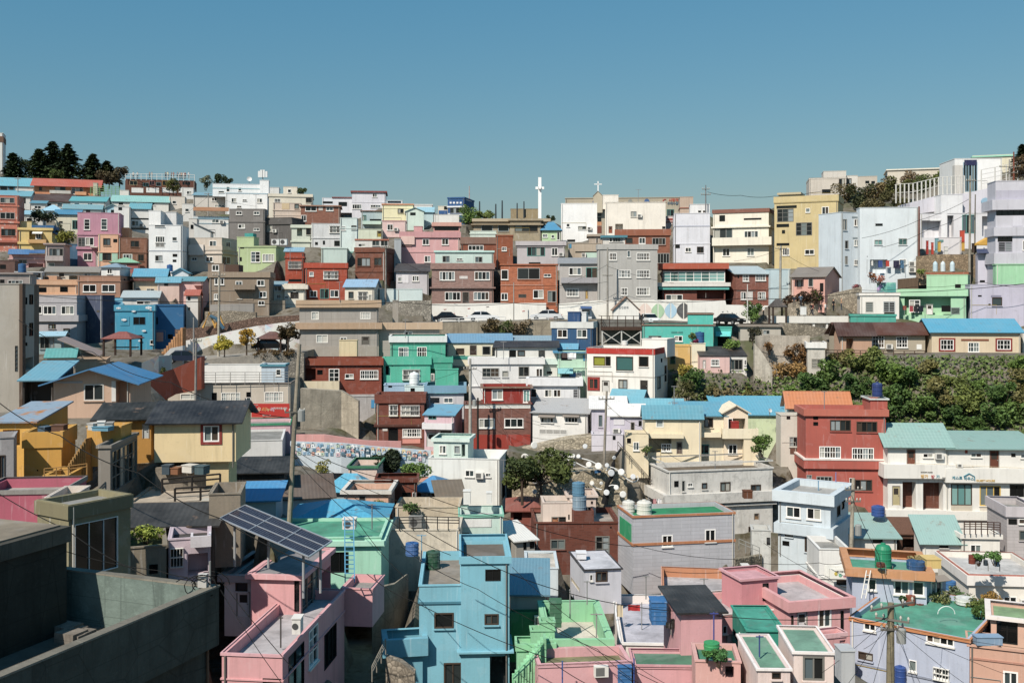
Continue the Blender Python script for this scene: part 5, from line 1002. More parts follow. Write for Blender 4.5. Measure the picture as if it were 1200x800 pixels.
def car(label, px, py, Y, col, head=0., L=4.4):
    t=thing('parked_car',label,'car',un(px,py,Y),math.radians(head),'cars parked along the hillside road')
    w=.86; l=L/2
    prof=[(-l,.35),(-l+.05,.72),(-l*.93,.88),(-l*.52,.95),(l*.42,.93),(l*.9,.8),(l,.6),(l,.33)]
    m=MB(); n=len(prof)
    for s in (-1,1): m.face([(x,s*w,z) for x,z in prof][::s])
    for i in range(n): a,b=prof[i],prof[(i+1)%n]; m.face([(a[0],-w,a[1]),(b[0],-w,b[1]),(b[0],w,b[1]),(a[0],w,a[1])])
    m.build('body',M('flat',col,.3),t)
    cab=[(-l*.78,.9),(-l*.5,1.4),(-l*.02,1.46),(l*.2,1.4),(l*.52,.9)]; wi=.7; m=MB()
    for s in (-1,1): m.face([(x,s*(w-.02 if z<1 else wi),z) for x,z in cab][::s])
    for i in range(4):
        a,b=cab[i],cab[i+1]; wa=w-.02 if a[1]<1 else wi; wb=w-.02 if b[1]<1 else wi
        m.face([(a[0],-wa,a[1]),(b[0],-wb,b[1]),(b[0],wb,b[1]),(a[0],wa,a[1])])
    c=m.build('cabin',M('glass','#161a1c'),t)
    m=MB(); m.hexa([(-l*.5,-wi-.015,1.38),(l*.2,-wi-.015,1.38),(l*.2,wi+.015,1.38),(-l*.5,wi+.015,1.38),(-l*.48,-wi+.05,1.49),(l*.16,-wi+.05,1.47),(l*.16,wi-.05,1.47),(-l*.48,wi-.05,1.49)])
    for s in (-1,1):
        for xx in (-l*.15,): m.bar((xx,s*(w-.01),.93),(xx,s*(wi+.01),1.4),.08)
    m.build('roof',M('flat',col,.3),t)
    for x in (-l*.62,l*.62):
        for s in (-1,1):
            m=MB(); m.tube([(x,s*(w-.16),.31),(x,s*(w+.03),.31)],.31,14); wl=m.build('wheel',M('flat','#151515'),t); m=MB(); m.tube([(x,s*(w+.02),.31),(x,s*(w+.045),.31)],.19,12); m.build('rim',M('metal','#9a9c9e'),wl)
    for s in (-1,1):
        m=MB(); m.box((l-.04,s*.62-.16,.62),(l+.02,s*.62+.16,.74)); m.build('headlight',M('glass','#d8dcdc'),t)
        m=MB(); m.box((-l-.01,s*.66-.14,.68),(-l+.06,s*.66+.14,.82)); m.build('tail_light',M('flat','#a01d18'),t)
    return t
PM={}
def person_mesh(pose):
    V=[(0,0,.93),(0,0,1.12),(0,0,1.36),(0,0,1.47),(0,-.02,1.57),(0,-.015,1.68)]; E=[(0,1),(1,2),(2,3),(3,4),(4,5)]; Rr=[.13,.12,.15,.055,.085,.08]
    st={'walk':.22,'stand':.04,'lean':.08}[pose]
    for s in (-1,1):
        b=len(V); fy=s*st
        V+= [(s*.09,0,.88),(s*.1,-fy*.4,.48),(s*.1,fy*.9,.08),(s*.1,fy*.9-.14,.04)]; Rr+=[.095,.062,.045,.04]; E+=[(0,b),(b,b+1),(b+1,b+2),(b+2,b+3)]
        a=len(V); V+=[(s*.2,0,1.36),(s*.25,fy*.5,1.1),(s*.24,(-.22 if pose=='lean' else -.08-fy*.6),.88 if pose!='lean' else 1.08),(s*.235,(-.3 if pose=='lean' else -.1-fy*.7),.8 if pose!='lean' else 1.1)]; Rr+=[.062,.047,.036,.04]; E+=[(2,a),(a,a+1),(a+1,a+2),(a+2,a+3)]
    me=bpy.data.meshes.new('person'); me.from_pydata(V,E,[]); o=bpy.data.objects.new('person',me)
    o.modifiers.new('s','SKIN'); o.modifiers.new('d','SUBSURF').levels=1
    sv=me.skin_vertices[0].data
    for i,r in enumerate(Rr): sv[i].radius=(r,r*(.75 if i in (0,1,2) else 1))
    sv[0].use_root=True
    return evalmesh(o)
def person(label, px, py, Y, shirt, trousers, pose='stand', rz=0, group='people on the lookouts'):
    if pose not in PM: PM[pose]=person_mesh(pose)
    me=PM[pose].copy()
    me.materials.clear()
    for m in (M('flat',shirt),M('flat',trousers),M('flat','#c89a7c'),M('flat','#1c1714')): me.materials.append(m)
    for p in me.polygons:
        c=p.center; p.material_index = 3 if (c.z>1.63 or (c.z>1.56 and c.y>.02)) else 2 if (c.z>1.42 or (abs(c.x)>.2 and c.z<1.02)) else 0 if c.z>.93 else 3 if c.z<.07 else 1
    me.polygons.foreach_set('use_smooth',[True]*len(me.polygons))
    o=bpy.data.objects.new('person',me); COL.objects.link(o); o.location=un(px,py,Y); o.rotation_euler=(0,0,math.radians(rz))
    return tag(o,label,'person',group)
def tank(label, px, yb, yt, wpx, Y, col, ribs=3, dome=.25, group=None, name='water_tank', cat='water tank'):
    base=un(px,yb,Y); r=wpx*Y/F/2; H=(yb-yt)*Y/F
    t=thing(name,label,cat,base,0,group); pr=[(r*.96,0)]; hb=H*(1-dome*.55)
    for i in range(ribs):
        z=hb*(i+.5)/ribs; pr+=[(r*.96,z-.05),(r,z-.03),(r,z+.03),(r*.96,z+.05)]
    pr+=[(r*.97,hb),(r*.75,hb+(H-hb)*.7),(r*.3,H*.99)]; m=MB(); m.lathe(pr,20); m.build('body',M('p',col,.5),t)
    m=MB(); m.lathe([(r*.28,H*.985),(r*.28,H*1.04),(.02,H*1.05)],12); m.build('lid',M('flat',col),t)
    m=MB(); m.tube([(r*.9,-.02,.15),(r*1.15,-.02,.15),(r*1.15,-.02,-.4)],.03,6); m.build('pipe',M('flat','#8d8b86'),t)
    return t
def boxthing(name, label, cat, x0,x1,yt,yb,Y,D,col,kind='p',yaw=0,top=None,group=None,parts=()):
    a=un(x0,yb,Y); w=(x1-x0)*Y/F; H=(yb-yt)*Y/F
    t=thing(name,label,cat,a+Vector((w/2,D/2,0)),math.radians(yaw),group); m=MB(); m.box((-w/2,-D/2,0),(w/2,D/2,H-.05)); m.build('body',M(kind,col),t)
    m=MB(); m.box((-w/2-.04,-D/2-.04,H-.05),(w/2+.04,D/2+.04,H)); m.build('lid' if top is None else top,M(kind,col),t)
    if 'fan' in parts:
        m=MB(); m.tube([(-w*.12,-D/2-.005,H*.5),(-w*.12,-D/2-.03,H*.5)],min(w,H)*.36,16); m.build('fan',M('flat','#4a4a4a'),t)
    if 'rib' in parts:
        m=MB()
        for i in range(1,5): m.box((-w/2-.02,-D/2-.02,H*i/5-.03),(w/2+.02,D/2+.02,H*i/5+.03))
        m.build('rib',M(kind,col),t)
    return t
def rail(name, label, cat, pts, hpx, bars=.6, r=.025, col='#8d8a84', rails=2, group=None, wire=False):
    P=[un(*p) for p in pts]; o=P[0].copy(); t=thing(name,label,cat,o,0,group); hs=[hpx*p.y/F for p in P]
    m=MB()
    for q in range(rails):
        f=(q+1)/rails
        m.tube([p-o+Vector((0,0,h_*f)) for p,h_ in zip(P,hs)],r*(.5 if wire else 1),5)
    m.build('rail',M('flat',col),t)
    np_=0
    for i in range(len(P)-1):
        n=max(1,int((P[i+1]-P[i]).length/bars))
        for k in range(n+(i==len(P)-2)):
            if np_>=95: break
            np_+=1
            f=k/n; p=P[i].lerp(P[i+1],f)-o; hh=hs[i]+(hs[i+1]-hs[i])*f; m=MB(); m.tube([p-Vector((0,0,.3)),p+Vector((0,0,hh))],r*1.15,6); m.build('post',M('flat',col),t)
    return t
def wallstrip(name, label, cat, pts, th, mat, cap=None, kindstruct=False, deep=1.5):
    # pts: (px, py top, py bottom, Y)
    m=MB(); T=[un(a,b,Y) for a,b,c,Y in pts]; B=[un(a,c,Y)-Vector((0,0,deep)) for a,b,c,Y in pts]; o=un(pts[0][0],pts[0][2],pts[0][3]); bk=Vector((0,th,0))
    for i in range(len(pts)-1):
        m.face([B[i]-o,B[i+1]-o,T[i+1]-o,T[i]-o]); m.face([T[i]-o,T[i+1]-o,T[i+1]+bk-o,T[i]+bk-o]); m.face([B[i+1]+bk-o,B[i]+bk-o,T[i]+bk-o,T[i+1]+bk-o])
    for i in (0,-1): m.face([B[i]-o,T[i]-o,T[i]+bk-o,B[i]+bk-o])
    if cap:
        t=thing(name,label,cat,o); m.build('wall',mat,t); c=MB()
        for i in range(len(pts)-1):
            a,b=T[i]-o,T[i+1]-o; e=Vector((0,.08,0)); z=Vector((0,0,.14)); c.hexa([a-e,b-e,b+bk+e,a+bk+e,a-e+z,b-e+z,b+bk+e+z,a+bk+e+z])
        c.build('coping',cap,t); return t
    ob=m.build(name,mat,loc=o); return tag(ob,label,cat) if not kindstruct else tag(ob,None,None,None,'structure')
def onplane(s, px, py, pr):
    N=Vector((math.sin(s['yaw']),-math.cos(s['yaw']),0)); ray=Vector(((px-600)/F,1,(YH-py)/F)); q=s['P0']+N*pr
    return ray*(q.dot(N)/ray.dot(N))
def text(body, sizepx, px, py, Y, col, parent=None, dy=-.06, yaw=0., bold=0., on=None):
    if on: pt=onplane(on[0],px,py,on[1]); Y=pt.y; yaw=on[0]['yaw']
    c=bpy.data.curves.new('t','FONT'); c.body=body; c.size=sizepx*Y/F; c.extrude=.012; c.offset=bold; c.align_x='LEFT'
    me=evalmesh(bpy.data.objects.new('t',c))
    me.materials.clear(); me.materials.append(M('flat',col))
    r=bpy.data.objects.new('lettering',me); COL.objects.link(r)
    p=(pt if on else un(px,py,Y)+Vector((0,dy,0))); mw=Matrix.Translation(p)@Matrix.Rotation(yaw,4,'Z')@Matrix.Rotation(math.pi/2,4,'X')
    if parent is not None:
        r.parent=parent; r.matrix_parent_inverse=Matrix.Identity(4)
        pw=Matrix.Translation(parent.location)@Matrix.Rotation(parent.rotation_euler[2],4,'Z'); r.matrix_local=pw.inverted()@mw
    else: r.matrix_world=mw
    return r
# ================================================================== walls, roads, slopes
wallstrip('retaining_wall','stained concrete retaining wall below the row of parked cars','wall',[(512,378,394,142),(560,377,395,142),(640,375,398,142),(700,374,402,142)],.5,M('conc','#9a8e7a'))
wallstrip('road','','',[(512,378,380,142.5),(560,377,379,142.5),(640,375,377,142.5),(700,374,376,142.5),(790,376,378,142.5),(880,381,383,142.5)],8,M('floor','#77756f'),kindstruct=True,deep=3)
mw=wallstrip('mural_wall','long white wall with faint red drawings behind the parked cars','wall',[(506,356,377,149.2),(590,355,376,149.2),(640,355,375,149.2)],.25,M('p','#ece8e0'))
wallstrip('mural_wall','white wall painted with pink, green and blue leaf halves behind the gabled stall','wall',[(655,356,375,146.5),(700,352,374,146.5),(800,351,376,146.5),(812,352,376,146.5)],.25,M('p','#ebe7de'))
wallstrip('mural_wall','white wall with black script below the brick house with plain pale blue side','wall',[(806,352,379,145.6),(850,352,380,145.6),(851,357,381,145.6),(905,358,384,145.6)],.25,M('p','#e9e6df'))
def leafpaint(px,py,w,hh,Y,col,half,parent_label):
    m=MB(); n=14; pts=[]
    for i in range(n+1):
        t=i/n; x=-math.sin(math.pi*t)**.8 if half<0 else math.sin(math.pi*t)**.8; pts.append((x*w/2,(t-.5)*hh))
    c=un(px,py,Y); k=Y/F
    m.face([(x*k,-.02,-z*k) for x,z in pts]); m.face([(x*k,0,-z*k) for x,z in pts])
    for a,b in zip(pts,pts[1:]+pts[:1]): m.face([(a[0]*k,-.02,-a[1]*k),(b[0]*k,-.02,-b[1]*k),(b[0]*k,0,-b[1]*k),(a[0]*k,0,-a[1]*k)])
    return m,c
def muralset(lst, Y):
    wall=[o for o in COL.objects if o.name.startswith('mural_wall')][1]
    for px,py,w,hh,col in lst:
        for s in (-1,1):
            m,c=leafpaint(px+s*.6,py,w,hh,Y,col,s,''); m.build('painted_leaf',M('p',col),wall,loc=c-wall.location)
muralset([(756,364,14,18,'#e9d2c6'),(771,364.5,14,18,'#a9cba4'),(786,364,13,18,'#a9cbe0'),(801,364,15,19,'#5a5a5c')],146.48)
for i,(px,py,c) in enumerate(((548,362,'#c0504a'),(556,366,'#c0504a'),(570,360,'#7a6a6a'),(530,368,'#c0504a'),(612,365,'#c0504a'),(520,363,'#b06a5a'))):
    m=MB(); k=149/F; m.hexa([(0,-.02,0),(3*k,-.02,.4*k),(3*k,0,.4*k),(0,0,0),(0,-.02,.8*k),(3*k,-.02,1.1*k),(3*k,0,1.1*k),(0,0,.8*k)]); m.build('painted_mark',M('flat',c),mw,loc=un(px,py,149.18)-mw.location)
for i in range(9):
    ws=[o for o in COL.objects if o.name.startswith('mural_wall')][2]
    m=MB(); k=145/F; m.bar((0,0,0),(RN.uniform(.5,2.5)*k,0,RN.uniform(-1.5,1.5)*k),.08,.02); m.build('painted_mark',M('flat','#4a4644'),ws,loc=un(846+i*5.6,367+RN.uniform(-4,4),145.55)-ws.location)
car('black sedan parked at the left end of the white drawn wall',526,377.5,145.5,'#1c2028',2)
car('white sedan with tinted windows parked behind the white guard rail',566,376.5,145.5,'#dfe0e2',4,4.6)
car('white silver sedan parked near the grey house stairs',640,375,145.5,'#c9cccf',176,4.5)
car('white hatchback nosing out beside the leaf paintings',761,379.5,144.5,'#dcdfe0',-75,4.0)
car('black estate car parked behind the turquoise flat building',855,380,140.6,'#1a1c20',-55,4.4)
rail('guard_rail','white guard rail along the road edge below the black sedan','guard rail',[(516,379.5,143),(560,378,143),(592,377,143)],6,2.0,.05,'#d9d9d6',2)
rail('guard_rail','slim white guard rail in front of the silver sedan','guard rail',[(620,376.5,143),(665,375,143)],5,2.0,.04,'#d0d0cc',2)
# gabled stall on its timber deck with steel scaffold
def deck():
    Y=141; a=un(705,383,Y); b=un(752,383,Y); w=(b-a).x; t=thing('viewing_deck','brown timber deck on braced white steel legs above the red band house','deck',a+Vector((w/2,2.5,0))); z0=(YH-408)*Y/F-a.z
    m=MB(); m.box((-w/2,-2.5,-.45),(w/2,2.5,0)); m.build('deck_floor',M('wood','#4d362b'),t)
    m=MB()
    for z in (.5,1.0,1.5): m.bar((-w/2,-2.45,z),(w/2,-2.45,z),.07); m.bar((-w/2,-2.45,z),(-w/2,2.45,z),.07); m.bar((w/2,-2.45,z),(w/2,2.45,z),.07)
    for i in range(6): x=-w/2+w*i/5; m.bar((x,-2.45,0),(x,-2.45,1.55),.1)
    m.build('railing',M('wood','#3f3028'),t)
    for x in (-w/2+.1,0,w/2-.1):
        for y in (-2.3,2.2): m=MB(); m.bar((x,y,z0-1),(x,y,-.45),.16); m.build('leg',M('flat','#c9c6c0'),t)
    for s in (-1,1):
        x0,x1=(s*w/2*.97,s*.1); m=MB(); m.bar((x0,-2.3,-.6),(x1,-2.3,z0+.6),.09); m.bar((x1,-2.3,-.6),(x0,-2.25,z0+.6),.09); m.bar((x0,-2.3,z0+.5),(x1,-2.3,z0+.5),.08); m.build('brace',M('flat','#c9c6c0'),t)
    m=MB(); m.box((-w/2,2.6,z0-1),(w/2,2.9,-.5)); m.build('backing_wall',M('conc','#3a352f'),t)
deck()
crop(600,290)
stall=h('white gabled kiosk with brown roof edges standing behind the timber deck','#ece8e2',715,892,432,500,'',Y=143.6,D=2.2,yaw=0,roof='gy',yr=346,rc='#8a6a58',oh=.25,name='kiosk',cat='kiosk',deep=.3)
build_house(stall)
stl=h('small white stall with blue awning beside the grey house stairs','#d9dce0',480,560,425,490,'480 412 560 428 H#3a5f9a; 490 440 545 475 P3',Y=144.2,D=2,yaw=0,name='stall',cat='stall',deep=.2,ph=.1); build_house(stl)
text('감천문화',3.2,725,361.5,143.5,'#8a9098',stall['root'],on=(stall,.02))
# left ramp with painted white wall, rubble bank and plaza
wallstrip('ramp_wall','white curving ramp wall with green and pink painting below the rubble bank','wall',[(211,400,424,131),(240,395,420,132),(270,388,416,133),(300,382,414,134),(330,378,412,135),(352,376,410,136)],.4,M('mural','#ebe9e4'))
wallstrip('rubble_bank','sloping bank of brown rubble stone above the white ramp wall','bank',[(205,386,402,133),(240,383,397,134),(270,378,390,135),(300,372,384,136),(352,369,378,137.5)],1.5,M('stone','#7f6354'))
wallstrip('stone_wall','grey block wall under the taupe house','wall',[(246,357,366,140),(270,356,366,140.3),(297,356,366,141)],.6,M('g','#a09a94'))
wallstrip('stone_wall','beige rubble stone wall between the slide frame and taupe house','wall',[(240,365,383,138.5),(270,364,382,139),(300,366,376,139.6)],.6,M('stone','#9c8f7c'))
wallstrip('stone_wall','rough mossy rock wall behind the community building roof','wall',[(305,414,432,121),(330,413,434,121.5),(352,412,436,122),(356,414,470,122)],.8,M('stone','#8e867a'))
wallstrip('stone_wall','grey rubble stone wall under the aqua cottage yard by the tan parapets','wall',[(452,354,376,143),(480,352,376,143.4),(505,352,376,144)],.6,M('stone','#a39a8c'))
wallstrip('plaza','','',[(196,424,426,119),(240,421,423,120),(300,416,418,121),(352,413,415,122.5)],12,M('floor','#9c9488'),kindstruct=True)
def stairs(label,p0,p1,Y,w,n,col,name='staircase',kind='conc'):
    a=un(p0[0],p0[1],Y); b=un(p1[0],p1[1],Y+1.0); m=MB(); d=(b-a)
    for i in range(n):
        q=d*(i/n); q2=d*((i+1)/n); x0,x1=sorted((q.x,q2.x)); m.box((x0,q.y,min(0,d.z)-1.2 if d.z>0 else d.z-1.2),(x1+.001,q.y+w,max(q.z,q2.z)))
    return tag(m.build(name,M(kind,col),loc=a),label,'stairs')
stairs('orange brick stair climbing beside the cloud painted house',(170,440),(214,384),128,1.4,16,'#c08a58')
stairs('narrow white concrete stair down past the lilac houses',(728,526),(778,588),101.5,1.5,18,'#a89c8a')
stairs('mustard stair with thin rail between the yellow houses',(80,546),(101,514),63,1.1,9,'#b58a4a')
wallstrip('ramp_wall','orange red tiled parapet wall beside the navy parked car','wall',[(156,450,470,104),(180,440,458,107),(203,432,446,110),(236,418,440,112)],1.2,M('p','#b8573a'))
wallstrip('ramp_wall','pale painted wall with small coloured flowers below the orange stair','wall',[(166,425,442,111),(186,417,436,112.5),(200,416,432,114)],.4,M('mural','#b9c0bc'))
wallstrip('ramp_wall','smooth white concrete wave wall above the navy parked car','wall',[(190,418,430,118),(200,408,426,118.4),(214,405,424,119)],1.0,M('p','#e4e2de'))
def gazebo(label,px,yb,yt,wpx,Y,rc,D=4,posts='#3a2a22'):
    b=un(px,yb,Y); w=wpx*Y/F/2; H=(yb-yt)*Y/F; e=H*.66; t=thing('gazebo',label,'gazebo',b+Vector((0,D/2,0))); d=D/2
    m=MB(); c=[(-w,-d,e),(w,-d,e),(w,d,e),(-w,d,e)]; ap=[(-w*.25,0,H),(w*.25,0,H)]
    for q in ([c[0],c[1],ap[1],ap[0]],[c[2],c[3],ap[0],ap[1]],[c[1],c[2],ap[1]],[c[3],c[0],ap[0]]): slab(m,q,.1,0,[(0.01,.01),(1.9*w,.01),(1.5*w,2),(.4*w,2)][:len(q)])
    m.build('roof',M('tile',rc),t)
    for x in (-w*.85,w*.85):
        for y in (-d*.85,d*.85): m=MB(); m.bar((x,y,-.6),(x,y,e),.2); m.build('post',M('wood',posts),t)
    m=MB(); m.box((-w*.8,d*.3,.3),(w*.8,d*.6,.42)); m.build('bench',M('wood',posts),t)
gazebo('brown roofed gazebo on the plaza beside the painted ramp wall',315,412,389,31,124,'#6a4336')
gazebo('red brown gazebo with dark posts below the lavender house',136,412,389,37,116,'#8a4436')
gazebo('small dark gazebo roof over the stone terrace with visitors',914,378,350,18,137,'#4a4440',2.5)
car('black car parked under the brown roofed gazebo',317,411,125.2,'#17181b',3)
car('navy pickup parked at the foot of the white ramp wall',217,425.5,118,'#16304a',12,4.6)
tree('yellow green round tree standing on the plaza before the painted wall',263,417,393,25,122.3,'#a89a28','round',900)
tree('golden leaved slim tree beside the gazebo on the plaza',289,414,384,22,123,'#b08a22','round',800)
tree('dark reddish round tree right of the brown gazebo',338,413,378,25,123,'#55462c','round',1100)
for i,(px,py,w,l) in enumerate(((306,417,17,'reddish clipped hedge at the left foot of the brown gazebo'),(322,416,17,'reddish clipped hedge in front of the gazebo car'),(337,415,16,'dark clipped hedge under the reddish round tree'))): tree(l,px,py+2,py-6,w,121.6,'#5f4a2c','shrub',350,False,name='hedge',cat='hedge')
def stepsandwalls():
    wallstrip('retaining_wall','rough stone wall at the bottom of the dark alley beside the blue cube house','wall',[(452,770,820,57.5),(470,776,820,57),(486,788,820,56)],.6,M('stone','#8d8273'))
    wallstrip('retaining_wall','tall grey cement wall in the alley behind the pink side block','wall',[(436,690,760,66),(462,684,750,68),(478,672,740,70)],.4,M('conc','#8f887a'))
    wallstrip('retaining_wall','grey concrete wall below the emerald roof terrace house','wall',[(862,655,690,83),(882,652,680,84.5),(893,650,676,85.5)],.5,M('stone','#8f8470'))
    wallstrip('retaining_wall','old cement wall under the cream house with red framed window','wall',[(182,548,566,66.5),(214,546,564,66.5),(240,544,562,67)],.3,M('conc','#8a7f70'))
    wallstrip('retaining_wall','stained plaster wall between taupe house and cream cottages','wall',[(315,352,372,145.5),(334,352,370,146)],.3,M('conc','#a89a88'))
stepsandwalls()
def slide():
    b=un(250,384,133.5); t=thing('play_frame','yellow climbing frame with a blue slide above the rubble bank','play frame',b); k=133/F
    for x0,x1 in ((-12,2),(2,12)): m=MB(); m.tube([(x0*k,0,0),((x0+x1)/2*k,0,18*k),(x1*k,0,2*k)],.16,7); m.build('frame',M('flat','#c9963a'),t)
    m=MB(); m.tube([(-3*k,-.3,14*k),(4*k,-.3,11*k),(13*k,-.3,-1*k)],.22,7); m.build('slide',M('flat','#2f5f80'),t)
slide()
# stone slope with the lamp tree
wallstrip('stone_wall','upper cobbled wall band under the grey roofed white house','wall',[(612,527,541,108.5),(640,520,536,108.5),(665,514,534,108.5),(700,510,533,108.5),(722,516,536,108)],2.4,M('cobble','#b3a68e'))
wallstrip('stone_wall','lower cobbled wall band behind the brown brick foreground house','wall',[(600,555,590,97),(640,557,592,97),(680,552,592,97.3),(712,549,590,97.6),(735,556,592,97.6)],2.4,M('cobble','#b0a288'))
wallstrip('slope','','',[(596,528,552,103),(630,535,556,103),(680,533,552,103.5),(722,530,552,104),(752,548,570,103),(778,580,592,100)],4,M('earth'),kindstruct=True)
rail('railing','thin dark railing along the lilac house stair','railing',[(724,524,101.2),(752,556,101.2),(780,588,101.2)],7,1.5,.03,'#5a5048',2)
def lamp_tree():
    Y=97; b=un(706,592,Y); t=thing('lamp_sculpture','white vine sculpture with round white discs and black trunk on the cobbled slope','sculpture',b); k=Y/F
    L=lambda x,y,dy=0.: Vector(((600+x/6-706)*k,dy,(592-(510+y/6))*k))
    m=MB(); m.tube([L(650,480),L(662,420),L(672,330),L(705,280),L(712,200),L(725,150),L(765,95)],[.34,.28,.24,.2,.18,.15,.1],8); m.build('trunk',M('wood','#17181b'),t)
    for path in ([(300,165),(400,150),(500,160),(575,185),(640,235)],[(450,190),(520,225),(570,230)],[(660,245),(690,215),(740,240),(800,300),(850,330),(890,310),(880,280)],[(545,330),(590,370),(630,378)],[(660,370),(690,345),(740,350)]):
        P=[L(x,y,-.15) for x,y in path]
        for _ in range(3): P=[P[0]]+[q for a,b in zip(P,P[1:]) for q in (a.lerp(b,.25),a.lerp(b,.75))]+[P[-1]]
        m=MB(); m.tube(P,.055,6); m.build('vine',M('flat','#e6e4df'),t)
    for x,y,r in ((155,65,29),(92,150,34),(218,158,24),(278,158,30),(322,192,25),(385,152,30),(428,196,23),(428,140,18),(465,142,17),(512,72,20),(538,200,24),(605,210,28),(665,205,18),(715,152,16),(695,258,28),(765,252,27),(848,285,22),(560,330,18),(625,330,14),(730,360,20),(662,395,24),(777,408,27),(255,235,18),(160,312,26),(130,245,20),(410,310,16),(248,430,15),(160,390,20),(295,115,24)):
        m=MB(); q=L(x,y,-.4); rr=r/6*k*.86
        tl=Vector((RN.uniform(-.5,.5),1,RN.uniform(-.4,.4))).normalized(); m.tube([q+tl*.05,q+tl*.03,q-tl*.03,q-tl*.06],[rr*.93,rr,rr,rr*.8],18); m.build('disc',M('p',RN.choice(['#e9e8e4','#dcdad4','#d2d4d6','#e4e0d8'])),t)
lamp_tree()
tree('large dark olive tree with white lamps at the cobbled slope',634,588,530,66,93,'#4a5526','round',1500)
tree('dark spreading shrub left of the olive tree',612,585,533,30,92,'#3d4a24','round',900)
boxthing('sign_board','small blue sign board on the cobbled slope','sign',697,704,551,554,97,.05,'#2a6fae')
# right hand slopes
wallstrip('ruin_wall','roofless grey ruin wall with rusty weeds and broken corner','ruin',[(886,394,440,124),(902,392,440,124.5),(935,394,440,124.5),(949,393,440,124)],.5,M('conc','#bcb0a0'))
wallstrip('ruin_wall','low pale ruin side wall nearest the pink cottage','ruin',[(884,402,442,122.5),(894,414,443,121.5),(905,433,444,120.5)],.5,M('conc','#c2b8a8'))
wallstrip('stone_wall','long grey concrete ledge wall below the beige cottage','wall',[(1078,417,424,122),(1130,418,425,122),(1198,418,427,122)],1.2,M('conc','#a59c8c'))
wallstrip('stone_wall','broken pale stone wall on the overgrown slope','wall',[(1094,434,450,120),(1130,432,448,119.5),(1160,434,448,119.5),(1190,438,452,119)],.8,M('stone','#c0b49c'))
wallstrip('stone_wall','rough rubble wall under the long white parapet terrace','wall',[(915,378,402,134.5),(935,379,404,134),(975,386,402,134),(985,390,402,134)],.8,M('stone','#8f8574'))
wallstrip('stone_wall','stepped beige stone terrace wall where visitors walk','wall',[(925,356,368,141),(950,350,366,141.5),(980,343,362,142.5),(1010,336,356,143.5)],.7,M('stone','#b3a48e'))
wallstrip('stone_wall','dry stone wall with white planters under the workshop','wall',[(1076,300,322,147.5),(1100,298,322,147.5),(1146,298,322,147.5)],.8,M('stone','#9a8468'))
rail('fence','low brown wooden fence of the long grey cottage yard','fence',[(968,416,122.5),(1035,417,122.5),(1084,417,122.5)],6,1.2,.05,'#5a4638',2)
wallstrip('retaining_wall','pale sloped concrete wall below the dark red brick house','wall',[(352,455,492,113),(372,456,494,114),(400,458,498,115.5),(420,470,500,115.5)],1.0,M('conc','#bcae98'))
wallstrip('mural_wall','pink painted yard wall left of the reddish brown brick house','wall',[(345,509,520,103),(380,509,522,103),(428,516,526,104),(470,517,526,105)],.3,M('p','#d99a94'))
wallstrip('mural_wall','low wall painted with a row of tiny white and blue houses','wall',[(340,517,534,99),(400,519,536,99),(440,523,538,100),(505,528,540,101)],.3,M('p','#c3ced6'))
wallstrip('retaining_wall','terracotta pink terrace wall beside the aqua rooftop hut','wall',[(470,529,544,101),(490,528,546,101),(508,529,548,101)],.4,M('p','#d9a08c'))

def painted_houses():
    w=[o for o in COL.objects if o.get('label')=='low wall painted with a row of tiny white and blue houses'][0]; o=w.location
    pts=[(340,517,534,99),(400,519,536,99),(440,523,538,100),(505,528,540,101)]; rn=random.Random(9); m=MB()
    cols=['#e9e9ea','#8fb4d0','#c9d6e0','#d9a08c','#5f8fb8','#e6cf9a','#b9c9b0','#d0b0b8','#55707f']
    px=342.
    while px<502:
        for i in range(3):
            a=[p for p in pts if p[0]<=px][-1]; b=[p for p in pts if p[0]>px][0]; f=(px-a[0])/(b[0]-a[0]); yt=a[1]+(b[1]-a[1])*f; yb=a[2]+(b[2]-a[2])*f; Y=a[3]+(b[3]-a[3])*f
            y0=yt+2.2+i*(yb-yt-3)/3; ww=rn.uniform(3,5.2); hh=rn.uniform(3,4.6); c=rn.randrange(9); x=px+rn.uniform(-1,1)
            q=lambda X,YY,d=.05:tuple(un(X,YY,Y-d)-o)
            m.face([q(x,y0+hh),q(x+ww,y0+hh),q(x+ww,y0),q(x,y0)],c); m.face([q(x-.4,y0,.055),q(x+ww+.4,y0,.055),q(x+ww/2,y0-1.8,.055)],rn.randrange(9)); m.face([q(x+ww*.3,y0+hh*.75,.06),q(x+ww*.6,y0+hh*.75,.06),q(x+ww*.6,y0+hh*.35,.06),q(x+ww*.3,y0+hh*.35,.06)],8)
        px+=rn.uniform(5,7)
    m.build('painted_houses',[M('flat',c) for c in cols],w)
painted_houses()
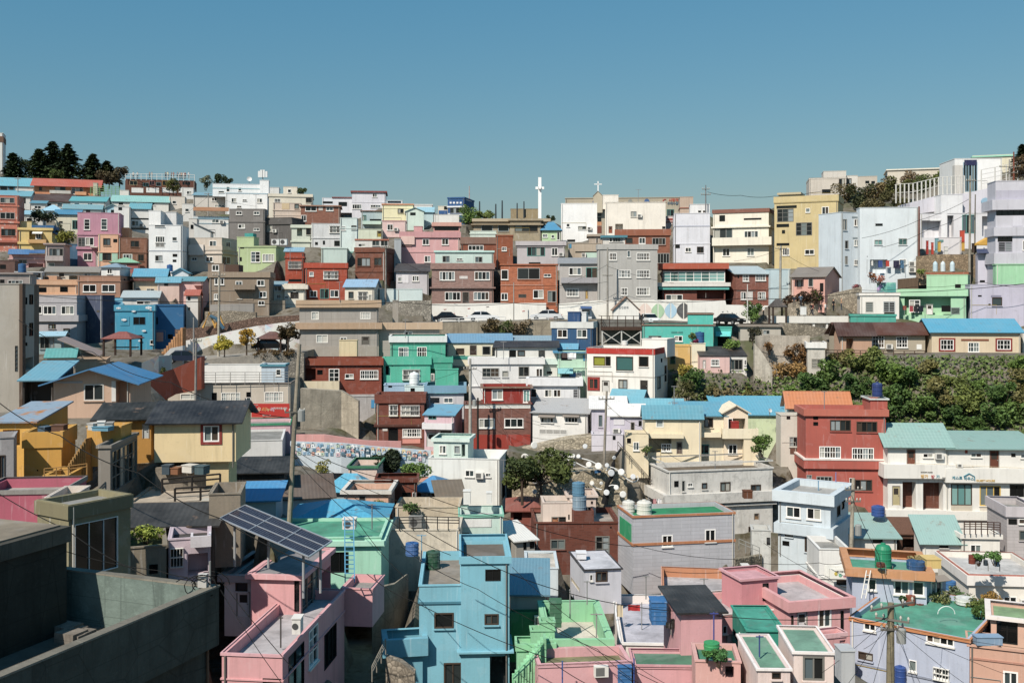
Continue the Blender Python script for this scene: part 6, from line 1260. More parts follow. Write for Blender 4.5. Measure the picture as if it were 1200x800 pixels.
# ---- hill crest trees
for l,px,yb,yt,w,Y,c,n in (
 ('dark pine at the far left below the white tower',15,213,178,26,262,'#35472a',1500),
 ('broad dark pine second from the left on the hilltop',46,214,173,34,264,'#3a4a29',1900),
 ('tallest dark pine in the hilltop grove',62,214,164,38,268,'#2f4026',2300),
 ('tall dark pine with spiky top right of the tallest pine',80,214,167,38,262,'#304024',2200),
 ('slim dark pine standing apart at the right of the grove',109,214,179,27,262,'#334224',1500),
 ('small dark pine behind the brownish hilltop trees',125,214,188,24,264,'#3a4324',1200)): tree(l,px,yb,yt,w,Y,c,'conifer',n,name='pine_tree')
for l,px,yb,yt,w,Y,c in (('brownish leafed tree at the right foot of the pine grove',128,219,198,26,252,'#4f4630'),('olive bush between the trunks of the pine grove',66,214,200,16,255,'#4d5c26'),
 ('brownish bare leaved tree left of the pavilion',140,218,195,18,254,'#514734'),('dark green tree beside the left dark pine',30,214,184,22,266,'#364325'),
 ('rounded green tree in front of the pavilion right end',203,232,209,16,238,'#5a5a2a'),('dark pine like tree behind the crest right of pavilion',256,220,201,15,245,'#2f3f26'),('dark rounded tree right of the crest pine',266,220,206,13,244,'#34432a'),('hazy grey tree behind the pavilion right end',241,222,203,14,250,'#6a6f58'),
 ('dark pruned pine in front of the cream blue roofed house',52,263,247,26,186,'#26331d'),('green tree in front of the vivid blue building',551,274,241,30,200,'#56702c'),('thin green bush right of the vivid blue building',568,262,247,18,202,'#6a7a3c'),
 ('dark tree beside the blue roofed hut near the white cube',646,262,252,10,196,'#2f3f25'),('flat bush left of the blue roofed hut',640,263,257,10,197,'#3f4f2a'),
 ('rooftop greenery on the cream stepped house',354,229,221,11,212,'#4a5a30')): tree(l,px,yb,yt,w,Y,c,'round',800,trunk=not (l.startswith('dark pine like') or l.startswith('dark rounded') or l.startswith('hazy')))
tree('yellow green hedge bank beside the yellow house',78,284,272,22,178,'#7d7d2a','shrub',600,False)
tree('dark leafy bush between cream house and hedge bank',70,275,262,10,180,'#4b4a2a','shrub',300,False)
# crest scrub at upper right
rs=random.Random(5)
sc=[('brown scrub clump on the ridge below the apartment block',985,243,214,30,215,'#665a3c'),('dark green scrub clump on the ridge left of the fence',1005,246,216,36,205,'#3a4022'),('reddish brown scrub at the ridge middle',1030,240,206,38,205,'#6f603f'),('olive scrub behind the tall fence posts',1055,232,204,34,200,'#525428'),('tan scrub before the round ended hall',1068,222,200,24,215,'#74604a'),('green bush crown above the fence left part',1085,226,202,30,196,'#4c5628'),('yellow green bush left of the blue glazed hall',1106,220,198,24,188,'#5f6a30'),('dark bush right behind the fence upper end',1120,218,192,14,184,'#39441f'),('bushy slope corner at the top right edge',1196,215,178,26,160,'#5b4a34'),('dark scrub below the ridge beside the khaki house',978,250,228,18,190,'#3f3f24'),('low brown scrub over the ice blue roof',1020,250,230,30,185,'#625a3a'),('low olive scrub along the fence foot',1048,244,224,30,180,'#53502c')]
for a in sc: tree(a[0],a[1],a[2],a[3],a[4],a[5],a[6],'shrub',700,False)
tree('dark pine top at the upper right corner',1198,200,168,20,165,'#22301c','conifer',900,name='pine_tree')
# overgrown slope
kinds=[('#45602a','dark green'),('#5a742e','mid green'),('#636e30','olive'),('#3d5827','deep green'),('#6f6a3c','dry'),('#50692c','leafy')]
spots=[(812,462,30,40),(835,470,26,30),(848,478,34,30),(868,470,26,22),(868,486,30,26),(890,476,26,22),(905,486,30,28),(925,476,32,34),(945,492,34,36),(955,462,34,34),(972,448,30,34),(985,430,28,28),(990,486,30,34),(1000,462,34,36),(1012,440,34,34),(1022,424,28,22),(1040,452,36,40),(1052,486,36,50),(1066,458,34,36),(1078,494,36,46),(1085,442,28,26),(1098,474,34,46),(1112,500,36,44),(1118,460,26,26),(1134,486,36,52),(1150,464,24,24),(1160,502,36,40),(1172,478,34,42),(1188,500,36,44),(1196,464,26,44),(1202,486,30,40),(1030,500,34,36),(918,496,22,20),(880,498,24,18),(1196,436,22,30),(1146,508,28,26),(1088,510,26,24)]
where=['under the pink cottage','left of the dry gully','above the sky blue sheet roof','below the ruin wall','over the orange tile roof','behind the brick red house','beneath the brown roofed cottage','mid slope behind the blue tank','above the sea green roof','below the beige cottage','at the right edge of the slope']
seen=set()
for i,(px,yb,w,hh) in enumerate(spots):
    c,kn=kinds[(i*5+i//3)%6]
    if px<900 and i%3: c,kn=[('#6a5c3a','brown'),('#5c5a34','greyish')][i%2]
    wi='under the pink cottage' if px<850 else 'below the roofless ruin' if px<930 and yb<480 else 'above the orange tile roof' if px<960 and yb>=480 else 'below the brown roofed cottage' if px<1045 and yb<470 else 'behind the blue tank' if px<1060 else 'below the beige cottage' if yb<470 else 'above the long sea green roof'
    l=f'{kn} bush on the overgrown slope {wi}'
    j=0; extra=['','upper ','lower ','wider ','small ','leaning ','left most ','right most ']
    while extra[j]+l in seen and j<7: j+=1
    l=extra[j]+l; seen.add(l)
    Yb=hit(px,yb,100,135) or 118.
    tree(l,px,yb+3,yb-hh*.8,w,Yb,c,'shrub',900,False,group='bushes on the overgrown slope')
def groundcover():
    rn=random.Random(3); mb=MB()
    gx=np.arange(790,1222,6); gy=np.arange(422,516,5); pts=[]
    for x in gx:
        for y in gy:
            Y=hit(x,y,100,128)
            if Y and not (880<x<950 and y<441): pts.append((x,y,Y))
    for x,y,Y in pts:
        dense=.5+.5*math.sin(x*.07+y*.13)*math.cos(y*.09-x*.031)
        for _ in range(int((8+15*dense)*(.35 if x<905 else 1))):
            X=x+rn.uniform(-4,4); q=Vector(((X-600)*Y/F,Y+rn.uniform(-.6,.6),(YH-y-rn.uniform(-3,3))*Y/F)); q.z=max(q.z,0-99)+rn.uniform(-.1,.35)
            a=Vector((rn.gauss(0,1),rn.gauss(0,1),rn.gauss(0,1))).normalized(); b=a.orthogonal().normalized(); s=rn.uniform(.14,.34); mb.face([q-a*s,q-b*s*.6,q+a*s,q+b*s*.6])
    o=mb.build('ground_cover',M('leaf','#55662f')); o['kind']='stuff'
groundcover()
for l,px,yb,yt,w,Y,c,n in (('rusty dry weeds hanging in the ruin left corner',902,413,400,16,123.6,'#7a5630',300),('rust coloured weeds tumbling down the ruin right side',934,428,400,24,123.6,'#70502c',600),('dry weeds along the ruin floor',918,437,427,44,122.8,'#8a6a3c',500),
 ('dark wild bush beside the concrete shed doorway',884,404,380,18,128,'#3a3826',500),('green shrub on the pink cottage roof',856,410,396,22,127,'#5f7a2c',500),('red leaved hedge below the salmon pink cottage',940,358,344,40,142.5,'#4a3326',900),('green hedge end right of the red leaved hedge',958,354,340,16,142,'#4a5a26',400),('green tree in front of the old brick house',884,372,352,22,141,'#44602a',600),('low green shrubs by the black script wall',880,376,364,20,139.5,'#557030',350),
 ('yellow flowering shrubs beside the mustard terrace house',806,445,424,22,120,'#9a8a2c',500),('wild shrubs below the mustard terrace house',806,470,445,26,116,'#4a4a24',500),('wild shrubs beside the orange stair',190,440,430,10,113,'#56602c',200),('round green bush below the pale yellow house',893,532,508,26,101,'#4a6426',700),
 ('overhanging brown bush on the concrete retaining wall',575,392,372,22,141.3,'#5a4c30',500),('green bush hanging on the concrete retaining wall',595,392,374,20,141.2,'#4a5628',500),('bare brown bush at the right end of the retaining wall',612,394,374,24,141.2,'#6a5a44',350),
 ('clipped dark hedge beside the green roofed terracotta house',450,548,530,46,99.5,'#222e18',1500),('light green bush right of the clipped dark hedge',488,560,543,29,97,'#5f7a34',900),('grass tuft in the stone walled roof garden',172,630,621,36,54.8,'#7d8a2c',500),
 ('small green shrub among the white plain house corner',597,560,528,12,103,'#56703a',300),('yellow flowers by the peach cottage',377,556,536,18,93,'#7f7a30',300),('potted plant cluster on the peach cottage yard',443,600,585,18,84,'#7a7434',300),('green plants on the fence terrace',480,598,590,22,83,'#4f6a34',300),
 ('green tufts on the teal green lower yard',842,775,762,20,51.5,'#3f6a34',350),('small palm like plant by the pale stair',828,769,762,10,51.5,'#4a7a3a',200),('thin shrub at the big lavender house corner',757,530,522,10,101,'#4a5a2a',150)): tree(l,px,yb,yt,w,Y,c,'shrub',n,False)
# ---- crosses, antenna, fence on the right terrace
def cross(label,px,yb,yt,bar_y,bw,Y,r,dbl=False):
    b=un(px,yb,Y); k=Y/F; t=thing('church_cross',label,'cross',b); H=(yb-yt)*k; z=(yb-bar_y)*k
    m=MB(); m.bar((0,0,-1),(0,0,H),r*2); m.build('upright',M('flat','#f0efee'),t); m=MB(); m.bar((-bw*k/2,-r*.2,z),(bw*k/2,-r*.2,z),r*1.6); m.build('arm',M('flat','#f0efee'),t)
    if dbl: m=MB(); m.bar((0,-bw*k/2,z),(0,bw*k/2,z),r*1.6); m.build('arm',M('flat','#f0efee'),t)
cross('tall white steel cross tower on the crest',632.5,262,208,220.5,10,200,.3,True)
cross('slim white cross on the pointed church gable',700.8,226,212.5,216,9,226,.11)
def antennas():
    b=un(308,212,219); t=thing('antenna_mast','cluster of white panel antennas on the white rooftop block','antenna',b); k=219/F
    m=MB(); m.tube([(0,0,-.3),(0,0,13*k)],.1,6); m.bar((-4*k,0,6*k),(5*k,0,6*k),.12); m.build('mast',M('flat','#9a9c9c'),t)
    for x in (-4,-1.5,1.5,4.5): m=MB(); m.box((x*k-.22,-.35,4*k),(x*k+.22,-.1,13.5*k-abs(x)*.1)); m.build('panel',M('flat','#d6d8d8'),t)
antennas()
for l,px,yb,wd,Y,c in (('white dish antennas pair on the long white house roof',292,214,6,218,'#dcdcda'),('grey satellite dish on the pale green house roof',902,484,5,110,'#c4c6c6')):
    b=un(px,yb,Y); t=thing('satellite_dish',l,'dish',b); r=wd*Y/F/2; m=MB(); m.lathe([(.02,.1*r),(r*.6,.2*r),(r,.45*r),(r*.98,.5*r),(r*.5,.27*r),(.02,.18*r)],14); o=m.build('bowl',M('flat',c),t); o.rotation_euler=(math.radians(70),0,.4); o.location=(0,0,r*1.2); m=MB(); m.tube([(0,0,-.2),(0,0,r*1.2)],.05,6); m.build('mast',M('flat','#888'),t)
wallstrip('terrace_wall','white lilac terrace wall rising to the right under the fence posts','wall',[(1066,238,250,160),(1100,229,246,160),(1103,228,247,159),(1129,227,252,159),(1166,219,248,158),(1210,209,245,157)],5,M('p','#cdcad4'),deep=.2)
boxthing('terrace_pillar_block','bright white projecting block of the terrace wall','block',1103,1128,228,251,157.4,3,'#e9e8ea')
rail('fence','tall row of pale fence posts on the terrace wall left of the blue glazed hall','fence',[(1050,236,161.5),(1070,235,161.3),(1100,228,161),(1130,226,160.5)],20,.62,.1,'#c9c6be',2,wire=True)
rail('fence','wire mesh fence with pale posts right of the blue glazed hall','fence',[(1150,221,160),(1166,218,160),(1206,209,160)],22,1.6,.08,'#c4c1ba',4,wire=True)
def balloon():
    b=un(1156,236,155.8); t=thing('balloon_emblem','pale blue balloon emblem on the lilac terrace wall','emblem',b); k=155/F
    m=MB(); m.tube([(-2*k,-.02,-6.5*k+6*k),(-2*k,-.25,-.5*k)],4.6*k,20); m.build('disc',M('flat','#8fb4cc'),t); m=MB(); m.box((1.2*k,-.1,-9*k),(3.6*k,0,6*k)); m.build('banner',M('flat','#5f8fae'),t)
balloon()
# yards below the workshop: laundry, planters, goods
def clothes(label,x0,x1,y0,Y,items,name='laundry_line',yaw=0):
    a=un(x0,y0,Y); b=un(x1,y0,Y); t=thing(name,label,'laundry',a); L=b-a; m=MB(); m.tube([(0,0,0),tuple(L*.5+Vector((0,0,-.08))),tuple(L)],.012,4); m.build('line',M('flat','#555'),t)
    k=Y/F
    for px,w,hh,c in items:
        x=(px-x0)*k; mb=MB(); n=5
        top=[Vector((x+w*k*i/n,.05*math.sin(i*1.9),-.02)) for i in range(n+1)]
        for i in range(n):
            p,q=top[i],top[i+1]; d=Vector((0,.06*math.sin(i),-hh*k)); e=Vector((0,.06*math.sin(i+1),-hh*k)); mb.face([p,q,q+e,p+d]); f=Vector((0,.03,0)); mb.face([p+f,q+f,q+e+f,p+d+f])
        mb.build('cloth',M('flat',c),t)
    for xx in (0,L.x): m=MB(); m.tube([(xx,0,.15),(xx,0,-1.9)],.03,5); m.build('line_post',M('flat','#8a8a88'),t)
clothes('laundry in front of the ice blue house recess',1016,1060,305,148.6,[(1021,2,6,'#d8d6d2'),(1029,5,8,'#2a4f9a'),(1038,4,7,'#b83a2c'),(1047,7,9,'#27304f'),(1055,4,9,'#3f6f9a')])
clothes('dark and red clothes on the mint house balcony',1060,1084,358,135.4,[(1058,4,5,'#8a3f34'),(1066,4,7,'#a04048'),(1071,4,7,'#2a2a2e'),(1076,6,7,'#1f2530')])
clothes('beige and red cloths over the lavender roof',720,752,708,66,[(723,7,14,'#c9b99a'),(736,14,7,'#b01f22')])
clothes('pink and white washing on the emerald roof terrace',760,778,584,88,[(762,3,6,'#3a3234'),(765,4,11,'#c98f92'),(770,5,13,'#e2dedc')])
clothes('white sheet and dark clothes on the mint balcony right of black roof',656,686,413,119.6,[(658,6,6,'#5a4a48'),(665,10,6,'#ebe9e6')])
for i,(px,c,l) in enumerate(((1096,'#b9d2dc','left pale blue lidded jar on the stone ledge'),(1105,'#cfdbe0','middle pale jar on the stone ledge'),(1116,'#c2d6de','right pale blue jar on the stone ledge'))): tank(l,px,318,306.5,5.5,146,c,1,.5,'pale jars on the stone ledge','storage_jar','jar')
for px,y0,y1,w,Y,c,l in ((1087,282,298,2.2,150,'#b0281c','left red post banner before the workshop'),(1093,284,298,2.2,150,'#c23a22','right red post banner before the workshop'),(1098,279,296,3.6,150.4,'#6fa4bc','blue panel board before the workshop'),(1101,283,295,3,149.6,'#d2a83a','yellow panel board before the workshop'),(1128,270,284,5,150.2,'#c8452c','orange red parasol cover by the workshop'),(1129,284,294,3,149.8,'#d0a030','small yellow board by the utility pole'),(1109,289,298,4,149.5,'#d8d6d0','white crate on the workshop yard'),(1142,285,296,5,149.6,'#4a3a30','dark crate pile by the utility pole')): boxthing('yard_board',l,'board',px-w/2,px+w/2,y0,y1,Y,.25,c)
wallstrip('yard_counter','long teal counter along the workshop yard','counter',[(1101,281,283,150.8),(1130,281,283,150.8)],.8,M('p','#5f8f8c'),deep=.1)
wallstrip('yard_screen','flower painted teal screen below the laundry recess','screen',[(1028,331,341,146.8),(1050,331,341,146.8)],.15,M('mural','#4fa09a'))
wallstrip('reed_fence','brown reed fence right of the teal screen','fence',[(1052,327,339,146.9),(1076,325,338,147)],.1,M('wood','#6a5644'))
pa=wallstrip('awning_sheet','yellow awning sheet beside the lilac gap house','awning',[(1147,285,287,147),(1166,274,287,147)],1.4,M('flat','#d2a02f'),deep=.02)
for i,(px,py,w,c,l) in enumerate(((1030,331,16,'#a85a44','flower bed under the ice blue recess'),(1022,326,8,'#8a5a3c','potted reddish plants on the ice blue yard wall'),(1079,322,10,'#7a8a34','yellow flower pots beside the reed fence'),(1004,340,10,'#8a4a54','pink flowers at the ice blue house foot'))): tree(l,px,py,py-7,w,146.5,c,'shrub',250,False)
# ---- poles
pole('leaning round utility pole in the centre left foreground',(351,403),(338,612),72,.16,[(.62,1.4,20)],'#a29682',box=[(.6,.6)])
pole('grey utility pole in front of the beige community building',(230,396),(229,470),108,.12,[(.95,1.2,0)],'#8f8c86')
pole('twin grey lamp pole by the white ramp wall',(227,372),(227,424),112,.09,[],'#9a9894')
pole('tall pale utility pole before the taupe house',(257,318),(256,420),126,.15,[(.95,1.5,5)],'#b0a898')
pole('white utility pole in front of the red house',(551,420),(551,524),109,.16,[(.88,1.4,10)],'#b9b4aa',box=[(.5,.5)])
pole('dark thin utility pole at the red house wall',(560,466),(560,528),111,.12,[],'#2a2622')
pole('pale utility pole on the cobbled slope',(711,458),(706,592),98.5,.13,[(.93,1.6,15)],'#9a9082')
pole('pale utility pole beside the ice blue cube house',(1000,560),(996,694),77,.15,[(.9,1.3,0),(.8,1.1,0)],'#b3a894',box=[(.55,.6)])
pole('rusty topped utility pole tangled with wires at the lower right',(1044,706),(1043,840),51,.19,[(.98,3.0,28),(.86,1.6,-30),(.78,1.2,10)],'#8f8468',box=[(.72,.55)])
pole('tall pale pole on the stone ledge at upper right',(1137,206),(1136,330),146,.15,[(.95,1.2,0)],'#a59c8c')
pole('short grey pole beside the tall pale pole',(1143,228),(1142,300),150,.1,[],'#8f887c')
pole('utility pole with black insulators at the upper right wall',(1183,187),(1183,222),155,.14,[(.75,3.2,0),(.55,2.4,0)],'#b5b0a8')
pole('rusty brown pole at the upper right corner',(1188,178),(1188,215),158,.12,[],'#8a4a34')
pole('brown wooden pole at the ice blue house corner',(1077,242),(1077,300),148.5,.14,[],'#7a4636')
pole('pale pole before the grey beige blue roofed house',(244,226),(244,258),214,.12,[(.95,1.5,0)],'#a8a49a')
pole('grey pole at the brick and pale blue houses',(915,288),(914,356),143,.17,[(.95,1.6,0)],'#a8a296')
pole('white lamp pole beside the brick and pale blue houses',(876,333),(876,380),139,.08,[],'#c4c2bc')
pole('grey pole beside the dark brown brick house',(452,288),(452,356),147,.14,[(.96,1.3,0)],'#8f8a82')
pole('grey pole in front of the pale grey apartment',(712,290),(712,372),144.5,.13,[(.6,1.4,0)],'#a09a90')
pole('slim grey pole on the parked cars road',(602,331),(602,374),146,.08,[],'#9a958e')
pole('slim pole by the aqua wall and tan terraces',(467,340),(467,362),144,.07,[],'#a09c94')
pole('antenna pole on the tall white lilac house',(827,217),(827,242),172,.1,[(.8,1.2,0),(.55,1.6,0)],'#7d8084',kind='antenna_pole',cat='antenna')
pole('slim pole above the upper left blue roofs',(21,207),(21,240),230,.1,[(.92,1.3,0)],'#9a948a')
for px,yt,l in ((562,236,'left'),(581,239,'middle'),(588.5,235,'right')): pole(f'{l} one of the three thin dark floodlight masts on the crest',(px,yt),(px,262),206,.16,[],'#3a4248',kind='light_mast',cat='mast')
for px,yt,l in ((606,238,'left'),(614,236,'right')): pole(f'{l} thin dark mast before the weathered water tower block',(px,yt),(px,262),192,.13,[],'#3f454a',kind='light_mast',cat='mast')
pole('thin red white mast by the vivid blue building roof',(550,218),(550,232),212,.1,[],'#b9a4a0',kind='antenna_pole',cat='antenna')
# ---- cables
cable('long sagging cable across the whole hillside at mid height',[(38,346,124),(257,353,122),(467,354,122),(602,355,121),(716,352,120),(876,349,119),(1000,343,118),(1212,331,116)],.35,.035)
cable('cable from the left edge down to the leaning pole',[(22,375,90),(108,412,86),(200,448,80),(344,490,72)],.5,.03)
cable('thick cable from yellow houses over the solar panel to the pink roof',[(-8,466,58),(70,510,56),(163,554,53),(258,607,51),(405,676,50)],.25,.028)
cable('cable crossing the olive house window to the concrete parapet',[(-20,566,40),(78,620,39),(152,665,38),(232,692,36)],.1,.018)
cable('cable from the concrete parapet along the pink house front',[(262,684,36),(344,784,34)],.06,.014); cable('lower cable from the parapet past the pink house',[(258,690,36),(330,800,33)],.1,.012)
cable('cable running over the inner teal parapet wall',[(60,640,37.5),(185,668,37),(250,676,36.2)],.12,.014)
cable('cable from leaning pole to the brown brick house',[(345,520,72),(460,562,74),(590,606,76),(742,640,80)],.35,.025); cable('cable from leaning pole across the aqua terrace',[(344,526,72),(470,588,71),(588,605,78)],.3,.02)
cable('cable from leaning pole to the sky blue house roof',[(343,530,72),(440,596,66),(528,650,60)],.3,.02); cable('steep cable from leaning pole over the mint roof',[(343,534,72),(420,612,64),(478,680,56)],.2,.02)
cable('upper cable over the sky blue house to the apple green roof',[(496,620,56),(640,687,57),(800,716,58),(1000,724,54),(1042,722,51)],.25,.022); cable('lower cable across the sky blue facade',[(430,672,55),(484,704,54),(640,770,52),(712,812,51)],.15,.02); cable('middle cable across the sky blue facade',[(470,640,55),(560,690,54),(700,760,53),(760,806,52)],.2,.016)
cable('cable from green parapet to pink roofs',[(640,727,54),(720,772,53),(800,812,52)],.1,.018); cable('thin cable beside the apple green stair',[(600,664,56),(690,740,54),(790,806,52)],.15,.014)
cable('cable between the grey block house and ice blue cube',[(742,638,80),(860,655,80),(960,659,79),(998,655,77)],.25,.02); cable('diagonal cable over the grey block house',[(895,636,80),(960,674,78),(998,690,77)],.1,.016)
cable('cable up the slope from pole to stair foot',[(708,470,98),(752,500,100),(798,540,98)],.4,.018); cable('cable from slope pole to brown brick roof corner',[(600,506,104),(660,516,102),(708,522,98.5)],.2,.018)
cable('cable from the ice blue cube pole to lower right pole',[(998,580,77),(1030,650,64),(1043,716,51)],.25,.02); cable('cable rising over the ice blue house to the right',[(1010,279,146),(1077,258,147),(1138,232,146)],.3,.028); cable('second cable rising over the ice blue house',[(1033,290,146),(1090,268,147),(1137,248,146)],.3,.028)
cable('crest cable from lilac house antenna to khaki house',[(829,225,170),(868,229,168),(907,230,166),(950,226,170),(985,217,190)],.25,.035); cable('cable from right edge over the mint house',[(1000,339,132),(1070,336,131),(1150,330,131),(1206,335,131)],.3,.025)
for i,(x1,y1,Y1,l) in enumerate(((960,790,48,'far left'),(990,806,47,'left'),(1020,812,47,'inner left'),(1085,812,47,'inner right'),(1130,800,48,'right'),(1180,790,50,'far right'),(1206,760,54,'upper right'),(1100,745,58,'short right'),(1012,760,56,'short left'),(985,745,58,'upper left'))): cable(f'{l} service wire fanning from the lower right tangled pole',[(1043,722+i*1.5,51),(x1,y1,Y1)],.12,.011)
for a,b,Y,l in (((551,428),(640,470),110,'white roof'),((551,430),(470,452),110,'teal house'),((551,432),(600,520),109,'cobbled slope'),((560,470),(640,500),110,'red house base')): cable(f'service wire from the red house poles to the {l}',[(*a,Y),(*b,Y)],.3,.015)
for a,b,Y,l in (((452,292),(400,372),146.5,'tan terraces'),((452,294),(520,330),146.5,'mauve brick'),((712,310),(655,335),144,'grey two storey house'),((712,312),(790,332),144,'teal balcony house'),((712,330),(602,340),144.3,'orange brick house'),((915,292),(860,306),143,'teal glazed balcony'),((915,294),(960,318),142.5,'salmon cottage'),((244,230),(200,262),200,'white block'),((244,229),(300,242),205,'long white house')): cable(f'thin wire from its pole to the {l}',[(*a,Y),(*b,Y)],.25,.02)
# ---- tanks and rooftop things
tank('tall dark blue tank on the stair room of the brick red house',1028,464,448,12,105,'#1d3f80')
tank('lower weathered grey blue tank of the pair on the brown brick house',679,597,580,17,87.5,'#7f97a8',2,.1); tank('upper blue tank stacked on the brown brick house',678,580,564.5,15.5,87.5,'#4f86b0',2,.12)
tank('left ribbed cream tank on the emerald roof terrace',736.5,604,586,15,85,'#d2cfc6',4,.2,'cream tanks on the emerald roof'); tank('right ribbed cream tank on the emerald roof terrace',755,609,586,18,84.5,'#d4d0c6',4,.2,'cream tanks on the emerald roof')
tank('white tank on the pale aqua hut by the teal house',485.5,452,436,12,119.5,'#dfe6e6',2,.3); tank('blue tank behind the sea green shed roof',1029,604,592,15.5,95,'#1f50a0',3,.2)
tank('large emerald domed tank on the roof garden house',1035,665,637,19,68.5,'#0f8a62',3,.35); tank('blue drum tank behind the sky blue cube house',483,650,635,16,65,'#1f5fa8',3,.1); tank('dark green tank on the sky blue cube terrace',507.5,667,645,17,66,'#23503a',3,.1)
tank('blue drum beside the bougainvillea on mustard terrace',820,403,389,11,127,'#1f5f9f',2,.05); tank('big blue drum near the lower right pole foot',1055,802,780,13,60,'#1f4fa0',3,.1); tank('round blue tub on the white planter roof',1113,690,680,14,72,'#2a6fb4',2,.05,name='plastic_tub',cat='tub')
tank('white cylinder pair on the red band house roof',732,407,399,8,124,'#dedcd6',1,.1); tank('blue drum tank above the peach flat house',26,319,309,9,146,'#2565a4',2,.1); tank('small blue tank by the white block base',199,318,310,7,158,'#1f5a9c',1,.2)
boxthing('water_box','tall bright blue water box on the lavender roof terrace','water tank',764,781,705,732,59,1.2,'#1b6fb8',parts=('rib',)); boxthing('water_box','blue water box on the pink olive strip roof','water tank',725,740,781,804,54,1.0,'#1d6ab0',parts=('rib',)); boxthing('water_box','tall dark green box cabinet on the apple green house','cabinet',645,658,706,735,60,1.0,'#3f6f52',parts=('rib',))
boxthing('chest','red chest on the balcony of the pale yellow house','chest',858,866,494,504,103.2,.7,'#a3271f'); boxthing('air_conditioner','white air conditioner on the mint trimmed roof','air conditioner',401,416,608,620,67.5,.8,'#dedad2',parts=('fan',)); boxthing('air_conditioner','boiler box standing on the terracotta roof edge','boiler',870,878,662,673,74,.6,'#dcd8d2',parts=('fan',)); boxthing('air_conditioner','air conditioner on the pink terrace beside the coping','air conditioner',342,352,724,743,50.5,.7,'#e0dcd6',parts=('fan',))
for a,b,c,Y,l in ((318,327,280,166.6,'left'),(328,336,280,166.6,'right')): boxthing('air_conditioner',f'{l} white air conditioner on the pale green house terrace','air conditioner',a,b,c,c+7,Y,.6,'#d9d9d6',parts=('fan',))
boxthing('boiler_box','left white boiler box on the old aqua terrace','boiler',543,551,575,591,83,.8,'#dedcd6'); boxthing('boiler_box','right white boiler box on the old aqua terrace','boiler',570,576,577,590,83,.7,'#dedcd6'); boxthing('roof_box','rusty brown drum box on the stained balcony','box',872,882,575,584,94.5,.8,'#6a3f26'); boxthing('generator','grey unit on the crumbling beige terrace','air conditioner',479,494,606,618,80,.8,'#8f8d88',parts=('fan',))
boxthing('storage_box','yellow box with turquoise lid on the roof garden house','box',1086,1103,655,666,66.5,1.2,'#d9b96a',top='cloth_top'); tank('blue planter tub with grass on the roof garden house',1073,666,656.5,21,66,'#15528a',1,.05,name='planter_tub',cat='planter'); tree('dry grass growing in the blue planter tub',1073,657,652,17,66.5,'#8a7a50','shrub',220,False)
for px,py,w,hh,c,l in ((1067,709,11,12,'#8a4630','tall terracotta pot on the roof garden edge'),(1032,664,10,5,'#6a3a28','brown bowl pot under the emerald tank'),(1078,712,9,5,'#6a3626','low brown bowl by the white door'),(1139,660,8,10,'#7a3a2a','reddish pot on the white planter roof'),(1155,662,5,6,'#34404a','dark pot on the white planter roof'),(1168,663,6,6,'#6f8aa0','blue grey pot on the white planter roof')): tank(l,px,py,py-hh,w,65.5 if px<1100 else 73.5,c,1,.02,name='plant_pot',cat='pot')
for px,py,w,hh,c,Y,l in ((1130,706,22,9,'#4f6f3a',66,'green plants in the white round planter'),(1144,712,26,10,'#56612c',65,'orange flowering bed along the brick parapet'),(1160,706,24,10,'#8a6a2c',67,'orange and yellow chrysanthemum bed in the roof garden corner'),(1100,706,26,12,'#6a7048',66,'mixed potted flowers by the grey gate on roof garden'),(1120,696,16,8,'#5f6a50',69,'potted row behind the flower rack'),(1147,656,16,8,'#4a7034',73.5,'left green row of rooftop planter plants'),(1166,656,18,8,'#547a3c',73.5,'right green row of rooftop planter plants'),(1148,718,18,8,'#3f5a26',62.5,'leafy plants in pots at the front corner of roof garden'),(1058,704,7,7,'#2f4a26',64.8,'small dark plant beside the terracotta pot'),(812,399,9,12,'#5a6a34',126.5,'green potted shrub on the mustard terrace'),(816,402,6,7,'#8a2f5a',126,'magenta flowers beside the blue drum')): tree(l,px,py+2,py-hh,w,Y,c,'shrub',320,False)
tank('white round raised planter in the roof garden',1130,707,699.5,20,65.4,'#d9d9d4',1,.02,name='planter_tub',cat='planter')
boxthing('planter_box','row of three pale blue boxes on the peach parapet','box',1145,1175,746,756,57.6,.6,'#7f9cb8')
tank('green round tub on the lower pink yard',834,760,752,19,52.8,'#2f9a5a',1,.02,name='plastic_tub',cat='tub')
boxthing('tank_box','grey white tall tank box beside the cream pink hut','water tank',986,1002,762,800,48.5,1.0,'#b4b6b8')
# ladder, arch, clothes poles
def ladder(label,p0,p1,Y,wpx,col,dy=.9):
    a=un(p0[0],p0[1],Y); b=un(p1[0],p1[1],Y+dy); t=thing('ladder',label,'ladder',a); d=b-a; u=Vector((wpx*Y/F/2,0,0)); m=MB()
    for s in (-1,1): m.bar(u*s,d+u*s,.06)
    m.build('side_rail',M('flat',col),t); n=max(4,int(d.length/.32)); m=MB()
    for i in range(1,n): m.bar(d*(i/n)-u,d*(i/n)+u,.045)
    m.build('rungs',M('flat',col),t)
ladder('blue ladder against the mint trimmed house',(410,682),(409,606),58,11,'#3f8fc0',4.0); ladder('white ladder up to the emerald roof garden',(1012,701),(1018,668),64.6,5,'#d0ccc4',1.0)
def hoop():
    b=un(1109,719,61.5); t=thing('garden_hoop','thin white hoop standing in the roof garden','hoop',b); k=61.5/F; m=MB(); m.tube([(math.cos(a)*10*k,0,math.sin(a)*9*k) for a in [math.pi*i/14 for i in range(15)]],.025,5); m.build('hoop',M('flat','#d9e0dc'),t)
hoop()
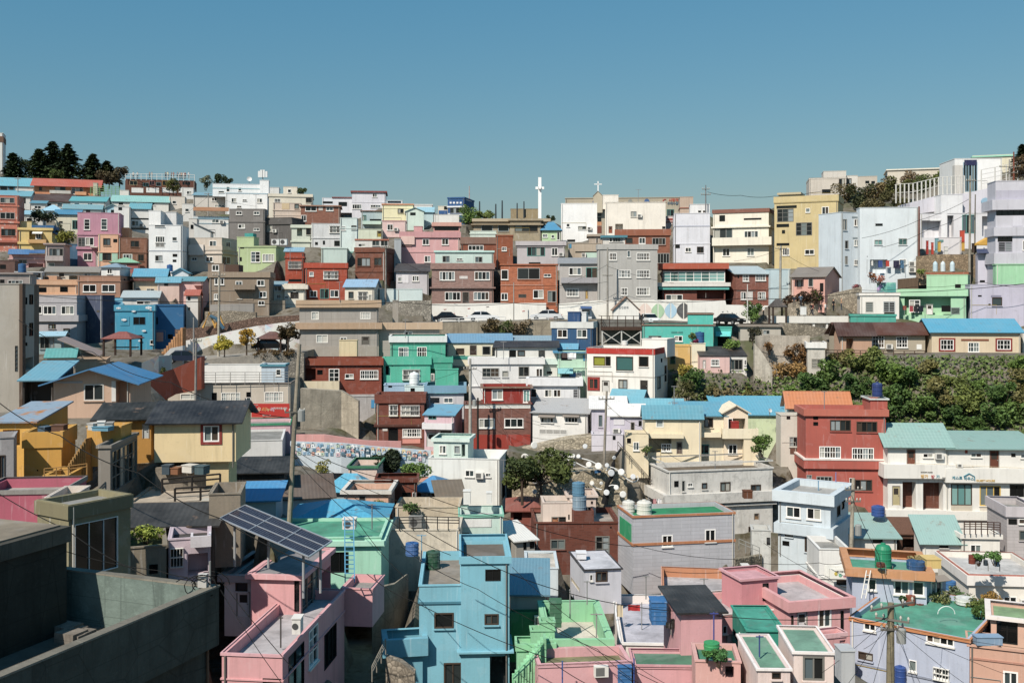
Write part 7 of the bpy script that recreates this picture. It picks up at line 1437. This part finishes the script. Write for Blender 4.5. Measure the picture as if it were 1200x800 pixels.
def tpole(label,px,yb,yt,Y,arm,col='#77777a'):
    b=un(px,yb,Y); H=(yb-yt)*Y/F; t=thing('clothes_pole',label,'clothes pole',b); m=MB(); m.tube([(0,0,-.1),(0,0,H)],.04,6); m.build('post',M('flat',col),t); w=arm*Y/F/2; m=MB(); m.bar((-w,-.05,H-.05),(w,-.05,H-.05),.05); m.build('crossbar',M('flat',col),t)
for a in (('blue clothes pole beside the black tarpaulin roof',836.5,751,717,54,10,'#34489a'),('dark blue clothes pole before the teal cabin',890,767,744,51,9,'#2a4a8a'),('blue pole at the pink olive roof corner',659,800,774,53,0.6,'#2a5aa8'),('blue pole beside the dull green roof',743,798,771,53,0.6,'#2a4f9f'),('grey clothes pole on the white walkway',668,722,690,61,2,'#8a8a88'),('grey clothes pole beside the rooftop room',688,706,680,63,8,'#8a8a88'),('grey clothes pole above the grey block wall foot',757,700,674,70,8,'#7d7d7a'),('grey clothes pole at the apple green parapet',699,744,718,57.5,14,'#8f8d88'),('thin antenna pole on the pink terrace',329,756,722,51,6,'#4a4644'),('blue clothes pole on the crumbling yard',494,654,626,66,11,'#6f9fc4'),('grey clothes pole on terracotta roof',825,692,677,73,10,'#8a8a86'),('blue standing pipe on the ice blue cube roof',959,576,563,89,1,'#4f8fc0'),('violet standing pipe on the ice blue cube roof',979.5,571,553,90,1,'#6f7fc0')): tpole(*a)
# ---- solar panel over the pink house
def solar():
    p1=un(257.5,607.5,56); p2=un(287.5,592,58.5); p4=un(361.7,652.5,52.5); p3=p2+p4-p1; o=(p1+p3)/2; t=thing('solar_panel','large tilted solar panel on grey posts over the pink house roof','solar panel',o)
    n=(p4-p1).cross(p2-p1).normalized(); n=n if n.z>0 else -n
    m=MB(); W_=(p4-p1).length; H_=(p2-p1).length
    m.face([q-o+n*.02 for q in (p1,p4,p3,p2)],0,[(0.001,0.001),(W_,0.001),(W_,H_),(0.001,H_)]); m.build('cells',M('solar','#141b2b'),t)
    m=MB(); m.hexa([q-o-n*.06 for q in (p1,p4,p3,p2)]+[q-o+n*.005 for q in (p1,p4,p3,p2)]); m.build('backing',M('flat','#3a3d42'),t)
    m=MB()
    for a,b in ((p1,p4),(p4,p3),(p3,p2),(p2,p1)): m.bar(a-o+n*.02,b-o+n*.02,.07)
    for f in (1/3,2/3): m.bar(p1.lerp(p4,f)-o+n*.03,p2.lerp(p3,f)-o+n*.03,.05)
    for f in (1/3,2/3): m.bar(p1.lerp(p2,f)-o+n*.035,p4.lerp(p3,f)-o+n*.035,.035)
    m.build('frame',M('metal','#c9cdd2'),t)
    for f,g in ((.1,.25),(.88,.25),(.35,.75),(.95,.7)):
        q=p1.lerp(p4,f).lerp(p2.lerp(p3,f),g)-o; m=MB(); m.tube([q,q-Vector((0,0,2.6))],.07,8); m.build('post',M('flat','#9a9c9e'),t)
solar()
# ---- people
pc=['#c9c4bc','#3a3f4a','#8a3a34','#e2e0dc','#26282c','#4f6f8f','#b08a6a','#d8d0a8']; pl=['#2a2d36','#3f4654','#1f1f22','#6a6258']
A=[((0,150),937,358,0),((0,150),967,358,3),((0,150),1052,358,4),((0,150),1068,358,6),((0,150),1165,358,1),((0,150),1180,356,7),((200,180),5,178,4),((200,180),20,178,2),((200,180),48,178,5),((200,180),66,180,0),((200,180),78,180,6),((200,180),90,180,3),((200,180),102,180,2),((200,180),128,178,3)]
cn={0:'beige',1:'dark grey',2:'red',3:'white',4:'black',5:'blue',6:'tan',7:'pale yellow'}
pos=['at the left end of','second from the left on','third from the left on','fourth from the left on','left of the middle of','in the middle of','right of the middle of','among the group on','between two friends on','leaning near the pole on','near the right corner of','close to the rail on','beside the tan dressed one on','at the right end of']
for i,((ox,oy),x,y,c) in enumerate(A): person(f'person in a {cn[c]} top {pos[i]} the pavilion terrace',ox+x/6,oy+y/6,244+(i%3)*.9,pc[c],pl[i%4],['stand','lean','walk'][i%3],RN.uniform(-60,200))
for i,(x,y,c,l) in enumerate(((905,477,4,'leftmost in the pair by the map board'),(916,477,2,'right in the pair by the map board'),(972,474,4,'alone at the middle of the stone terrace'),(1004,474,3,'with a pale top near the middle of the stone terrace'),(1060,448,4,'higher up the stepped path'),(1116,440,6,'at the top right of the stepped path'),(568,490,3,'beside the small dark gazebo'),(785,420,1,'below the red leaved hedge'),(830,415,5,'next to the white map board'))): person(f'person in {cn[c]} {l}',800+x/6,290+y/6,138.3+(i>3)*1.5,pc[c],pl[i%4],['walk','stand','lean'][i%3],RN.uniform(-90,90),'visitors on the stone terrace')
rail('railing','white railing around the pavilion roof terrace','railing',[(147,210,242.5),(190,210,242.5),(228,211,243)],6,1.2,.05,'#d9d6d0',2)
rail('railing','green mesh fence at the end of the orange veranda house','fence',[(106,230,236),(122,229,236),(140,230,236)],11,.8,.05,'#6fa46a',5)
rail('railing','thin grey railing around the community building roof','railing',[(200,449,112.4),(270,448,112.8),(338,448,113.4)],12,1.3,.03,'#8d8a84',4)
rail('railing','dark yard railing of the crumbling terrace','railing',[(468,616,76.4),(500,615,76.4),(538,616,76.4)],10,.7,.035,'#2a2624',3); rail('railing','dark railing along the deck of the timber stair shelter','railing',[(1130,622,90.5),(1150,622,90.5),(1172,623,90.5)],11,.5,.04,'#4a342a',4); rail('railing','thin railing on the guest house balcony','railing',[(1072,547,100.5),(1140,550,100.4),(1205,553,100.1)],4.5,1.5,.02,'#b9a98a',2)
rail('railing','green zigzag rail beside the apple green stair','railing',[(601,800,53),(622,780,54.5),(640,758,56)],9,.5,.035,'#79c58c',2); rail('railing','railing along the grey wire fence at the dark alley','railing',[(436,792,56),(452,760,58)],12,.6,.03,'#8a8478',3); rail('railing','rusty rail and rods of the mustard lower wall','railing',[(52,556,60),(80,553,60.5),(102,550,61)],7,.6,.03,'#a87a3a',2)
rail('railing','thin rail on the old white building stair foot','railing',[(866,640,84),(890,650,82)],9,.6,.03,'#8a8a86',2); rail('pipe_frame','dark pipe trellis frame over the grey beige terrace','frame',[(190,572,63.5),(225,569,64),(258,566,65)],11,1.0,.06,'#2a2522',2); rail('pipe_frame','second dark pipe trellis frame nearer the concrete yard','frame',[(205,583,62.4),(235,581,62.8),(262,579,63)],11,1.0,.06,'#2a2522',2)
stairs('apple green zigzag stair with pale steps',(600,800),(640,748),54.8,1.0,12,'#8fcf9e'); 
# ---- signs
def sign_red():
    t=thing('signboard','red signboard with hangul lettering on the community building','sign',un(317,481,112.3)); o=t.location; k=112.3/F
    m=MB(); m.box((-22*k,-.12,-7.6*k),(22.3*k,.1,8.2*k)); m.build('board',M('flat','#b8271d'),t)
    for s,z,x,y,c in (('우',5.6,301.5,481.5,'#f0e2c0'),('리',5.6,307,481.5,'#e8a85a'),('누',5.6,312,481.5,'#e9cf8a'),('리',5.6,317,481.5,'#d8d8ea'),('지역아동센터',2.9,321,479.2,'#f0ece6'),('부산사하',1.6,297,475,'#e9c9c0'),('함께 웃는 꿈',1.9,308,487,'#efe2dc')): text(s,z,x,y,112.3,c,t,-.14)
sign_red()
G=gu['root']
for s,z,x,y,c in (('방가',4.6,1079,559.5,'#d9a53a'),('방',4.6,1091,560,'#c0504f'),('가',4.6,1097,560,'#2f8fae'),('게스트',4.4,1115.5,561.2,'#1f86a8'),('하우스',4.2,1129.5,562,'#1f86a8'),('GUEST HOUSE',3.3,1144,564,'#cfa84a'),('감내마을에 오신것을',1.6,1079,553.5,'#8a8680'),('게스트하우스',1.5,1104,560,'#8a8680')): text(s,z,x,y,100.0,c,G,bold=.006,on=(gu if x<1111 else gu2,.525))
def roofmark():
    k=100.3/F; m=MB(); L=lambda x,y: Vector(((x-1136)*k,0,(557-y)*k)); m.bar(L(1129.5,558),L(1135.8,554.5),.07); m.bar(L(1135.8,554.5),L(1142,558),.07); m.bar(L(1142,558),L(1142,562.5),.06)
    o=m.build('house_emblem',M('flat','#1f86a8'),G); pw=Matrix.Translation(G.location)@Matrix.Rotation(G.rotation_euler[2],4,'Z'); o.matrix_local=pw.inverted()@Matrix.Translation(onplane(gu2,1136,557,.56))@Matrix.Rotation(gu2['yaw'],4,'Z')
roofmark()
CH=ch['root']
for s,z,x,y,c in (('ㅇ',9,693,240,'#2a5a9a'),('사랑의교회',4.2,783.5,236,'#b8503a'),('주예수를믿으라',3.4,782,239.6,'#5a6a7a'),('C',6,776.5,237.5,'#b8322a')): text(s,z,x,y,224.6,c,CH,bold=.02,on=(ch,.13))
for x0,x1 in ((736,741),(755,761)):
    k=224/F; m=MB(); m.tube([(0,0,0),(0,-.12,0)],(x1-x0)/2*k,14); o=m.build('round_emblem',M('flat','#3f66a0' if x0>740 else '#8a8a84'),CH); pw=Matrix.Translation(CH.location)@Matrix.Rotation(CH.rotation_euler[2],4,'Z'); o.matrix_local=pw.inverted()@Matrix.Translation(onplane(ch,(x0+x1)/2,236,.15))@Matrix.Rotation(ch['yaw'],4,'Z')
def logo():
    t=thing('logo_board','white board with yellow, green and pink round logos on the shopfront house','sign',un(984,672,78.8)); k=78.8/F; m=MB(); m.box((-12*k,-.1,-4.5*k),(12*k,.08,6*k)); m.build('board',M('flat','#e9e6dc'),t)
    for x,c in ((-5,'#c9b23a'),(0,'#6fb49a'),(5.5,'#d09a9c')): m=MB(); m.tube([(x*k,-.1,-1*k-x*.02),(x*k,-.14,-1*k-x*.02)],1.9*k,14); m.build('logo_disc',M('flat',c),t)
    text('어울터 마을식당',1.9,978,669.5,78.8,'#5a5248',t,-.12)
logo()
boxthing('map_board','white framed map board on the stone terrace','sign',938,945,359,369,139.5,.12,'#dfe0de')
# cloud paintings on the blue house
BL=bl['root']; ry=bl['yaw']
for x,y,w in ((834,546,30),(940,568,26),(1045,543,42),(872,628,34),(1012,705,28),(985,775,26),(1060,560,14)):
    px,py=x/6,270+y/6; nrm=Vector((math.sin(ry),-math.cos(ry),0)); ray=Vector(((px-600)/F,1,(YH-py)/F)); tt=bl['P0'].dot(nrm)/ray.dot(nrm); p=ray*tt+nrm*.13; k=tt/F; m=MB()
    for q,s in ((-.3,.7),(0,1),(.3,.75)): m.tube([(q*w/6*k,.02,0),(q*w/6*k,-.03,0)],w/6*k*.27*s,12)
    o=m.build('painted_cloud',M('flat','#e6e8ea'),BL); pw=Matrix.Translation(BL.location)@Matrix.Rotation(ry,4,'Z'); o.matrix_local=pw.inverted()@Matrix.Translation(p)@Matrix.Rotation(ry,4,'Z')

boxthing('roof_box','small white chimney box on the flat rooftop room','chimney',676,687,647.5,655,72.5,.8,'#dedde0')
for i,(px,py,l) in enumerate(((783,735,'left dark pot in the cluster on the lavender roof edge'),(788,736,'front dark pot in the cluster on the lavender roof edge'),(792,734,'middle dark pot in the cluster on the lavender roof edge'),(797,736,'right dark pot in the cluster on the lavender roof edge'),(789,731,'rear dark pot in the cluster on the lavender roof edge'))): tank(l,px,py,py-6,6,58.6,'#2a2826',1,.05,name='plant_pot',cat='pot')
tank('white gas cylinder beside the dark pots on the lavender roof',801,742,731,6,58,'#e2e0dc',1,.4,name='gas_cylinder',cat='cylinder')
for i,(x0,x1,y0,y1,Y,c,l) in enumerate(((104,112,496,504,63.8,'#b9b6b0','grey broken panel on the mustard terrace with rubble'),(112,120,494,501,63.9,'#d8d4cc','white broken box on the mustard terrace with rubble'),(108,128,500,505,63.5,'#4f8fb4','light blue sheet lying on the mustard terrace rubble'),(122,130,495,502,64,'#9a9690','grey slab leaning on the mustard terrace rubble'),(60,74,498,506,64.4,'#6a4a3a','brown wooden chest on the shaded mustard terrace'),(45,56,500,507,64.4,'#3f5f7a','dark blue crate on the shaded mustard terrace'),(190,199,545,556,66,'#3f4f5a','dark drum shaped bin beside the cream house foot'),(200,210,548,556,66,'#8a5a3a','brown basin by the cream house foot'),(214,228,545,554,66,'#c9c4ba','pale stacked boards by the cream house foot'),(229,241,546,556,65.8,'#3a5a6a','teal crate by the cream house foot'),(236,246,586,600,61.5,'#b9b2a4','pale bucket on the trellis terrace edge'),(268,276,583,592,60,'#b0402c','red basin in the open concrete yard'))): boxthing('junk_box',l,'box',x0,x1,y0,y1,Y,.7,c,'p',RN.uniform(-25,25))
for a in (('grey television aerial on the mint trimmed roof',436,618,590,67,9,'#77777a'),('thin aerial on the white plain house parapet',590,560,538,98,7,'#7f7f80'),('thin aerial on the stained parapet roof',838,548,528,99,7,'#77787a'),('thin aerial on the brick red house roof',966,480,458,104,7,'#808184'),('thin aerial on the cream twin roofed house',790,476,452,106,7,'#8a8a8c'),('thin aerial on the white house above the red house',590,420,400,122,7,'#8a8a8c'),('thin aerial on the teal house parapet',475,395,374,126,7,'#8a8a8c'),('thin aerial on the tan slab building',398,352,330,131,7,'#8a8a8c'),('thin aerial on the orange brick house roof',340,308,292,154,6,'#8a8a8c'),('thin aerial on the dark grey house roof',300,245,228,187,7,'#8a8a8c'),('thin aerial on the pink terrace house roof',510,262,246,172,6,'#8a8a8c'),('thin aerial on the cream white flat building',748,238,222,187,7,'#8a8a8c')): tpole(*a)
# ------------------------------------------------------------------ camera, sun and sky
cam=bpy.data.cameras.new('camera'); co=bpy.data.objects.new('camera',cam); COL.objects.link(co)
cam.sensor_width=36; cam.lens=36; cam.shift_y=-50/1200; cam.clip_end=6000; cam.clip_start=.5
co.location=(0,0,0); co.rotation_euler=(math.radians(90),0,0); SC.camera=co
EL=math.radians(46); AZ=math.radians(34)     # sun behind the camera, to the left
to_sun=Vector((-math.sin(AZ)*math.cos(EL),-math.cos(AZ)*math.cos(EL),math.sin(EL)))
sl=bpy.data.lights.new('sun','SUN'); so=bpy.data.objects.new('sun',sl); COL.objects.link(so)
sl.energy=5; sl.angle=math.radians(.53); sl.color=(1,.93,.82); so.rotation_euler=to_sun.to_track_quat('Z','Y').to_euler()
w=bpy.data.worlds.new('World'); SC.world=w; w.use_nodes=True; nt=w.node_tree
bg=nt.nodes['Background']; sky=nt.nodes.new('ShaderNodeTexSky'); sky.sky_type='NISHITA'; sky.sun_disc=False
sky.sun_elevation=EL; sky.sun_rotation=math.atan2(to_sun.x,to_sun.y); sky.air_density=1.8; sky.dust_density=.5; sky.ozone_density=10
mx=nt.nodes.new('ShaderNodeVectorMath'); mx.operation='MULTIPLY_ADD'; mx.inputs[1].default_value=(.765*1.25,.985*.8,.6); mx.inputs[2].default_value=(-.37,.93,2.35)
mm=nt.nodes.new('ShaderNodeVectorMath'); mm.operation='MAXIMUM'; mm.inputs[1].default_value=(.25,.5,.8)
nt.links.new(sky.outputs[0],mx.inputs[0]); nt.links.new(mx.outputs[0],mm.inputs[0]); nt.links.new(mm.outputs[0],bg.inputs[0]); bg.inputs[1].default_value=.0705
SC.view_settings.view_transform='Standard'; SC.view_settings.look='None'; SC.view_settings.exposure=.2; SC.view_settings.gamma=1
SC.render.engine='CYCLES'
SC.cycles.max_bounces=5; SC.cycles.diffuse_bounces=2; SC.cycles.glossy_bounces=2; SC.cycles.use_adaptive_sampling=True
print('overlaps',len(LOGO),LOGO[:60]); print('objects',len(bpy.data.objects))
